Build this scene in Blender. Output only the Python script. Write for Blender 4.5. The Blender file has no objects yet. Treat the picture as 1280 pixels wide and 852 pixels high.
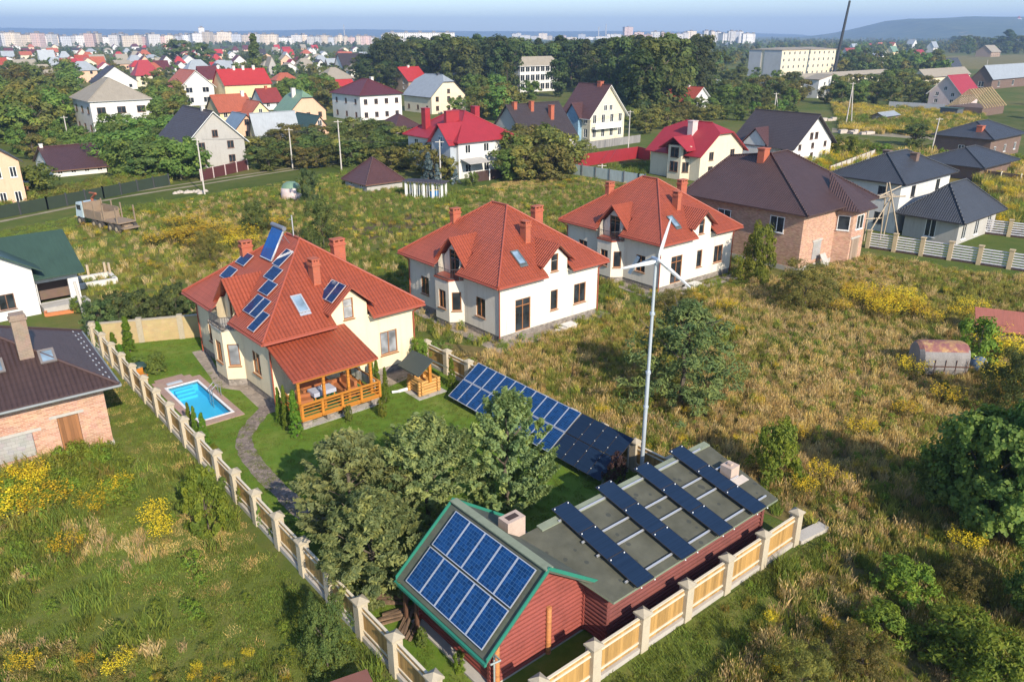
import bpy, math, random
from mathutils import Vector, Matrix, noise as mnoise
R = math.radians
random.seed(7)
scene = bpy.context.scene
COL = scene.collection
# ------------------------------------------------------------------ camera model (photo survey)
FPX, CAMH, CX, CY = 980.0, 22.0, 640.0, 426.0
PITCH = math.atan((CY - 42.0) / FPX)
_s, _c = math.sin(PITCH), math.cos(PITCH)
def P(x, y, z=0.0):                       # surveyed photo point -> place on the level z
    u = (x - CX) / FPX; v = (CY - y) / FPX
    d = (u, _c + v * _s, -_s + v * _c)
    t = (z - CAMH) / d[2]
    return Vector((d[0] * t, d[1] * t, z))
def Q(p):
    X, Y, Z = p[0], p[1], p[2] - CAMH
    dep = Y * _c - Z * _s; up = Y * _s + Z * _c
    return (CX + FPX * X / dep, CY - FPX * up / dep)
YAW = 40.0
def axes(yaw):
    a = R(yaw); return Vector((math.cos(a), math.sin(a), 0)), Vector((-math.sin(a), math.cos(a), 0))
SU, SV = axes(YAW)
def S(s, t, z=0.0): return SU * s + SV * t + Vector((0, 0, z))
def bisect(f, lo, hi, n=50):              # f increasing
    for _ in range(n):
        m = (lo + hi) / 2
        if f(m) < 0: lo = m
        else: hi = m
    return (lo + hi) / 2
# ------------------------------------------------------------------ node helpers
def newmat(name):
    m = bpy.data.materials.new(name); m.use_nodes = True
    nt = m.node_tree; nt.nodes.clear()
    out = nt.nodes.new('ShaderNodeOutputMaterial'); b = nt.nodes.new('ShaderNodeBsdfPrincipled')
    nt.links.new(b.outputs[0], out.inputs[0])
    return m, nt, b
def N(nt, typ, **kw):
    n = nt.nodes.new(typ)
    for k, v in kw.items():
        if k in n.inputs: n.inputs[k].default_value = v
        else: setattr(n, k, v)
    return n
def L(nt, a, b): nt.links.new(a, b)
def ramp(nt, fac, stops):
    r = nt.nodes.new('ShaderNodeValToRGB'); e = r.color_ramp.elements
    while len(e) < len(stops): e.new(0.5)
    for el, (p, c) in zip(e, stops): el.position = p; el.color = (*c, 1)
    L(nt, fac, r.inputs[0]); return r.outputs[0]
def mixc(nt, fac, a, b, mode='MIX'):
    m = nt.nodes.new('ShaderNodeMix'); m.data_type = 'RGBA'; m.blend_type = mode
    for i, v in ((0, fac), (6, a), (7, b)):
        if isinstance(v, (int, float)): m.inputs[i].default_value = v
        elif isinstance(v, tuple): m.inputs[i].default_value = (*v, 1) if len(v) == 3 else v
        else: L(nt, v, m.inputs[i])
    return m.outputs[2]
def mth(nt, op, a, b=None, c=None, clamp=False):
    m = nt.nodes.new('ShaderNodeMath'); m.operation = op; m.use_clamp = clamp
    for i, v in enumerate((a, b, c)):
        if v is None: continue
        if isinstance(v, (int, float)): m.inputs[i].default_value = v
        else: L(nt, v, m.inputs[i])
    return m.outputs[0]
def coords(nt, which='Object'):
    return nt.nodes.new('ShaderNodeTexCoord').outputs[which]
def noisef(nt, co, scale, detail=3, rough=0.55, dist=0.0):
    n = N(nt, 'ShaderNodeTexNoise', Scale=scale, Detail=detail, Roughness=rough, Distortion=dist)
    if co is not None: L(nt, co, n.inputs['Vector'])
    return n.outputs['Fac']
def bump(nt, b, h, strength=0.4, dist=0.02):
    n = N(nt, 'ShaderNodeBump', Strength=strength, Distance=dist)
    L(nt, h, n.inputs['Height']); L(nt, n.outputs[0], b.inputs['Normal'])
def sepuv(nt):
    s = nt.nodes.new('ShaderNodeSeparateXYZ'); L(nt, coords(nt, 'UV'), s.inputs[0]); return s.outputs[0], s.outputs[1]
def sc(c, k): return tuple(min(1, x * k) for x in c)
MATS = {}
def plain(name, c, rough=0.7, var=0.18, scale=1.5, metal=0.0, bmp=0.0, spec=None, fine=0.0):
    """painted / plastered / concrete surface: two scales of wear"""
    if name in MATS: return MATS[name]
    m, nt, b = newmat(name); co = coords(nt)
    f = noisef(nt, co, scale, 5, 0.6)
    col = ramp(nt, f, [(0.25, sc(c, 1 - var)), (0.5, c), (0.8, sc(c, 1 + var * 0.5))])
    if fine:
        col = mixc(nt, fine, col, ramp(nt, noisef(nt, co, scale * 14, 3), [(0.3, sc(c, .55)), (0.7, sc(c, 1.25))]))
    if 'plaster' in name or 'render_' in name:                          # rain streaks and grime washed down the walls
        mp = nt.nodes.new('ShaderNodeMapping'); mp.inputs['Scale'].default_value = (1.6, 1.6, .16); L(nt, co, mp.inputs['Vector'])
        sf = noisef(nt, mp.outputs[0], 1.5, 5, .65)
        col = mixc(nt, mth(nt, 'MULTIPLY', ramp(nt, sf, [(.52, (0, 0, 0)), (.75, (1, 1, 1))]), .38), col, sc((c[0], c[1] * .96, c[2] * .88), .55))
    L(nt, col, b.inputs['Base Color']); b.inputs['Roughness'].default_value = rough; b.inputs['Metallic'].default_value = metal
    if spec is not None: b.inputs['Specular IOR Level'].default_value = spec
    if bmp: bump(nt, b, noisef(nt, co, scale * 12, 4), bmp, 0.02)
    MATS[name] = m; return m
def tiles(name, c, row=0.36, wave=0.2, strength=0.9, var=0.28, rough=0.5):
    """pressed metal tile roof: waves across, a step at each row (UV in metres)"""
    if name in MATS: return MATS[name]
    m, nt, b = newmat(name); u, v = sepuv(nt)
    w = mth(nt, 'ABSOLUTE', mth(nt, 'SINE', mth(nt, 'MULTIPLY', u, math.pi / wave)))
    st = mth(nt, 'FRACT', mth(nt, 'DIVIDE', v, row))
    h = mth(nt, 'ADD', mth(nt, 'MULTIPLY', w, 0.6), mth(nt, 'MULTIPLY', mth(nt, 'SUBTRACT', 1.0, st), 1.0))
    co = coords(nt)
    f = noisef(nt, co, 0.8, 5, 0.65)
    f2 = noisef(nt, co, 9, 3)
    col = ramp(nt, f, [(0.25, sc(c, 1 - var)), (0.55, c), (0.85, sc(c, 1 + var * .6))])
    col = mixc(nt, 0.22, col, ramp(nt, f2, [(0.35, sc(c, .62)), (0.7, sc(c, 1.2))]))
    gr = mth(nt, 'SMOOTHSTEP' if 0 else 'GREATER_THAN', st, .86)          # step shade painted into the colour at the foot of each row
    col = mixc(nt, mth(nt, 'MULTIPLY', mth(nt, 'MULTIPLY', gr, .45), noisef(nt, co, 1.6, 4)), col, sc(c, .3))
    sk = N(nt, 'ShaderNodeCombineXYZ'); L(nt, mth(nt, 'MULTIPLY', u, 2.2), sk.inputs[0]); L(nt, mth(nt, 'MULTIPLY', v, .25), sk.inputs[1])
    col = mixc(nt, .34, col, ramp(nt, noisef(nt, sk.outputs[0], 2, 5, .7), [(.35, sc(c, .55)), (.65, sc(c, 1.25))]))
    L(nt, col, b.inputs['Base Color']); b.inputs['Roughness'].default_value = rough
    bump(nt, b, h, strength, 0.14)
    MATS[name] = m; return m
def ribs(name, c, pitch=0.3, strength=0.8, rough=0.5, metal=0.0, var=0.18):
    """folded sheet metal / slate: straight ribs down the slope"""
    if name in MATS: return MATS[name]
    m, nt, b = newmat(name); u, v = sepuv(nt)
    w = mth(nt, 'PINGPONG', u, pitch / 2)
    h = mth(nt, 'SMOOTH_MIN', mth(nt, 'MULTIPLY', w, 8 / 1), 0.25, 0.1)
    co = coords(nt); f = noisef(nt, co, 0.7, 5, 0.65)
    st = N(nt, 'ShaderNodeCombineXYZ'); L(nt, mth(nt, 'MULTIPLY', u, 3), st.inputs[0]); L(nt, mth(nt, 'MULTIPLY', v, .35), st.inputs[1])
    f2 = noisef(nt, st.outputs[0], 2.0, 4)
    col = ramp(nt, f, [(0.25, sc(c, 1 - var)), (0.55, c), (0.85, sc(c, 1 + var * .6))])
    col = mixc(nt, 0.3, col, ramp(nt, f2, [(0.3, sc(c, .6)), (0.7, sc(c, 1.2))]))
    L(nt, col, b.inputs['Base Color']); b.inputs['Roughness'].default_value = rough; b.inputs['Metallic'].default_value = metal
    bump(nt, b, h, strength, 0.05)
    MATS[name] = m; return m
def bricks(name, c1, c2, mortar, bw=0.25, bh=0.085, rough=0.85, mix=0.0, stain=.25):
    if name in MATS: return MATS[name]
    m, nt, b = newmat(name)
    t = N(nt, 'ShaderNodeTexBrick', Scale=1.0); t.inputs['Brick Width'].default_value = bw; t.inputs['Row Height'].default_value = bh
    t.inputs['Mortar Size'].default_value = 0.012; t.inputs['Mortar Smooth'].default_value = .3; t.inputs['Bias'].default_value = 0.0
    t.inputs['Color1'].default_value = (*c1, 1); t.inputs['Color2'].default_value = (*c2, 1); t.inputs['Mortar'].default_value = (*mortar, 1)
    L(nt, coords(nt, 'UV'), t.inputs['Vector'])
    co = coords(nt)
    col = mixc(nt, stain, t.outputs['Color'], ramp(nt, noisef(nt, co, .9, 6, .7), [(.3, sc(c2, .6)), (.7, sc(c1, 1.3))]))
    v = N(nt, 'ShaderNodeTexVoronoi', Scale=3.2); L(nt, co, v.inputs['Vector'])
    col = mixc(nt, .12, col, mixc(nt, .5, v.outputs['Color'], c1), 'SOFT_LIGHT')
    L(nt, col, b.inputs['Base Color']); b.inputs['Roughness'].default_value = rough
    bump(nt, b, t.outputs['Fac'], -0.5, 0.01)
    MATS[name] = m; return m
def planks(name, c, pitch=0.14, rough=0.6, var=0.3, along='v', strength=.6):
    """boards side by side (UV metres): each board its own tone, dark joints as real grooves"""
    if name in MATS: return MATS[name]
    m, nt, b = newmat(name); u, v = sepuv(nt)
    a, o = (u, v) if along == 'v' else (v, u)
    k = mth(nt, 'DIVIDE', a, pitch); fl = mth(nt, 'FLOOR', k); fr = mth(nt, 'FRACT', k)
    wn = nt.nodes.new('ShaderNodeTexWhiteNoise'); wn.noise_dimensions = '1D'; L(nt, fl, wn.inputs['W'])
    cb = N(nt, 'ShaderNodeCombineXYZ'); L(nt, mth(nt, 'MULTIPLY', a, 9), cb.inputs[0]); L(nt, mth(nt, 'MULTIPLY', o, .8), cb.inputs[1])
    g = noisef(nt, cb.outputs[0], 2.0, 5)
    f = mth(nt, 'ADD', mth(nt, 'MULTIPLY', wn.outputs[0], .55), mth(nt, 'MULTIPLY', g, .45))
    col = ramp(nt, f, [(.15, sc(c, 1 - var)), (.5, c), (.85, sc(c, 1 + var * .7))])
    L(nt, col, b.inputs['Base Color']); b.inputs['Roughness'].default_value = rough
    h = mth(nt, 'SMOOTH_MIN', mth(nt, 'MULTIPLY', mth(nt, 'PINGPONG', fr, .5), 6), 1, .2)
    bump(nt, b, h, strength, 0.015)
    MATS[name] = m; return m
def stones(name, c, scale=3.0, rough=.85, var=.35, strength=.8):
    if name in MATS: return MATS[name]
    m, nt, b = newmat(name); co = coords(nt, 'Object')
    v = N(nt, 'ShaderNodeTexVoronoi', Scale=scale); L(nt, co, v.inputs['Vector'])
    bw = nt.nodes.new('ShaderNodeRGBToBW'); L(nt, v.outputs['Color'], bw.inputs[0])
    col = ramp(nt, bw.outputs[0], [(.2, sc(c, 1 - var)), (.55, c), (.85, sc(c, 1 + var))])
    col = mixc(nt, .3, col, ramp(nt, noisef(nt, co, 1.1, 5), [(.3, sc(c, .6)), (.7, sc(c, 1.3))]))
    e = N(nt, 'ShaderNodeTexVoronoi', Scale=scale); e.feature = 'DISTANCE_TO_EDGE'; L(nt, co, e.inputs['Vector'])
    L(nt, col, b.inputs['Base Color']); b.inputs['Roughness'].default_value = rough
    bump(nt, b, mth(nt, 'MINIMUM', e.outputs['Distance'], .12), strength, .25)
    MATS[name] = m; return m
def glass(name, c=(.02, .025, .03), rough=.06):
    if name in MATS: return MATS[name]
    m, nt, b = newmat(name); f = noisef(nt, coords(nt), .9, 2)
    L(nt, ramp(nt, f, [(.35, sc(c, .6)), (.65, sc(c, 1.8))]), b.inputs['Base Color'])
    b.inputs['Roughness'].default_value = rough; b.inputs['Specular IOR Level'].default_value = .6
    MATS[name] = m; return m
def cells(name, c, line, nx=6, ny=10, lw=.035, rough=.12, var=.3, coat=.3):
    """photovoltaic cells; UV runs 0..1 over one panel"""
    if name in MATS: return MATS[name]
    m, nt, b = newmat(name); u, v = sepuv(nt)
    ku, kv = mth(nt, 'MULTIPLY', u, nx), mth(nt, 'MULTIPLY', v, ny)
    fu, fv = mth(nt, 'PINGPONG', ku, .5), mth(nt, 'PINGPONG', kv, .5)
    ln = mth(nt, 'MAXIMUM', mth(nt, 'LESS_THAN', fu, lw), mth(nt, 'LESS_THAN', fv, lw))
    cb = N(nt, 'ShaderNodeCombineXYZ'); L(nt, mth(nt, 'FLOOR', ku), cb.inputs[0]); L(nt, mth(nt, 'FLOOR', kv), cb.inputs[1])
    oi = nt.nodes.new('ShaderNodeObjectInfo'); L(nt, oi.outputs['Random'], cb.inputs[2])
    wn = nt.nodes.new('ShaderNodeTexWhiteNoise'); L(nt, cb.outputs[0], wn.inputs['Vector'])
    col = ramp(nt, wn.outputs[0], [(0, sc(c, 1 - var)), (1, sc(c, 1 + var))])
    L(nt, mixc(nt, ln, col, line), b.inputs['Base Color'])
    b.inputs['Roughness'].default_value = rough; b.inputs['Specular IOR Level'].default_value = .22
    b.inputs['Coat Weight'].default_value = coat; b.inputs['Coat Roughness'].default_value = .05
    MATS[name] = m; return m
def leafmat(name, c, var=.35, hue=.03, trans=.45, rough=.6):
    """leaves: each leaf a tone of its own (colour attribute), each plant a slightly different hue"""
    if name in MATS: return MATS[name]
    m, nt, b = newmat(name)
    at = nt.nodes.new('ShaderNodeAttribute'); at.attribute_name = 'tone'
    oi = nt.nodes.new('ShaderNodeObjectInfo')
    col = ramp(nt, at.outputs['Fac'], [(0, sc((c[0] * .8, c[1], c[2]), 1 - var)), (.5, c), (1, sc((c[0] * 1.25, c[1] * 1.05, c[2] * .8), 1 + var))])
    hs = nt.nodes.new('ShaderNodeHueSaturation'); L(nt, col, hs.inputs['Color'])
    L(nt, mth(nt, 'MULTIPLY_ADD', oi.outputs['Random'], hue * 2, .5 - hue), hs.inputs['Hue'])
    L(nt, mth(nt, 'MULTIPLY_ADD', oi.outputs['Random'], .5, .75), hs.inputs['Value'])
    L(nt, hs.outputs[0], b.inputs['Base Color']); b.inputs['Roughness'].default_value = rough; b.inputs['Specular IOR Level'].default_value = .25
    tr = nt.nodes.new('ShaderNodeBsdfTranslucent'); L(nt, mixc(nt, .5, hs.outputs[0], (c[0] * 1.6, c[1] * 1.5, c[2] * .6)), tr.inputs['Color'])
    mx = nt.nodes.new('ShaderNodeMixShader'); mx.inputs[0].default_value = trans
    L(nt, b.outputs[0], mx.inputs[1]); L(nt, tr.outputs[0], mx.inputs[2])
    L(nt, mx.outputs[0], [n for n in nt.nodes if n.type == 'OUTPUT_MATERIAL'][0].inputs[0])
    MATS[name] = m; return m
# ------------------------------------------------------------------ mesh builder
class MB:
    def __init__(s): s.v = []; s.f = []; s.m = []; s.uv = {}; s.sm = set(); s.tone = None
    def face(s, pts, mi=0, uv=None, smooth=False):
        n = len(s.v); s.v += [tuple(p) for p in pts]; s.f.append(tuple(range(n, n + len(pts)))); s.m.append(mi)
        if uv: s.uv[len(s.f) - 1] = uv
        if smooth: s.sm.add(len(s.f) - 1)
        return s
    def mesh(s, vs, fs, mi=0, smooth=False):
        n = len(s.v); s.v += [tuple(p) for p in vs]
        for f in fs:
            s.f.append(tuple(i + n for i in f)); s.m.append(mi)
            if smooth: s.sm.add(len(s.f) - 1)
        return s
    def box(s, x0, x1, y0, y1, z0, z1, mi=0):
        v = [(x0, y0, z0), (x1, y0, z0), (x1, y1, z0), (x0, y1, z0), (x0, y0, z1), (x1, y0, z1), (x1, y1, z1), (x0, y1, z1)]
        return s.mesh(v, [(0, 3, 2, 1), (4, 5, 6, 7), (0, 1, 5, 4), (1, 2, 6, 5), (2, 3, 7, 6), (3, 0, 4, 7)], mi)
    def obox(s, o, a, b, c, mi=0):                 # oriented box: corner o, edge vectors a b c
        o, a, b, c = map(Vector, (o, a, b, c))
        v = [o, o + a, o + a + b, o + b, o + c, o + a + c, o + a + b + c, o + b + c]
        fl = a.cross(b).dot(c) < 0
        fs = [(0, 3, 2, 1), (4, 5, 6, 7), (0, 1, 5, 4), (1, 2, 6, 5), (2, 3, 7, 6), (3, 0, 4, 7)]
        return s.mesh(v, [f[::-1] for f in fs] if fl else fs, mi)
    def bar(s, p, q, w, h=None, mi=0, up=(0, 0, 1)):
        p, q = Vector(p), Vector(q); d = q - p; h = h or w
        x = d.cross(Vector(up))
        if x.length < 1e-6: x = d.cross(Vector((1, 0, 0)))
        x.normalize(); y = x.cross(d).normalized()
        return s.obox(p - x * w / 2 - y * h / 2, d, x * w, y * h, mi)
    def tube(s, p, q, r0, r1=None, n=8, mi=0, caps=True):
        p, q = Vector(p), Vector(q); r1 = r0 if r1 is None else r1; d = (q - p)
        x = d.cross(Vector((0, 0, 1)))
        if x.length < 1e-5: x = Vector((1, 0, 0))
        x.normalize(); y = d.cross(x).normalized()
        vs = []
        for k in range(n):
            a = 2 * math.pi * k / n; e = x * math.cos(a) + y * math.sin(a); vs += [p + e * r0, q + e * r1]
        fs = [(2 * k, 2 * k + 1, (2 * k + 3) % (2 * n), (2 * k + 2) % (2 * n)) for k in range(n)]
        s.mesh(vs, fs, mi, True)
        if caps:
            s.face([vs[2 * k] for k in range(n)], mi); s.face([vs[2 * k + 1] for k in reversed(range(n))], mi)
        return s
    def lathe(s, prof, c=(0, 0, 0), n=16, mi=0, smooth=True):
        vs = []; fs = []; m = len(prof)
        for k in range(n):
            a = 2 * math.pi * k / n
            vs += [(c[0] + r * math.cos(a), c[1] + r * math.sin(a), c[2] + z) for r, z in prof]
        for k in range(n):
            for j in range(m - 1):
                fs.append((k * m + j, ((k + 1) % n) * m + j, ((k + 1) % n) * m + j + 1, k * m + j + 1))
        return s.mesh(vs, fs, mi, smooth)
    def prism(s, poly, z0, z1, mi=0):              # horizontal polygon (ccw) raised from z0 to z1
        n = len(poly)
        s.face([(p[0], p[1], z1) for p in poly], mi); s.face([(p[0], p[1], z0) for p in reversed(poly)], mi)
        for i in range(n):
            a, b = poly[i], poly[(i + 1) % n]
            s.face([(a[0], a[1], z0), (b[0], b[1], z0), (b[0], b[1], z1), (a[0], a[1], z1)], mi)
        return s
    def shell(s, polys, t=0.12, mi=0, me=None):    # roof planes with real thickness and closed edges
        me = mi if me is None else me
        key = lambda p: (round(p[0], 3), round(p[1], 3), round(p[2], 3)); cnt = {}
        for po in polys:
            po = [Vector(p) for p in po]
            n = Vector((0, 0, 0))
            for i in range(len(po)): n += (po[i] - po[0]).cross(po[(i + 1) % len(po)] - po[0])
            if n.z < 0: po.reverse()
            s.face(po, mi); s.face([p - Vector((0, 0, t)) for p in reversed(po)], me)
            for i in range(len(po)):
                a, b = po[i], po[(i + 1) % len(po)]
                k = (key(a), key(b)); rk = (k[1], k[0])
                if rk in cnt: del cnt[rk]
                else: cnt[k] = (a, b)
        dz = Vector((0, 0, t))
        for a, b in cnt.values(): s.face([b, a, a - dz, b - dz], me)
        return s
    def build(s, name, mats, parent=None, loc=None, rotz=None):
        me = bpy.data.meshes.new(name); me.from_pydata(s.v, [], s.f)
        if not isinstance(mats, (list, tuple)): mats = [mats]
        for m in mats: me.materials.append(m)
        uvl = me.uv_layers.new(name='UVMap'); d = [0.0] * (2 * len(me.loops))
        for p in me.polygons:
            p.material_index = s.m[p.index]; p.use_smooth = p.index in s.sm
            ov = s.uv.get(p.index)
            n = p.normal
            if ov is None:
                if abs(n.z) > .999: t = Vector((1, 0, 0)); bt = Vector((0, 1, 0))
                else: t = Vector((-n.y, n.x, 0)).normalized(); bt = n.cross(t)
            for j, li in enumerate(p.loop_indices):
                if ov: d[2 * li], d[2 * li + 1] = ov[j]
                else:
                    co = me.vertices[me.loops[li].vertex_index].co
                    d[2 * li], d[2 * li + 1] = co.dot(t), co.dot(bt)
        uvl.data.foreach_set('uv', d)
        if s.tone is not None:
            a = me.attributes.new('tone', 'FLOAT', 'FACE'); a.data.foreach_set('value', s.tone)
        me.update()
        o = bpy.data.objects.new(name, me); COL.objects.link(o)
        if parent: o.parent = parent
        if loc is not None: o.location = loc
        if rotz is not None: o.rotation_euler = (0, 0, R(rotz))
        return o
def thing(name, label, cat, loc=(0, 0, 0), rotz=0.0, group=None):
    o = bpy.data.objects.new(name, None); COL.objects.link(o); o.empty_display_size = .2
    o.location = loc; o.rotation_euler = (0, 0, R(rotz)); return tag(o, label, cat, group)
def tag(o, label=None, cat=None, group=None, kind=None):
    if label: o['label'] = label
    if cat: o['category'] = cat
    if group: o['group'] = group
    if kind: o['kind'] = kind
    return o
def dup(root, loc=None, rotz=None, scale=None, label=None, group=None):
    r = root.copy(); COL.objects.link(r)
    if loc is not None: r.location = loc
    if rotz is not None: r.rotation_euler = (0, 0, R(rotz))
    if scale is not None: r.scale = scale if not isinstance(scale, (int, float)) else (scale,) * 3
    if label: r['label'] = label
    if group: r['group'] = group
    for ch in root.children:
        c = ch.copy(); COL.objects.link(c); c.parent = r
        for g in ch.children:
            e = g.copy(); COL.objects.link(e); e.parent = c
    return r
# ------------------------------------------------------------------ wall / window helpers
def wallgrid(mb, O, U, W, H, holes=(), depth=.14, mi=0, mr=None):
    """vertical wall rectangle from O along U, openings really cut, with reveals.  outward normal = U x Z"""
    O, U = Vector(O), Vector(U).normalized(); Z = Vector((0, 0, 1)); Nn = U.cross(Z)
    xs = sorted({0, W, *[h[0] for h in holes], *[h[1] for h in holes]}); zs = sorted({0, H, *[h[2] for h in holes], *[h[3] for h in holes]})
    for i in range(len(xs) - 1):
        for j in range(len(zs) - 1):
            cx, cz = (xs[i] + xs[i + 1]) / 2, (zs[j] + zs[j + 1]) / 2
            if any(h[0] < cx < h[1] and h[2] < cz < h[3] for h in holes): continue
            mb.face([O + U * xs[i] + Z * zs[j], O + U * xs[i + 1] + Z * zs[j], O + U * xs[i + 1] + Z * zs[j + 1], O + U * xs[i] + Z * zs[j + 1]], mi)
    for a, b, c, d in holes:
        p = [O + U * a + Z * c, O + U * b + Z * c, O + U * b + Z * d, O + U * a + Z * d]
        for i in range(4):
            q0, q1 = p[i], p[(i + 1) % 4]
            mb.face([q0, q0 - Nn * depth, q1 - Nn * depth, q1], mi if mr is None else mr)
def window(parent, O, U, x0, x1, z0, z1, fm, gm, depth=.1, fw=.07, mull=1, trans=0, sill=True, name='window', proud=.02, label=None):
    """frame with mullions and sill (a part) and its pane (a sub-part); O/U as for wallgrid"""
    O, U = Vector(O), Vector(U).normalized(); Z = Vector((0, 0, 1)); Nn = U.cross(Z)
    f = MB()
    def bx(a, b, c, d, dp=depth, th=.06): f.obox(O + U * a + Z * c - Nn * dp, U * (b - a), Nn * th, Z * (d - c))
    bx(x0, x0 + fw, z0, z1); bx(x1 - fw, x1, z0, z1); bx(x0 + fw, x1 - fw, z0, z0 + fw); bx(x0 + fw, x1 - fw, z1 - fw, z1)
    for k in range(1, mull + 1):
        x = x0 + (x1 - x0) * k / (mull + 1); bx(x - fw / 2, x + fw / 2, z0 + fw, z1 - fw)
    if trans: bx(x0 + fw, x1 - fw, z0 + (z1 - z0) * trans - fw / 2, z0 + (z1 - z0) * trans + fw / 2, depth - .004, .05)
    if sill: f.obox(O + U * (x0 - .06) + Z * (z0 - .06) - Nn * (depth - .002), U * (x1 - x0 + .12), Nn * (depth + .1), Z * .05)
    w = f.build(name, fm, parent)
    if label: w['label'] = label
    g = MB(); dd = depth - .015
    g.face([O + U * (x0 + .01) + Z * (z0 + .01) - Nn * dd, O + U * (x1 - .01) + Z * (z0 + .01) - Nn * dd, O + U * (x1 - .01) + Z * (z1 - .01) - Nn * dd, O + U * (x0 + .01) + Z * (z1 - .01) - Nn * dd])
    g.build('pane', gm, w)
    return w
def panel_on(parent, o, a, b, n, fm, cm, fw=.03, th=.04, name='solar_panel', off=.06):
    """solar panel: corner o, edges a (short) and b (long), unit normal n: frame mesh with the cell face set in"""
    o, a, b, n = map(Vector, (o, a, b, n)); o = o + n * off
    ua, ub = a.normalized(), b.normalized(); m = MB()
    for q, w1, w2 in ((o, a, ub * fw), (o + b - ub * fw, a, ub * fw), (o + ub * fw, ua * fw, b - ub * 2 * fw), (o + ub * fw + a - ua * fw, ua * fw, b - ub * 2 * fw)):
        m.obox(q, w1, w2, n * th, 0)
    q = o + ua * fw + ub * fw + n * (th - .008); A = a - ua * 2 * fw; B = b - ub * 2 * fw
    pts = [q, q + A, q + A + B, q + B]; uv = [(0, 0), (1, 0), (1, 1), (0, 1)]
    if A.cross(B).dot(n) < 0: pts.reverse(); uv.reverse()
    m.face(pts, 1, uv)
    m.face([p - n * (th - .01) for p in reversed(pts)], 0)
    return m.build(name, [fm, cm], parent)
# ------------------------------------------------------------------ shared materials
M_CREAM = plain('cream_plaster', (.74, .63, .43), .85, .07, .5, fine=.10)
M_WHITEP = plain('white_plaster', (.70, .65, .55), .85, .07, .5, fine=.10)
M_PLINTH = stones('plinth_stone', (.25, .22, .19), 4.0)
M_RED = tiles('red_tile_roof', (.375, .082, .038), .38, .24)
M_REDTRIM = plain('red_trim', (.32, .075, .042), .5, .1)
M_WOODF = plain('brown_window_wood', (.30, .13, .05), .5, .15)
M_WHITEF = plain('white_frame', (.75, .75, .73), .5, .08)
M_GLASS = glass('window_glass')
M_CURT = glass('curtained_glass', (.20, .21, .22), .12)
M_BLUEGL = glass('sky_glass', (.12, .17, .22), .05)
M_CHIMR = bricks('red_chimney_brick', (.42, .10, .045), (.33, .075, .038), (.34, .17, .11))
M_ALU = plain('aluminium', (.66, .67, .68), .35, .06, metal=.6)
M_CELL = cells('blue_cells', (.006, .040, .135), (.05, .13, .26), coat=0)
M_CELLD = cells('dark_blue_cells', (.008, .030, .10), (.03, .07, .15), lw=.02, coat=0)
M_CELLB = cells('black_film', (.012, .026, .055), (.012, .026, .055), 1, 40, .02, .18, .12, 0)
M_CONC = plain('concrete', (.42, .40, .36), .9, .2, 2.0, fine=.2)
M_DARKMET = plain('dark_metal', (.06, .06, .065), .5, .15)
M_BLACKTRIM = plain('black_gutter', (.035, .03, .03), .5, .1)
# ================================================================== the three villas
VL, VD, VE, VR, OV = 10.47, 12.24, 4.70, 9.04, 0.65
KR, KL = (VR - VE) / (5.39 + OV), (VR - VE) / (VL / 2 + OV)
def zR(t): return VE + (t + OV) * KR
def zL(s): return VE + (s + OV) * KL
nR = Vector((0, -KR, 1)).normalized(); nL = Vector((-KL, 0, 1)).normalized()
def onR(s, t): return Vector((s, t, zR(t)))
def onL(s, t): return Vector((s, t, zL(s)))
def chimney(parent, s, t, w, d, z0, z1, mat, name='chimney', cap=True):
    m = MB(); m.box(s - w / 2, s + w / 2, t - d / 2, t + d / 2, z0, z1)
    if cap:
        m.box(s - w / 2 - .06, s + w / 2 + .06, t - d / 2 - .06, t + d / 2 + .06, z1 - .25, z1 - .12)
        for k in (-1, 1):
            for q in (-1, 0, 1): m.box(s + q * (w / 2 - .06) - .06, s + q * (w / 2 - .06) + .06, t + k * (d / 2 - .06) - .06, t + k * (d / 2 - .06) + .06, z1, z1 + .13)
        m.box(s - w / 2 - .05, s + w / 2 + .05, t - d / 2 - .05, t + d / 2 + .05, z1 + .13, z1 + .2)
    return m.build(name, mat, parent)
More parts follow.
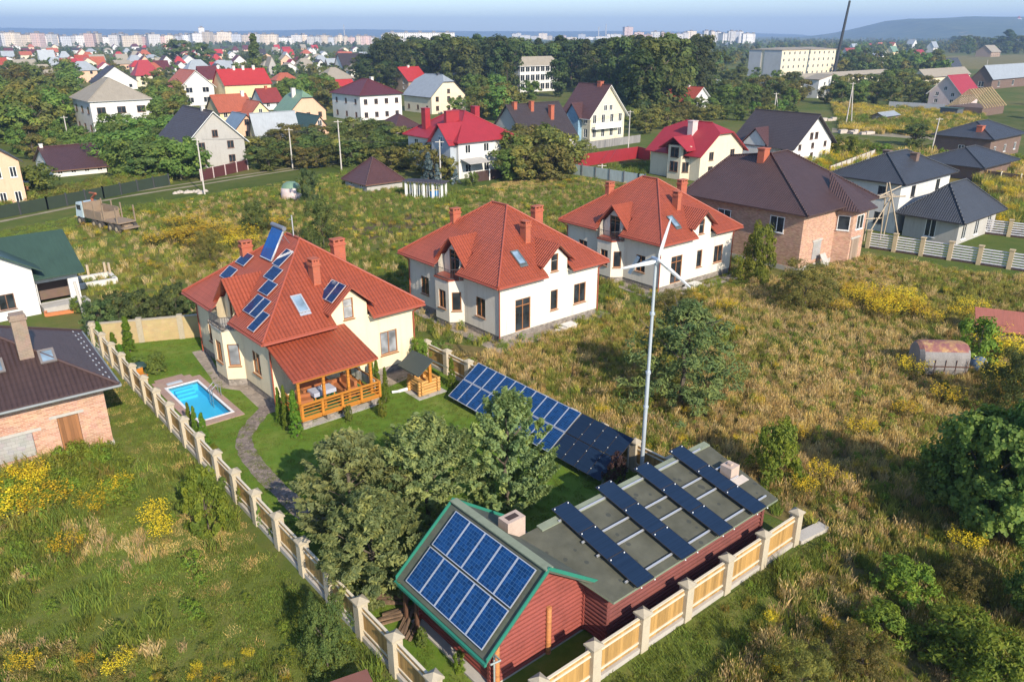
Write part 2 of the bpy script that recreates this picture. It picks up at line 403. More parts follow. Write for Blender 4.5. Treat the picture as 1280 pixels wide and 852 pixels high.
def villa(label, pos, yaw, wallm, roofm, trimm, solar=False, balc=M_DARKMET):
    root = thing('villa', label, 'house', (*pos, 0), yaw)
    X, Y = Vector((1, 0, 0)), Vector((0, 1, 0))
    z0, zw = .5, 4.62
    w = MB()
    hr = [(5.22, 6.0, .95, 2.6), (7.8, 9.15, .92, 2.6)]
    if not solar: hr.append((1.55, 3.1, .02, 2.6))
    wallgrid(w, (0, 0, z0), X, VL, zw - z0, hr)
    bs, b0, b1, b2, b3 = -1.0, 4.42, 5.1, 6.95, 7.65          # bay
    # left facade runs from back to front (U = -Y gives outward normal -X)
    wallgrid(w, (0, VD, z0), -Y, VD - b3, zw - z0, [(VD - 10.5, VD - 9.35, .95, 2.5)])
    wallgrid(w, (0, b0, z0), -Y, b0, zw - z0, [(b0 - 2.9, b0 - 1.75, 1.0, 2.55)])
    zb = 3.92 - z0
    wallgrid(w, (bs, b2, z0), -Y, b2 - b1, zb, [(.45, 1.4, 1.0, 2.5)])
    d1 = Vector((0 - bs, b0 - b1, 0)); wallgrid(w, (bs, b1, z0), d1, d1.length, zb, [(.22, .98, .95, 2.5)])
    d2 = Vector((bs, b2 - b3, 0)); wallgrid(w, (0, b3, z0), d2, d2.length, zb, [(.2, 1.0, .95, 2.5)])
    wallgrid(w, (.02, b3, 3.95), -Y, b3 - b0, .05)
    wallgrid(w, (VL, 0, z0), Y, VD, zw - z0, [(2.0, 3.2, 1, 2.5), (7.5, 8.7, 1, 2.5)])
    wallgrid(w, (VL, VD, z0), -X, VL, zw - z0, [(2, 3.2, 1, 2.5), (7, 8.2, 1, 2.5)])
    # front dormer wall (flush) and cheeks
    c, hw = 5.65, 1.3
    wallgrid(w, (c - hw, 0, zw), X, 2 * hw, 5.5 - zw, [(5.2 - c + hw, 5.95 - c + hw, .02, 5.5 - zw)])
    for a, b in ((c - hw, 5.2), (5.95, c + hw)): w.face([(a, 0, 5.5), (b, 0, 5.5), (b, 0, 5.5 + (hw - abs((b if a < c - .5 else a) - c)) * .9), (a, 0, 5.5 + (hw - abs((a if a < c - .5 else b) - c)) * .9)] if a < 5 else [(a, 0, 5.5), (b, 0, 5.5), (a, 0, 6.45)])
    w.face([(5.2, 0, 6.05), (5.95, 0, 6.05), (5.95, 0, 6.42), (5.65, 0, 6.66), (5.2, 0, 6.28)])
    for sx, fl in ((c - hw, 1), (c + hw, 0)):
        q = [(sx, 0, 4.3), (sx, 1.3, 4.3), (sx, 1.3, 5.55), (sx, 0, 5.55)]; w.face(q[::-1] if fl else q)
    # balcony dormer wall, set back behind the balcony
    dc, dh = 6.05, 1.4
    wallgrid(w, (.32, dc + dh, 3.95), -Y, 2 * dh, 5.3 - 3.95, [(.75, 2.05, .02, 1.35)])
    w.face([(.32, dc + dh, 5.3), (.32, dc + .65, 5.3), (.32, dc + .65, 6.02), (.32, dc + .05, 6.7)][::1])
    w.face([(.32, dc - .65, 5.3), (.32, dc - dh, 5.3), (.32, dc - .05, 6.7), (.32, dc - .65, 6.02)])
    w.face([(.32, dc + .65, 6.02), (.32, dc - .65, 6.02), (.32, dc - .05, 6.7), (.32, dc + .05, 6.7)])
    for ty, fl in ((dc - dh, 0), (dc + dh, 1)):
        q = [(-.3, ty, 3.95), (1.9, ty, 3.95), (1.9, ty, 5.6), (.05, ty, 5.45), (-.3, ty, 4.95)]; w.face(q[::-1] if not fl else q); w.face(q if not fl else q[::-1])
    w.build('wall', wallm, root)
    p = MB(); p.prism([(.04, .04), (VL - .04, .04), (VL - .04, VD - .04), (.04, VD - .04)], -.3, z0)
    p.prism([(.04, b3 - .04), (bs + .04, b2 - .03), (bs + .04, b1 + .03), (.04, b0 + .04)], -.3, z0 - .003)
    p.build('plinth', M_PLINTH, root)
    WF = M_WOODF; G = M_GLASS; GC = M_CURT if solar else M_GLASS
    window(root, (0, 0, z0), X, 7.8, 9.15, .92, 2.6, WF, GC)
    window(root, (0, 0, z0), X, 5.22, 6.0, .95, 2.6, WF, G, mull=0)
    if not solar: window(root, (0, 0, z0), X, 1.55, 3.1, .02, 2.6, WF, G, trans=.78, sill=False, name='glass_door')
    window(root, (c - hw, 0, zw), X, 5.2 - c + hw, 5.95 - c + hw, .02, 1.43, WF, GC, mull=0)
    window(root, (0, VD, z0), -Y, VD - 10.5, VD - 9.35, .95, 2.5, WF, G)
    window(root, (0, b0, z0), -Y, b0 - 2.9, b0 - 1.75, 1.0, 2.55, WF, G)
    window(root, (bs, b2, z0), -Y, .45, 1.4, 1.0, 2.5, WF, G, mull=1)
    window(root, (bs, b1, z0), d1, .22, .98, .95, 2.5, WF, M_CURT if solar else G, mull=0)
    window(root, (0, b3, z0), d2, .2, 1.0, .95, 2.5, WF, G, mull=0)
    window(root, (.32, dc + dh, 3.95), -Y, .75, 2.05, .02, 2.07, WF, G, trans=.8, sill=False, name='balcony_door')
    for yy in (2.0, 7.5): window(root, (VL, 0, z0), Y, yy, yy + 1.2, 1, 2.5, WF, G)
    for xx in (2, 7): window(root, (VL, VD, z0), -X, xx, xx + 1.2, 1, 2.5, WF, G)
    # main hip roof with the two notches for the dormers
    A, B = (VL / 2, 5.39, VR), (VL / 2, 7.31, VR)
    k2 = (VR - VE) / (VD + OV - 7.31)
    e = lambda s_, t_: (s_, t_, VE)
    nt = .55; n0, n1 = c - hw - .03, c + hw + .03
    right = [e(-OV, -OV), e(n0, -OV), (n0, nt, zR(nt)), (n1, nt, zR(nt)), e(n1, -OV), e(VL + OV, -OV), A]
    m0, m1 = dc - dh - .1, dc + dh + .1; ms = 1.1
    left = [e(-OV, VD + OV), e(-OV, m1), (ms, m1, zL(ms)), (ms, m0, zL(ms)), e(-OV, m0), e(-OV, -OV), A, B]
    rm = MB(); rm.shell([right, left, [e(VL + OV, -OV), e(VL + OV, VD + OV), B, A], [e(VL + OV, VD + OV), e(-OV, VD + OV), B]], .14, 0, 1)
    rm.build('roof', [roofm, trimm], root)
    hm = MB()
    for a, b in ((e(-OV, -OV), A), (e(VL + OV, -OV), A), (e(-OV, VD + OV), B), (e(VL + OV, VD + OV), B), (A, B)):
        hm.tube(Vector(a) + Vector((0, 0, .02)), Vector(b) + Vector((0, 0, .02)), .085, n=6)
    hm.build('ridge_cap', trimm, root)
    # soffit closing the eaves
    so = MB(); so.face([(-OV + .05, -OV + .05, 4.5), (-OV + .05, m0, 4.5), (.02, m0, 4.5), (.02, -OV + .05, 4.5)]); so.face([(-OV + .05, m1, 4.5), (-OV + .05, VD + .6, 4.5), (.02, VD + .6, 4.5), (.02, m1, 4.5)])
    so.face([(0, -OV + .05, 4.501), (0, .01, 4.501), (n0, .01, 4.501), (n0, -OV + .05, 4.501)]); so.face([(n1, -OV + .05, 4.5), (n1, .01, 4.5), (VL + .6, .01, 4.5), (VL + .6, -OV + .05, 4.5)])
    so.build('soffit', wallm, root)
    dr = MB(); zr, ze, he = 6.92, 5.42, 1.72
    tb = lambda z: (z - VE) / KR - OV
    for sg in (-1, 1): dr.shell([[(c + sg * he, -.55, ze), (c, -.55, zr), (c, tb(zr) + .15, zr), (c + sg * he, tb(ze) + .12, ze)]], .1, 0, 1)
    d = dr.build('dormer_roof', [roofm, trimm], root)
    dr = MB(); zr2, ze2, he2 = 7.12, 5.05, 2.1
    tb2 = lambda z: (z - VE) / KL - OV
    for sg in (-1, 1): dr.shell([[(-.22, dc + sg * he2, ze2), (-.22, dc, zr2), (tb2(zr2) + .15, dc, zr2), (tb2(ze2) + .15, dc + sg * he2, ze2)]], .1, 0, 1)
    d = dr.build('dormer_roof', [roofm, trimm], root)
    # balcony on the bay
    bm = MB(); bp = [(.3, b3), (bs - .08, b2 + .04), (bs - .08, b1 - .04), (.3, b0)]
    bm.prism(bp[::1], 3.9, 4.0); bm.build('balcony_slab', trimm if not solar else M_CONC, root)
    rl = MB(); rp = [Vector((.05, b3, 4.0)), Vector((bs, b2, 4.0)), Vector((bs, b1, 4.0)), Vector((.05, b0, 4.0))]
    for a, b in zip(rp, rp[1:]):
        for zz in (.12, .85): rl.tube(a + Vector((0, 0, zz)), b + Vector((0, 0, zz)), .022, n=5)
        k = max(2, int((b - a).length / .14))
        for i in range(k + 1): q = a.lerp(b, i / k); rl.tube(q, q + Vector((0, 0, .85)), .014, n=4, caps=False)
    rl.build('balcony_railing', balc, root)
    # gutters and downpipes
    g = MB()
    for a, b in ((e(-OV, -OV), e(n0, -OV)), (e(n1, -OV), e(VL + OV, -OV)), (e(-OV, -OV), e(-OV, m0)), (e(-OV, m1), e(-OV, VD + OV))):
        g = MB(); a, b = Vector(a), Vector(b); q = Vector((-.05 if a.x < 0 and b.x < 0 else 0, -.05 if a.y < 0 and b.y < 0 else 0, -.14)); g.tube(a + q, b + q, .075, n=7); g.build('gutter', trimm, root)
    for (sx, ty), qx in (((-.06, -.06), (-.5, -.5)), ((-.08, VD - .1), (-.55, VD + .4)), ((VL + .06, -.06), (VL + .5, -.5))):
        g = MB(); g.tube((qx[0], qx[1], 4.5), (sx, ty, 4.05), .05, n=7); g.tube((sx, ty, 4.05), (sx, ty, .15), .05, n=7); g.build('downpipe', trimm, root)
    chimney(root, 4.62, 2.4, .5, .68, zR(2.0) - .3, 8.2, M_CHIMR)
    chimney(root, 7.35, 4.1, .85, .55, 6.6, 8.75, M_CHIMR)
    chimney(root, 3.1, 9.6, .75, .5, 6.2, 8.25, M_CHIMR)
    # roof windows
    def roofwin(s0, t0, sw, tl):
        f = MB(); o = onR(s0, t0) + nR * .02; a = X * sw; b = (onR(s0, t0 + tl) - onR(s0, t0)); ub = b.normalized()
        for q, e1, e2 in ((o, a, ub * .1), (o + b - ub * .1, a, ub * .1), (o + ub * .1, X * .09, b - ub * .2), (o + ub * .1 + a - X * .09, X * .09, b - ub * .2)): f.obox(q, e1, e2, nR * .09)
        f.obox(o - ub * .22, a, ub * .2, nR * .03)
        w_ = f.build('roof_window', M_ALU if solar else plain('slate_frame', (.10, .12, .12), .4), root)
        g_ = MB(); i = o + nR * .05 + X * .07 + ub * .08; g_.face([i, i + a - X * .14, i + a - X * .14 + b - ub * .16, i + b - ub * .16]); g_.build('pane', M_BLUEGL, w_)
    roofwin(2.42, .55, .76, 1.15)
    return root
H1 = villa('cream villa with solar panels on its red roof and a timber porch', (-14.89, 44.63), 40.68, M_CREAM, M_RED, M_REDTRIM, True)
# the solar villa: weathered tiles are finer seen from here; panels lie on the roof
ubL = (onL(1, 0) - onL(0, 0)).normalized(); ubR = (onR(0, 1) - onR(0, 0)).normalized()
def pL(s0, t0, sl, wd): panel_on(H1, onL(s0, t0), Vector((0, wd, 0)), ubL * sl, nL, M_ALU, M_CELLD, off=.1)
pL(3.2, 4.45, 1.42, 1.05); pL(2.33, 3.72, 1.02, 1.42); pL(1.50, 2.88, 1.02, 1.42)
pL(.2, 1.95, 1.45, .98); pL(.2, 2.96, 1.45, .98); pL(-.44, .90, 1.45, .98)
pL(2.35, 8.35, 1.02, 1.42); pL(1.2, 8.6, 1.02, 1.42)
ddn = Vector((-(6.92 - 5.42), 0, 1.72)).normalized(); dsl = Vector((-1.72, 0, -1.5)).normalized()
for t0 in (-.1, .82): panel_on(H1, Vector((5.58, t0, 6.86)), Vector((0, .88, 0)), dsl * 1.45, ddn, M_ALU, M_CELLD, off=.1)
cm = MB()                                                       # vacuum-tube water heater on its stand
o = onL(3.35, 5.85) + nL * .12; a = Vector((0, 1.65, 0)); b = Vector((1.15, 0, 2.0)); n_ = a.cross(b).normalized() * -1
n_ = Vector((-2.0, 0, 1.15)).normalized(); ub = b.normalized()
for k in range(15):
    q = o + a * ((k + .5) / 15); cm.tube(q + n_ * .05, q + b * .93 + n_ * .05, .047, n=6, mi=1)
cm.obox(o - n_ * .06, a, b, n_ * .03, 1)
cm.obox(o - ub * .06 - n_ * .06, a, ub * .08, n_ * .14, 0)
for yy in (0, 1.6): cm.obox(o + Vector((0, yy, 0)) - n_ * .07, Vector((0, .05, 0)), b, n_ * .13, 0)
cm.tube(o + b + n_ * .06 - Vector((0, .1, 0)), o + b + n_ * .06 + Vector((0, 1.75, 0)), .16, n=10, mi=2)
for yy in (.05, 1.6): cm.bar(o + b * .85 + Vector((0, yy, 0)), onL(4.75, 5.95 + yy * .6), .035, mi=2)
cm.build('solar_water_heater', [M_ALU, cells('collector_blue', (.006, .06, .24), (.006, .05, .2), 1, 1, .0), plain('tank_grey', (.16, .17, .20), .4)], H1)
am = MB(); am.tube((5.2, 6.2, 9.0), (5.2, 6.2, 10.5), .05, n=6); am.tube((5.2, 6.2, 10.2), (4.9, 6.0, 10.3), .02, n=4); am.build('antenna_mast', M_ALU, H1)
bd = MB()
for k in range(26): a = random.uniform(4.8, 7.2); q = Vector((-1.0 + random.uniform(-.06, .9) * (1 if 0 else .2), a, 4.0)); bd.lathe([(.0, 0), (.09, .0), (.11, .18), (.0, .2)], q, 7)
bd.build('balcony_planters', plain('dry_planting', (.16, .14, .12), .9, .4, 6), H1)
# ---- porch on the front of the villa
M_PINE = planks('varnished_pine', (.48, .19, .028), .12, .45, .25, 'u', .3)
M_DECKG = plain('green_matting', (.02, .16, .05), .9, .2, 3)
pr = MB(); e0, e1, ptop, pe = -.28, 5.5, (.02, 4.42), (-3.55, 3.05)
pr.shell([[(e0, pe[0], pe[1]), (e1, pe[0], pe[1]), (e1 - .3, ptop[0], ptop[1]), (e0, ptop[0], ptop[1])]], .12, 0, 1)
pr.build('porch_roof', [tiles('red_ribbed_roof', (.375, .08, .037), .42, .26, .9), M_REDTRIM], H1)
pp = MB(); pp.box(-.05, 5.25, -3.3, -3.12, 2.86, 3.02); pp.box(-.05, 5.25, -3.42, -3.36, 2.78, 2.9)
for x in (.1, 5.08): pp.obox((x - .07, -.05, 4.0), (.14, 0, 0), (0, -3.2, -1.12), (0, 0, .16))
pp.build('porch_beam', M_PINE, H1)
for x in (.12, 1.78, 3.45, 5.05):
    q = MB(); q.box(x - .08, x + .08, -3.29, -3.13, .62, 2.86); q.build('porch_post', M_PINE, H1)
dk = MB(); dk.box(-.02, 5.3, -3.75, -.01, .42, .60); dk.build('porch_deck', M_PINE, H1)
dk = MB(); dk.box(.15, 5.1, -3.5, -.1, .602, .625); dk.build('porch_floor', M_DECKG, H1)
rl = MB()
def railing(a, b, nposts):
    a, b = Vector(a), Vector(b); U = (b - a).normalized()
    for zz, h in ((.92, .14), (.72, .05), (.5, .05), (.28, .05), (.02, .14)): rl.bar(a + Vector((0, 0, zz)), b + Vector((0, 0, zz)), .07, h)
    for k in range(nposts): q = a.lerp(b, k / (nposts - 1)); rl.bar(q - Vector((0, 0, .12)), q + Vector((0, 0, .98)), .15, .15, up=(0, 1, 0))
railing((-.02, -3.78, .6), (5.3, -3.78, .6), 5); railing((5.32, -3.7, .6), (5.32, -.15, .6), 4); railing((-.06, -3.7, .6), (-.06, -1.6, .6), 3)
rl.build('porch_railing', M_PINE, H1)
pi = MB()
for x in (.3, 1.9, 3.4, 5.0): pi.box(x - .3, x + .3, -3.7, -3.1, -.2, .42)
pi.build('porch_piers', M_PLINTH, H1)
sl = MB(); sl.box(-.1, 5.4, -3.9, -3.0, -.1, .03); sl.build('porch_footing', M_CONC, H1)
bn = MB(); bn.box(5.24, 5.29, -3.3, -.3, .9, 1.5); bn.build('striped_screen', planks('white_slats', (.62, .6, .56), .2, .6, .6, 'v'), H1)
ax1, ay1 = axes(40.68)
def H1p(s, t, z=0): return Vector((-14.89, 44.63, 0)) + ax1 * s + ay1 * t + Vector((0, 0, z))
M_LEATH = plain('tan_leather', (.35, .13, .05), .5, .2, 4)
M_CLOTH = plain('pale_cloth', (.40, .42, .50), .9, .1, 4)
tb_ = thing('porch_table', 'table under a pale cloth on the timber porch', 'table', H1p(2.2, -2.05, .625), 40.68)
q = MB(); q.box(-.75, .75, -.45, .45, .72, .76)
for sx in (-1, 1): q.box(sx * .75 - .01, sx * .75 + .01, -.45, .45, .5, .72); 
for sy in (-1, 1): q.box(-.75, .75, sy * .45 - .01, sy * .45 + .01, .5, .72)
q.build('tablecloth', M_CLOTH, tb_)
for sx in (-.65, .65):
    for sy in (-.36, .36): q = MB(); q.box(sx - .03, sx + .03, sy - .03, sy + .03, 0, .72); q.build('leg', M_PINE, tb_)
q = MB()
for dx, dy in ((.1, .1), (-.2, -.05)): q.lathe([(0, 0), (.06, 0), (.08, .16), (.05, .2), (0, .2)], (dx, dy, 0), 10)
tag(q.build('white_jug', plain('white_china', (.8, .8, .78), .3, .03), None, H1p(2.2, -2.05, 1.386), 40.68), 'pair of white jugs standing on the porch table', 'jug')
def sofa(loc, rz, w, label):
    r_ = thing('armchair' if w < 1.2 else 'sofa', label, 'armchair' if w < 1.2 else 'sofa', loc, rz)
    q = MB(); q.box(-w / 2, w / 2, -.42, .42, .05, .42); q.build('seat', M_LEATH, r_)
    q = MB(); q.box(-w / 2, w / 2, .3, .5, .42, .95); q.build('backrest', M_LEATH, r_)
    for sx in (-1, 1): q = MB(); q.box(sx * w / 2 - .09, sx * w / 2 + .09, -.42, .5, .05, .62); q.build('armrest', M_LEATH, r_)
sofa(H1p(3.75, -1.95, .625), 40.68 - 90, 1.8, 'tan leather sofa at the far end of the porch')
sofa(H1p(2.3, -1.0, .625), 40.68, 1.9, 'tan leather sofa against the porch house wall')
sofa(H1p(.95, -2.2, .625), 40.68 + 75, .95, 'tan armchair beside the open end of the porch')
# stone planter urns and baskets at the porch corners
M_IRON = plain('rusty_wrought_iron', (.12, .09, .08), .7, .3, 5)
villa('white villa with an empty yard beside the solar villa', (-.93, 55.69), 40.18, M_WHITEP, M_RED, M_REDTRIM)
villa('white villa standing behind the wind turbine', (13.29, 68.07), 39.12, M_WHITEP, M_RED, M_REDTRIM)
# steps / lintel blocks by the white villas
for (px, py), lb in (((708, 412), 'pale concrete steps below the glass door of the nearer white villa'), ((865, 360), 'pale concrete slab by the wall of the turbine-side white villa')):
    q = MB()
    for k in range(3): q.box(-.9 + k * .3, .9, -.4, .4, k * .15 - .05, (k + 1) * .15)
    tag(q.build('concrete_steps', plain('pale_concrete', (.6, .58, .54), .9, .12), None, P(px, py), 40), lb, 'steps')
# ================================================================== fences of the plot
M_POST = plain('cream_brick_post', (.47, .41, .30), .9, .15, 3, fine=.45, bmp=.5)
M_CAP = plain('post_cap', (.38, .33, .24), .9, .2, 5)
M_FWOOD = planks('fence_boards', (.40, .235, .075), .16, .65, .38, 'v', .8)
M_RAILP = plain('pale_rail', (.62, .55, .42), .8, .15)
M_FCONC = plain('fence_base', (.44, .41, .36), .95, .2, 2, fine=.3)
def post_fence(name, label, a, b, n, h=1.78, post_w=.42, last=True, cols=('', ), boards=M_FWOOD, hp=1.55, railoff=1):
    a, b = Vector(a), Vector(b); d = b - a; ln = d.length; yaw = math.degrees(math.atan2(d.y, d.x))
    r_ = thing(name, label, 'fence', a, yaw); g = ln / n
    q = MB(); q.box(-.2, ln + .2, -.14, .14, -.3, .22); q.build('footing', M_FCONC, r_)
    for k in range(n + (1 if last else 0)):
        q = MB(); w = post_w / 2; hh = h
        q.box(k * g - w, k * g + w, -w, w, -.2, hh - .1); q.box(k * g - w - .06, k * g + w + .06, -w - .06, w + .06, hh - .1, hh - .02, 1)
        v = [(k * g + x * (w + .06), y * (w + .06), hh - .02) for x, y in ((-1, -1), (1, -1), (1, 1), (-1, 1))]
        for i in range(4): q.face([v[i], v[(i + 1) % 4], (k * g, 0, hh + .14)], 1)
        q.build('post', [M_POST, M_CAP], r_)
    for k in range(n):
        q = MB(); x0, x1 = k * g + post_w / 2, (k + 1) * g - post_w / 2
        q.box(x0, x1, -.03, .03, .24, hp)
        p_ = q.build('panel', boards, r_)
        for zz, w_, h_ in ((.42, .075, .075), (hp - .22, .075, .075), (hp, .05, .045)): q = MB(); q.box(x0, x1, -w_, w_, zz, zz + h_); q.build('rail', M_RAILP, p_)
    return r_
post_fence('board_fence', 'long post and board fence along the brick house side', S(11.2, 15.0), S(11.3, 62.3), 19)
post_fence('board_fence', 'post and board fence in front of the red log cabin', S(11.2 + 2.62, 15.05), S(29.5, 14.95), 6, last=True)
post_fence('board_fence', 'board fence behind the tilted solar array', S(28.98, 16.9), S(28.6, 43.5), 11)
q = MB(); q.box(-.25, 1.8, -.3, .3, -.2, .2); tag(q.build('footing_stub', M_FCONC, None, S(30.0, 14.9), 33), 'bare concrete footing past the last fence post', 'footing')
q = thing('garden_wall', 'sand coloured block wall behind the pool lawn', 'wall', S(11.3, 62.4), 16)
d_ = (P(252, 421) - S(11.3, 62.4)).length + 1.5
g = MB(); g.box(.2, d_, -.12, .12, -.2, 1.75); g.build('wall_panel', bricks('sand_block', (.44, .34, .17), (.40, .30, .15), (.37, .29, .17), .4, .2), q)
g = MB()
for k in (0.0, d_ * .36, d_ * .68): g.box(k - .2, k + .2, -.2, .2, -.2, 1.95)
g.box(.2, d_, -.16, .16, 1.75, 1.83); g.build('coping', M_CAP, q)
# ================================================================== pool
pool = thing('swimming_pool', 'small blue swimming pool with a pinkish stone deck', 'pool', S(12.3, 44.1), YAW)
PW, PD, w0, w1, t0_, t1_ = 3.05, 8.3, .55, 2.55, .75, 6.9
M_DECKS = bricks('pink_pavers', (.40, .27, .22), (.33, .22, .18), (.25, .2, .17), .4, .2)
g = MB()
for x0, x1, y0, y1 in ((0, w0, 0, PD), (w1, PW, 0, PD - .5), (w0, w1, 0, t0_), (w0, w1, t1_, PD)): g.box(x0, x1, y0, y1, -.15, .06)
g.box(.3, PW - .9, PD, PD + .45, -.1, .05); g.build('pool_deck', M_DECKS, pool)
M_BASIN = plain('pool_blue', (.11, .52, .74), .4, .06)
g = MB()
g.box(w0 - .001, w1 + .001, t0_ - .001, t1_ + .001, -.68, -.62); 
for q in ([(w0, t0_), (w1, t0_)], [(w1, t0_), (w1, t1_)], [(w1, t1_), (w0, t1_)], [(w0, t1_), (w0, t0_)]):
    (xa, ya), (xb, yb) = q; g.face([(xa, ya, -.63), (xa, ya, .05), (xb, yb, .05), (xb, yb, -.63)])
for k in range(3): g.box(w0 + .4, w1 - .4, t1_ - .35 * (k + 1), t1_ - .35 * k, -.62, -.2 - .13 * k)
g.build('basin', M_BASIN, pool)
g = MB()
for x0, x1, y0, y1 in ((w0 - .12, w0 + .03, t0_ - .12, t1_ + .12), (w1 - .03, w1 + .12, t0_ - .12, t1_ + .12), (w0 + .03, w1 - .03, t0_ - .12, t0_ + .03), (w0 + .03, w1 - .03, t1_ - .03, t1_ + .12)): g.box(x0, x1, y0, y1, .03, .085)
g.build('coping', plain('white_coping', (.72, .72, .72), .5, .06), pool)
m, nt, b = newmat('pool_water'); nt.nodes.remove(b); tp = nt.nodes.new('ShaderNodeBsdfTransparent'); tp.inputs[0].default_value = (.62, .93, .98, 1)
gs = nt.nodes.new('ShaderNodeBsdfGlossy'); gs.inputs['Roughness'].default_value = .04; fr_ = nt.nodes.new('ShaderNodeFresnel'); fr_.inputs[0].default_value = 1.33; mx = nt.nodes.new('ShaderNodeMixShader')
bp_ = N(nt, 'ShaderNodeBump', Strength=.25, Distance=.05); L(nt, noisef(nt, coords(nt), 2.2, 3), bp_.inputs['Height']); L(nt, bp_.outputs[0], gs.inputs['Normal'])
nt.nodes.remove(fr_); mx.inputs[0].default_value = .05; L(nt, tp.outputs[0], mx.inputs[1]); L(nt, gs.outputs[0], mx.inputs[2]); L(nt, mx.outputs[0], [n for n in nt.nodes if n.type == 'OUTPUT_MATERIAL'][0].inputs[0])
g = MB(); g.face([(w0 + .03, t0_ + .03, -.08), (w1 - .03, t0_ + .03, -.08), (w1 - .03, t1_ - .03, -.08), (w0 + .03, t1_ - .03, -.08)]); g.build('water', m, pool)
g = MB()
for yy in (3.4, 3.9):
    pts = [Vector((w1 + .35, yy, .05)), Vector((w1 + .35, yy, .75)), Vector((w1 + .1, yy, .95)), Vector((w1 - .2, yy, .7)), Vector((w1 - .22, yy, -.6))]
    for a, b_ in zip(pts, pts[1:]): g.tube(a, b_, .025, n=6)
for zz in (-.2, -.45): g.tube((w1 - .21, 3.4, zz), (w1 - .21, 3.9, zz), .03, n=6)
g.build('ladder', plain('steel', (.5, .5, .52), .3, .1, metal=.8), pool)
g = MB(); g.box(w0 + .2, w0 + 1.2, t1_ + .4, t1_ + .75, .06, .1); g.build('skimmer_lid', plain('grey_lid', (.45, .5, .55), .4), pool)
# lounge gear at the pool's back corner
q = thing('sun_bench', 'small wooden garden seat by the pool corner', 'bench', S(11.85, 53.3), YAW + 20)
g = MB(); g.box(-.5, .5, -.25, .25, .4, .46); g.build('seat', M_PINE, q); g = MB(); g.box(-.5, .5, .22, .27, .46, .9); g.build('backrest', M_PINE, q)
for x in (-.42, .42): g = MB(); g.box(x - .04, x + .04, -.22, .22, 0, .4); g.build('leg', M_PINE, q)
q = thing('grill_hood', 'dark covered garden grill near the pool corner', 'grill', S(12.2, 54.4), YAW)
g = MB(); g.lathe([(.0, 1.05), (.3, 1.0), (.5, .8), (.52, .7), (0, .68)], (0, 0, 0), 14); g.build('hood', plain('green_cover', (.03, .06, .05), .4), q)
for k in range(3): g = MB(); a = k * 2.1; g.tube((.25 * math.cos(a), .25 * math.sin(a), .7), (.4 * math.cos(a), .4 * math.sin(a), 0), .025, n=5); g.build('leg', M_DARKMET, q)
# ================================================================== well
well = thing('garden_well', 'log built garden well under a small dark gable roof', 'well', P(530, 488), YAW)
M_LOGP = planks('pale_log', (.55, .30, .09), .16, .6, .25, 'u', .9)
g = MB()
for k in range(5):
    z = .12 + k * .2
    for sg in (-1, 1): g.tube((-.85, sg * .62, z), (.85, sg * .62, z), .1, n=8); g.tube((sg * .62, -.85, z + .1), (sg * .62, .85, z + .1), .1, n=8)
g.box(-.55, .55, -.55, .55, 0, .7); g.build('log_ring', M_LOGP, well)
for sg in (-1, 1): g = MB(); g.box(-.09, .09, sg * .75 - .09, sg * .75 + .09, .9, 2.15); g.build('post', M_PINE, well)
g = MB()
for sg in (-1, 1): g.shell([[(sg * 1.15, -1.2, 1.75), (sg * 1.15, 1.2, 1.75), (0, 1.2, 2.55), (0, -1.2, 2.55)]], .07)
g.build('roof', ribs('green_black_shingle', (.055, .07, .06), .2, .5), well)
g = MB(); g.tube((0, -.75, 1.35), (0, .85, 1.35), .09, n=8); g.build('winch', M_PINE, well)
g = MB(); g.box(-1.1, 1.1, -1.1, 1.1, -.05, .03); g.build('slab', M_CONC, well)
q = MB(); q.tube(P(498, 491) + Vector((0, 0, .12)), P(519, 485) + Vector((0, 0, .12)), .11, n=8); q.tube(P(498, 491) + Vector((0, 0, .12)), P(490, 492) + Vector((0, 0, .12)), .09, n=8)
tag(q.build('white_pipe', M_WHITEF), 'white drain pipe lying on the lawn beside the well', 'pipe')
# ================================================================== tilted ground array
arr = thing('solar_array', 'long tilted ground array, framed blue panels then frameless dark ones', 'solar array', S(26.1, 37.4), YAW)
a0, za = Vector((0, 0, .38)), 0
tilt = Vector((2.5, 0, 1.62)); ut = tilt.normalized(); nn = Vector((-1.62, 0, 2.5)).normalized(); pw, pl = .942, tilt.length / 2 - .02
for r_ in range(2):
    for k in range(10): panel_on(arr, a0 + ut * r_ * (pl + .03) + Vector((0, -k * .948 - pw, 0)), Vector((0, pw, 0)), ut * pl, nn, M_ALU, M_CELL, fw=.04)
for r_ in range(2):
    for k in range(4): panel_on(arr, a0 + ut * r_ * (pl + .03) + Vector((0, -9.56 - k * .97 - .955, 0)), Vector((0, .955, 0)), ut * pl, nn, M_BLACKTRIM, M_CELLB, fw=.012)
g = MB()
for y in (0, -2.3, -4.6, -6.9, -9.4, -11.4, -13.2):
    g.bar(a0 + Vector((.05, y, 0)), a0 + tilt * .98 + Vector((0, y, 0)), .07); g.bar((.4, y, -.1), (.4, y, .6), .08); g.bar((2.3, y, -.1), (2.3, y, 1.8), .08)
g.build('rack', M_ALU, arr)
g = MB()
for k in range(1, 4):
    for f_ in (.25, .75, 1.25, 1.75): g.lathe([(0, .04), (.024, .03), (.02, 0)], a0 + ut * (pl * f_) + nn * .1 + Vector((0, -9.56 - k * .97 + .008, 0)), 8)
g.build('clamps', M_WHITEF, arr)
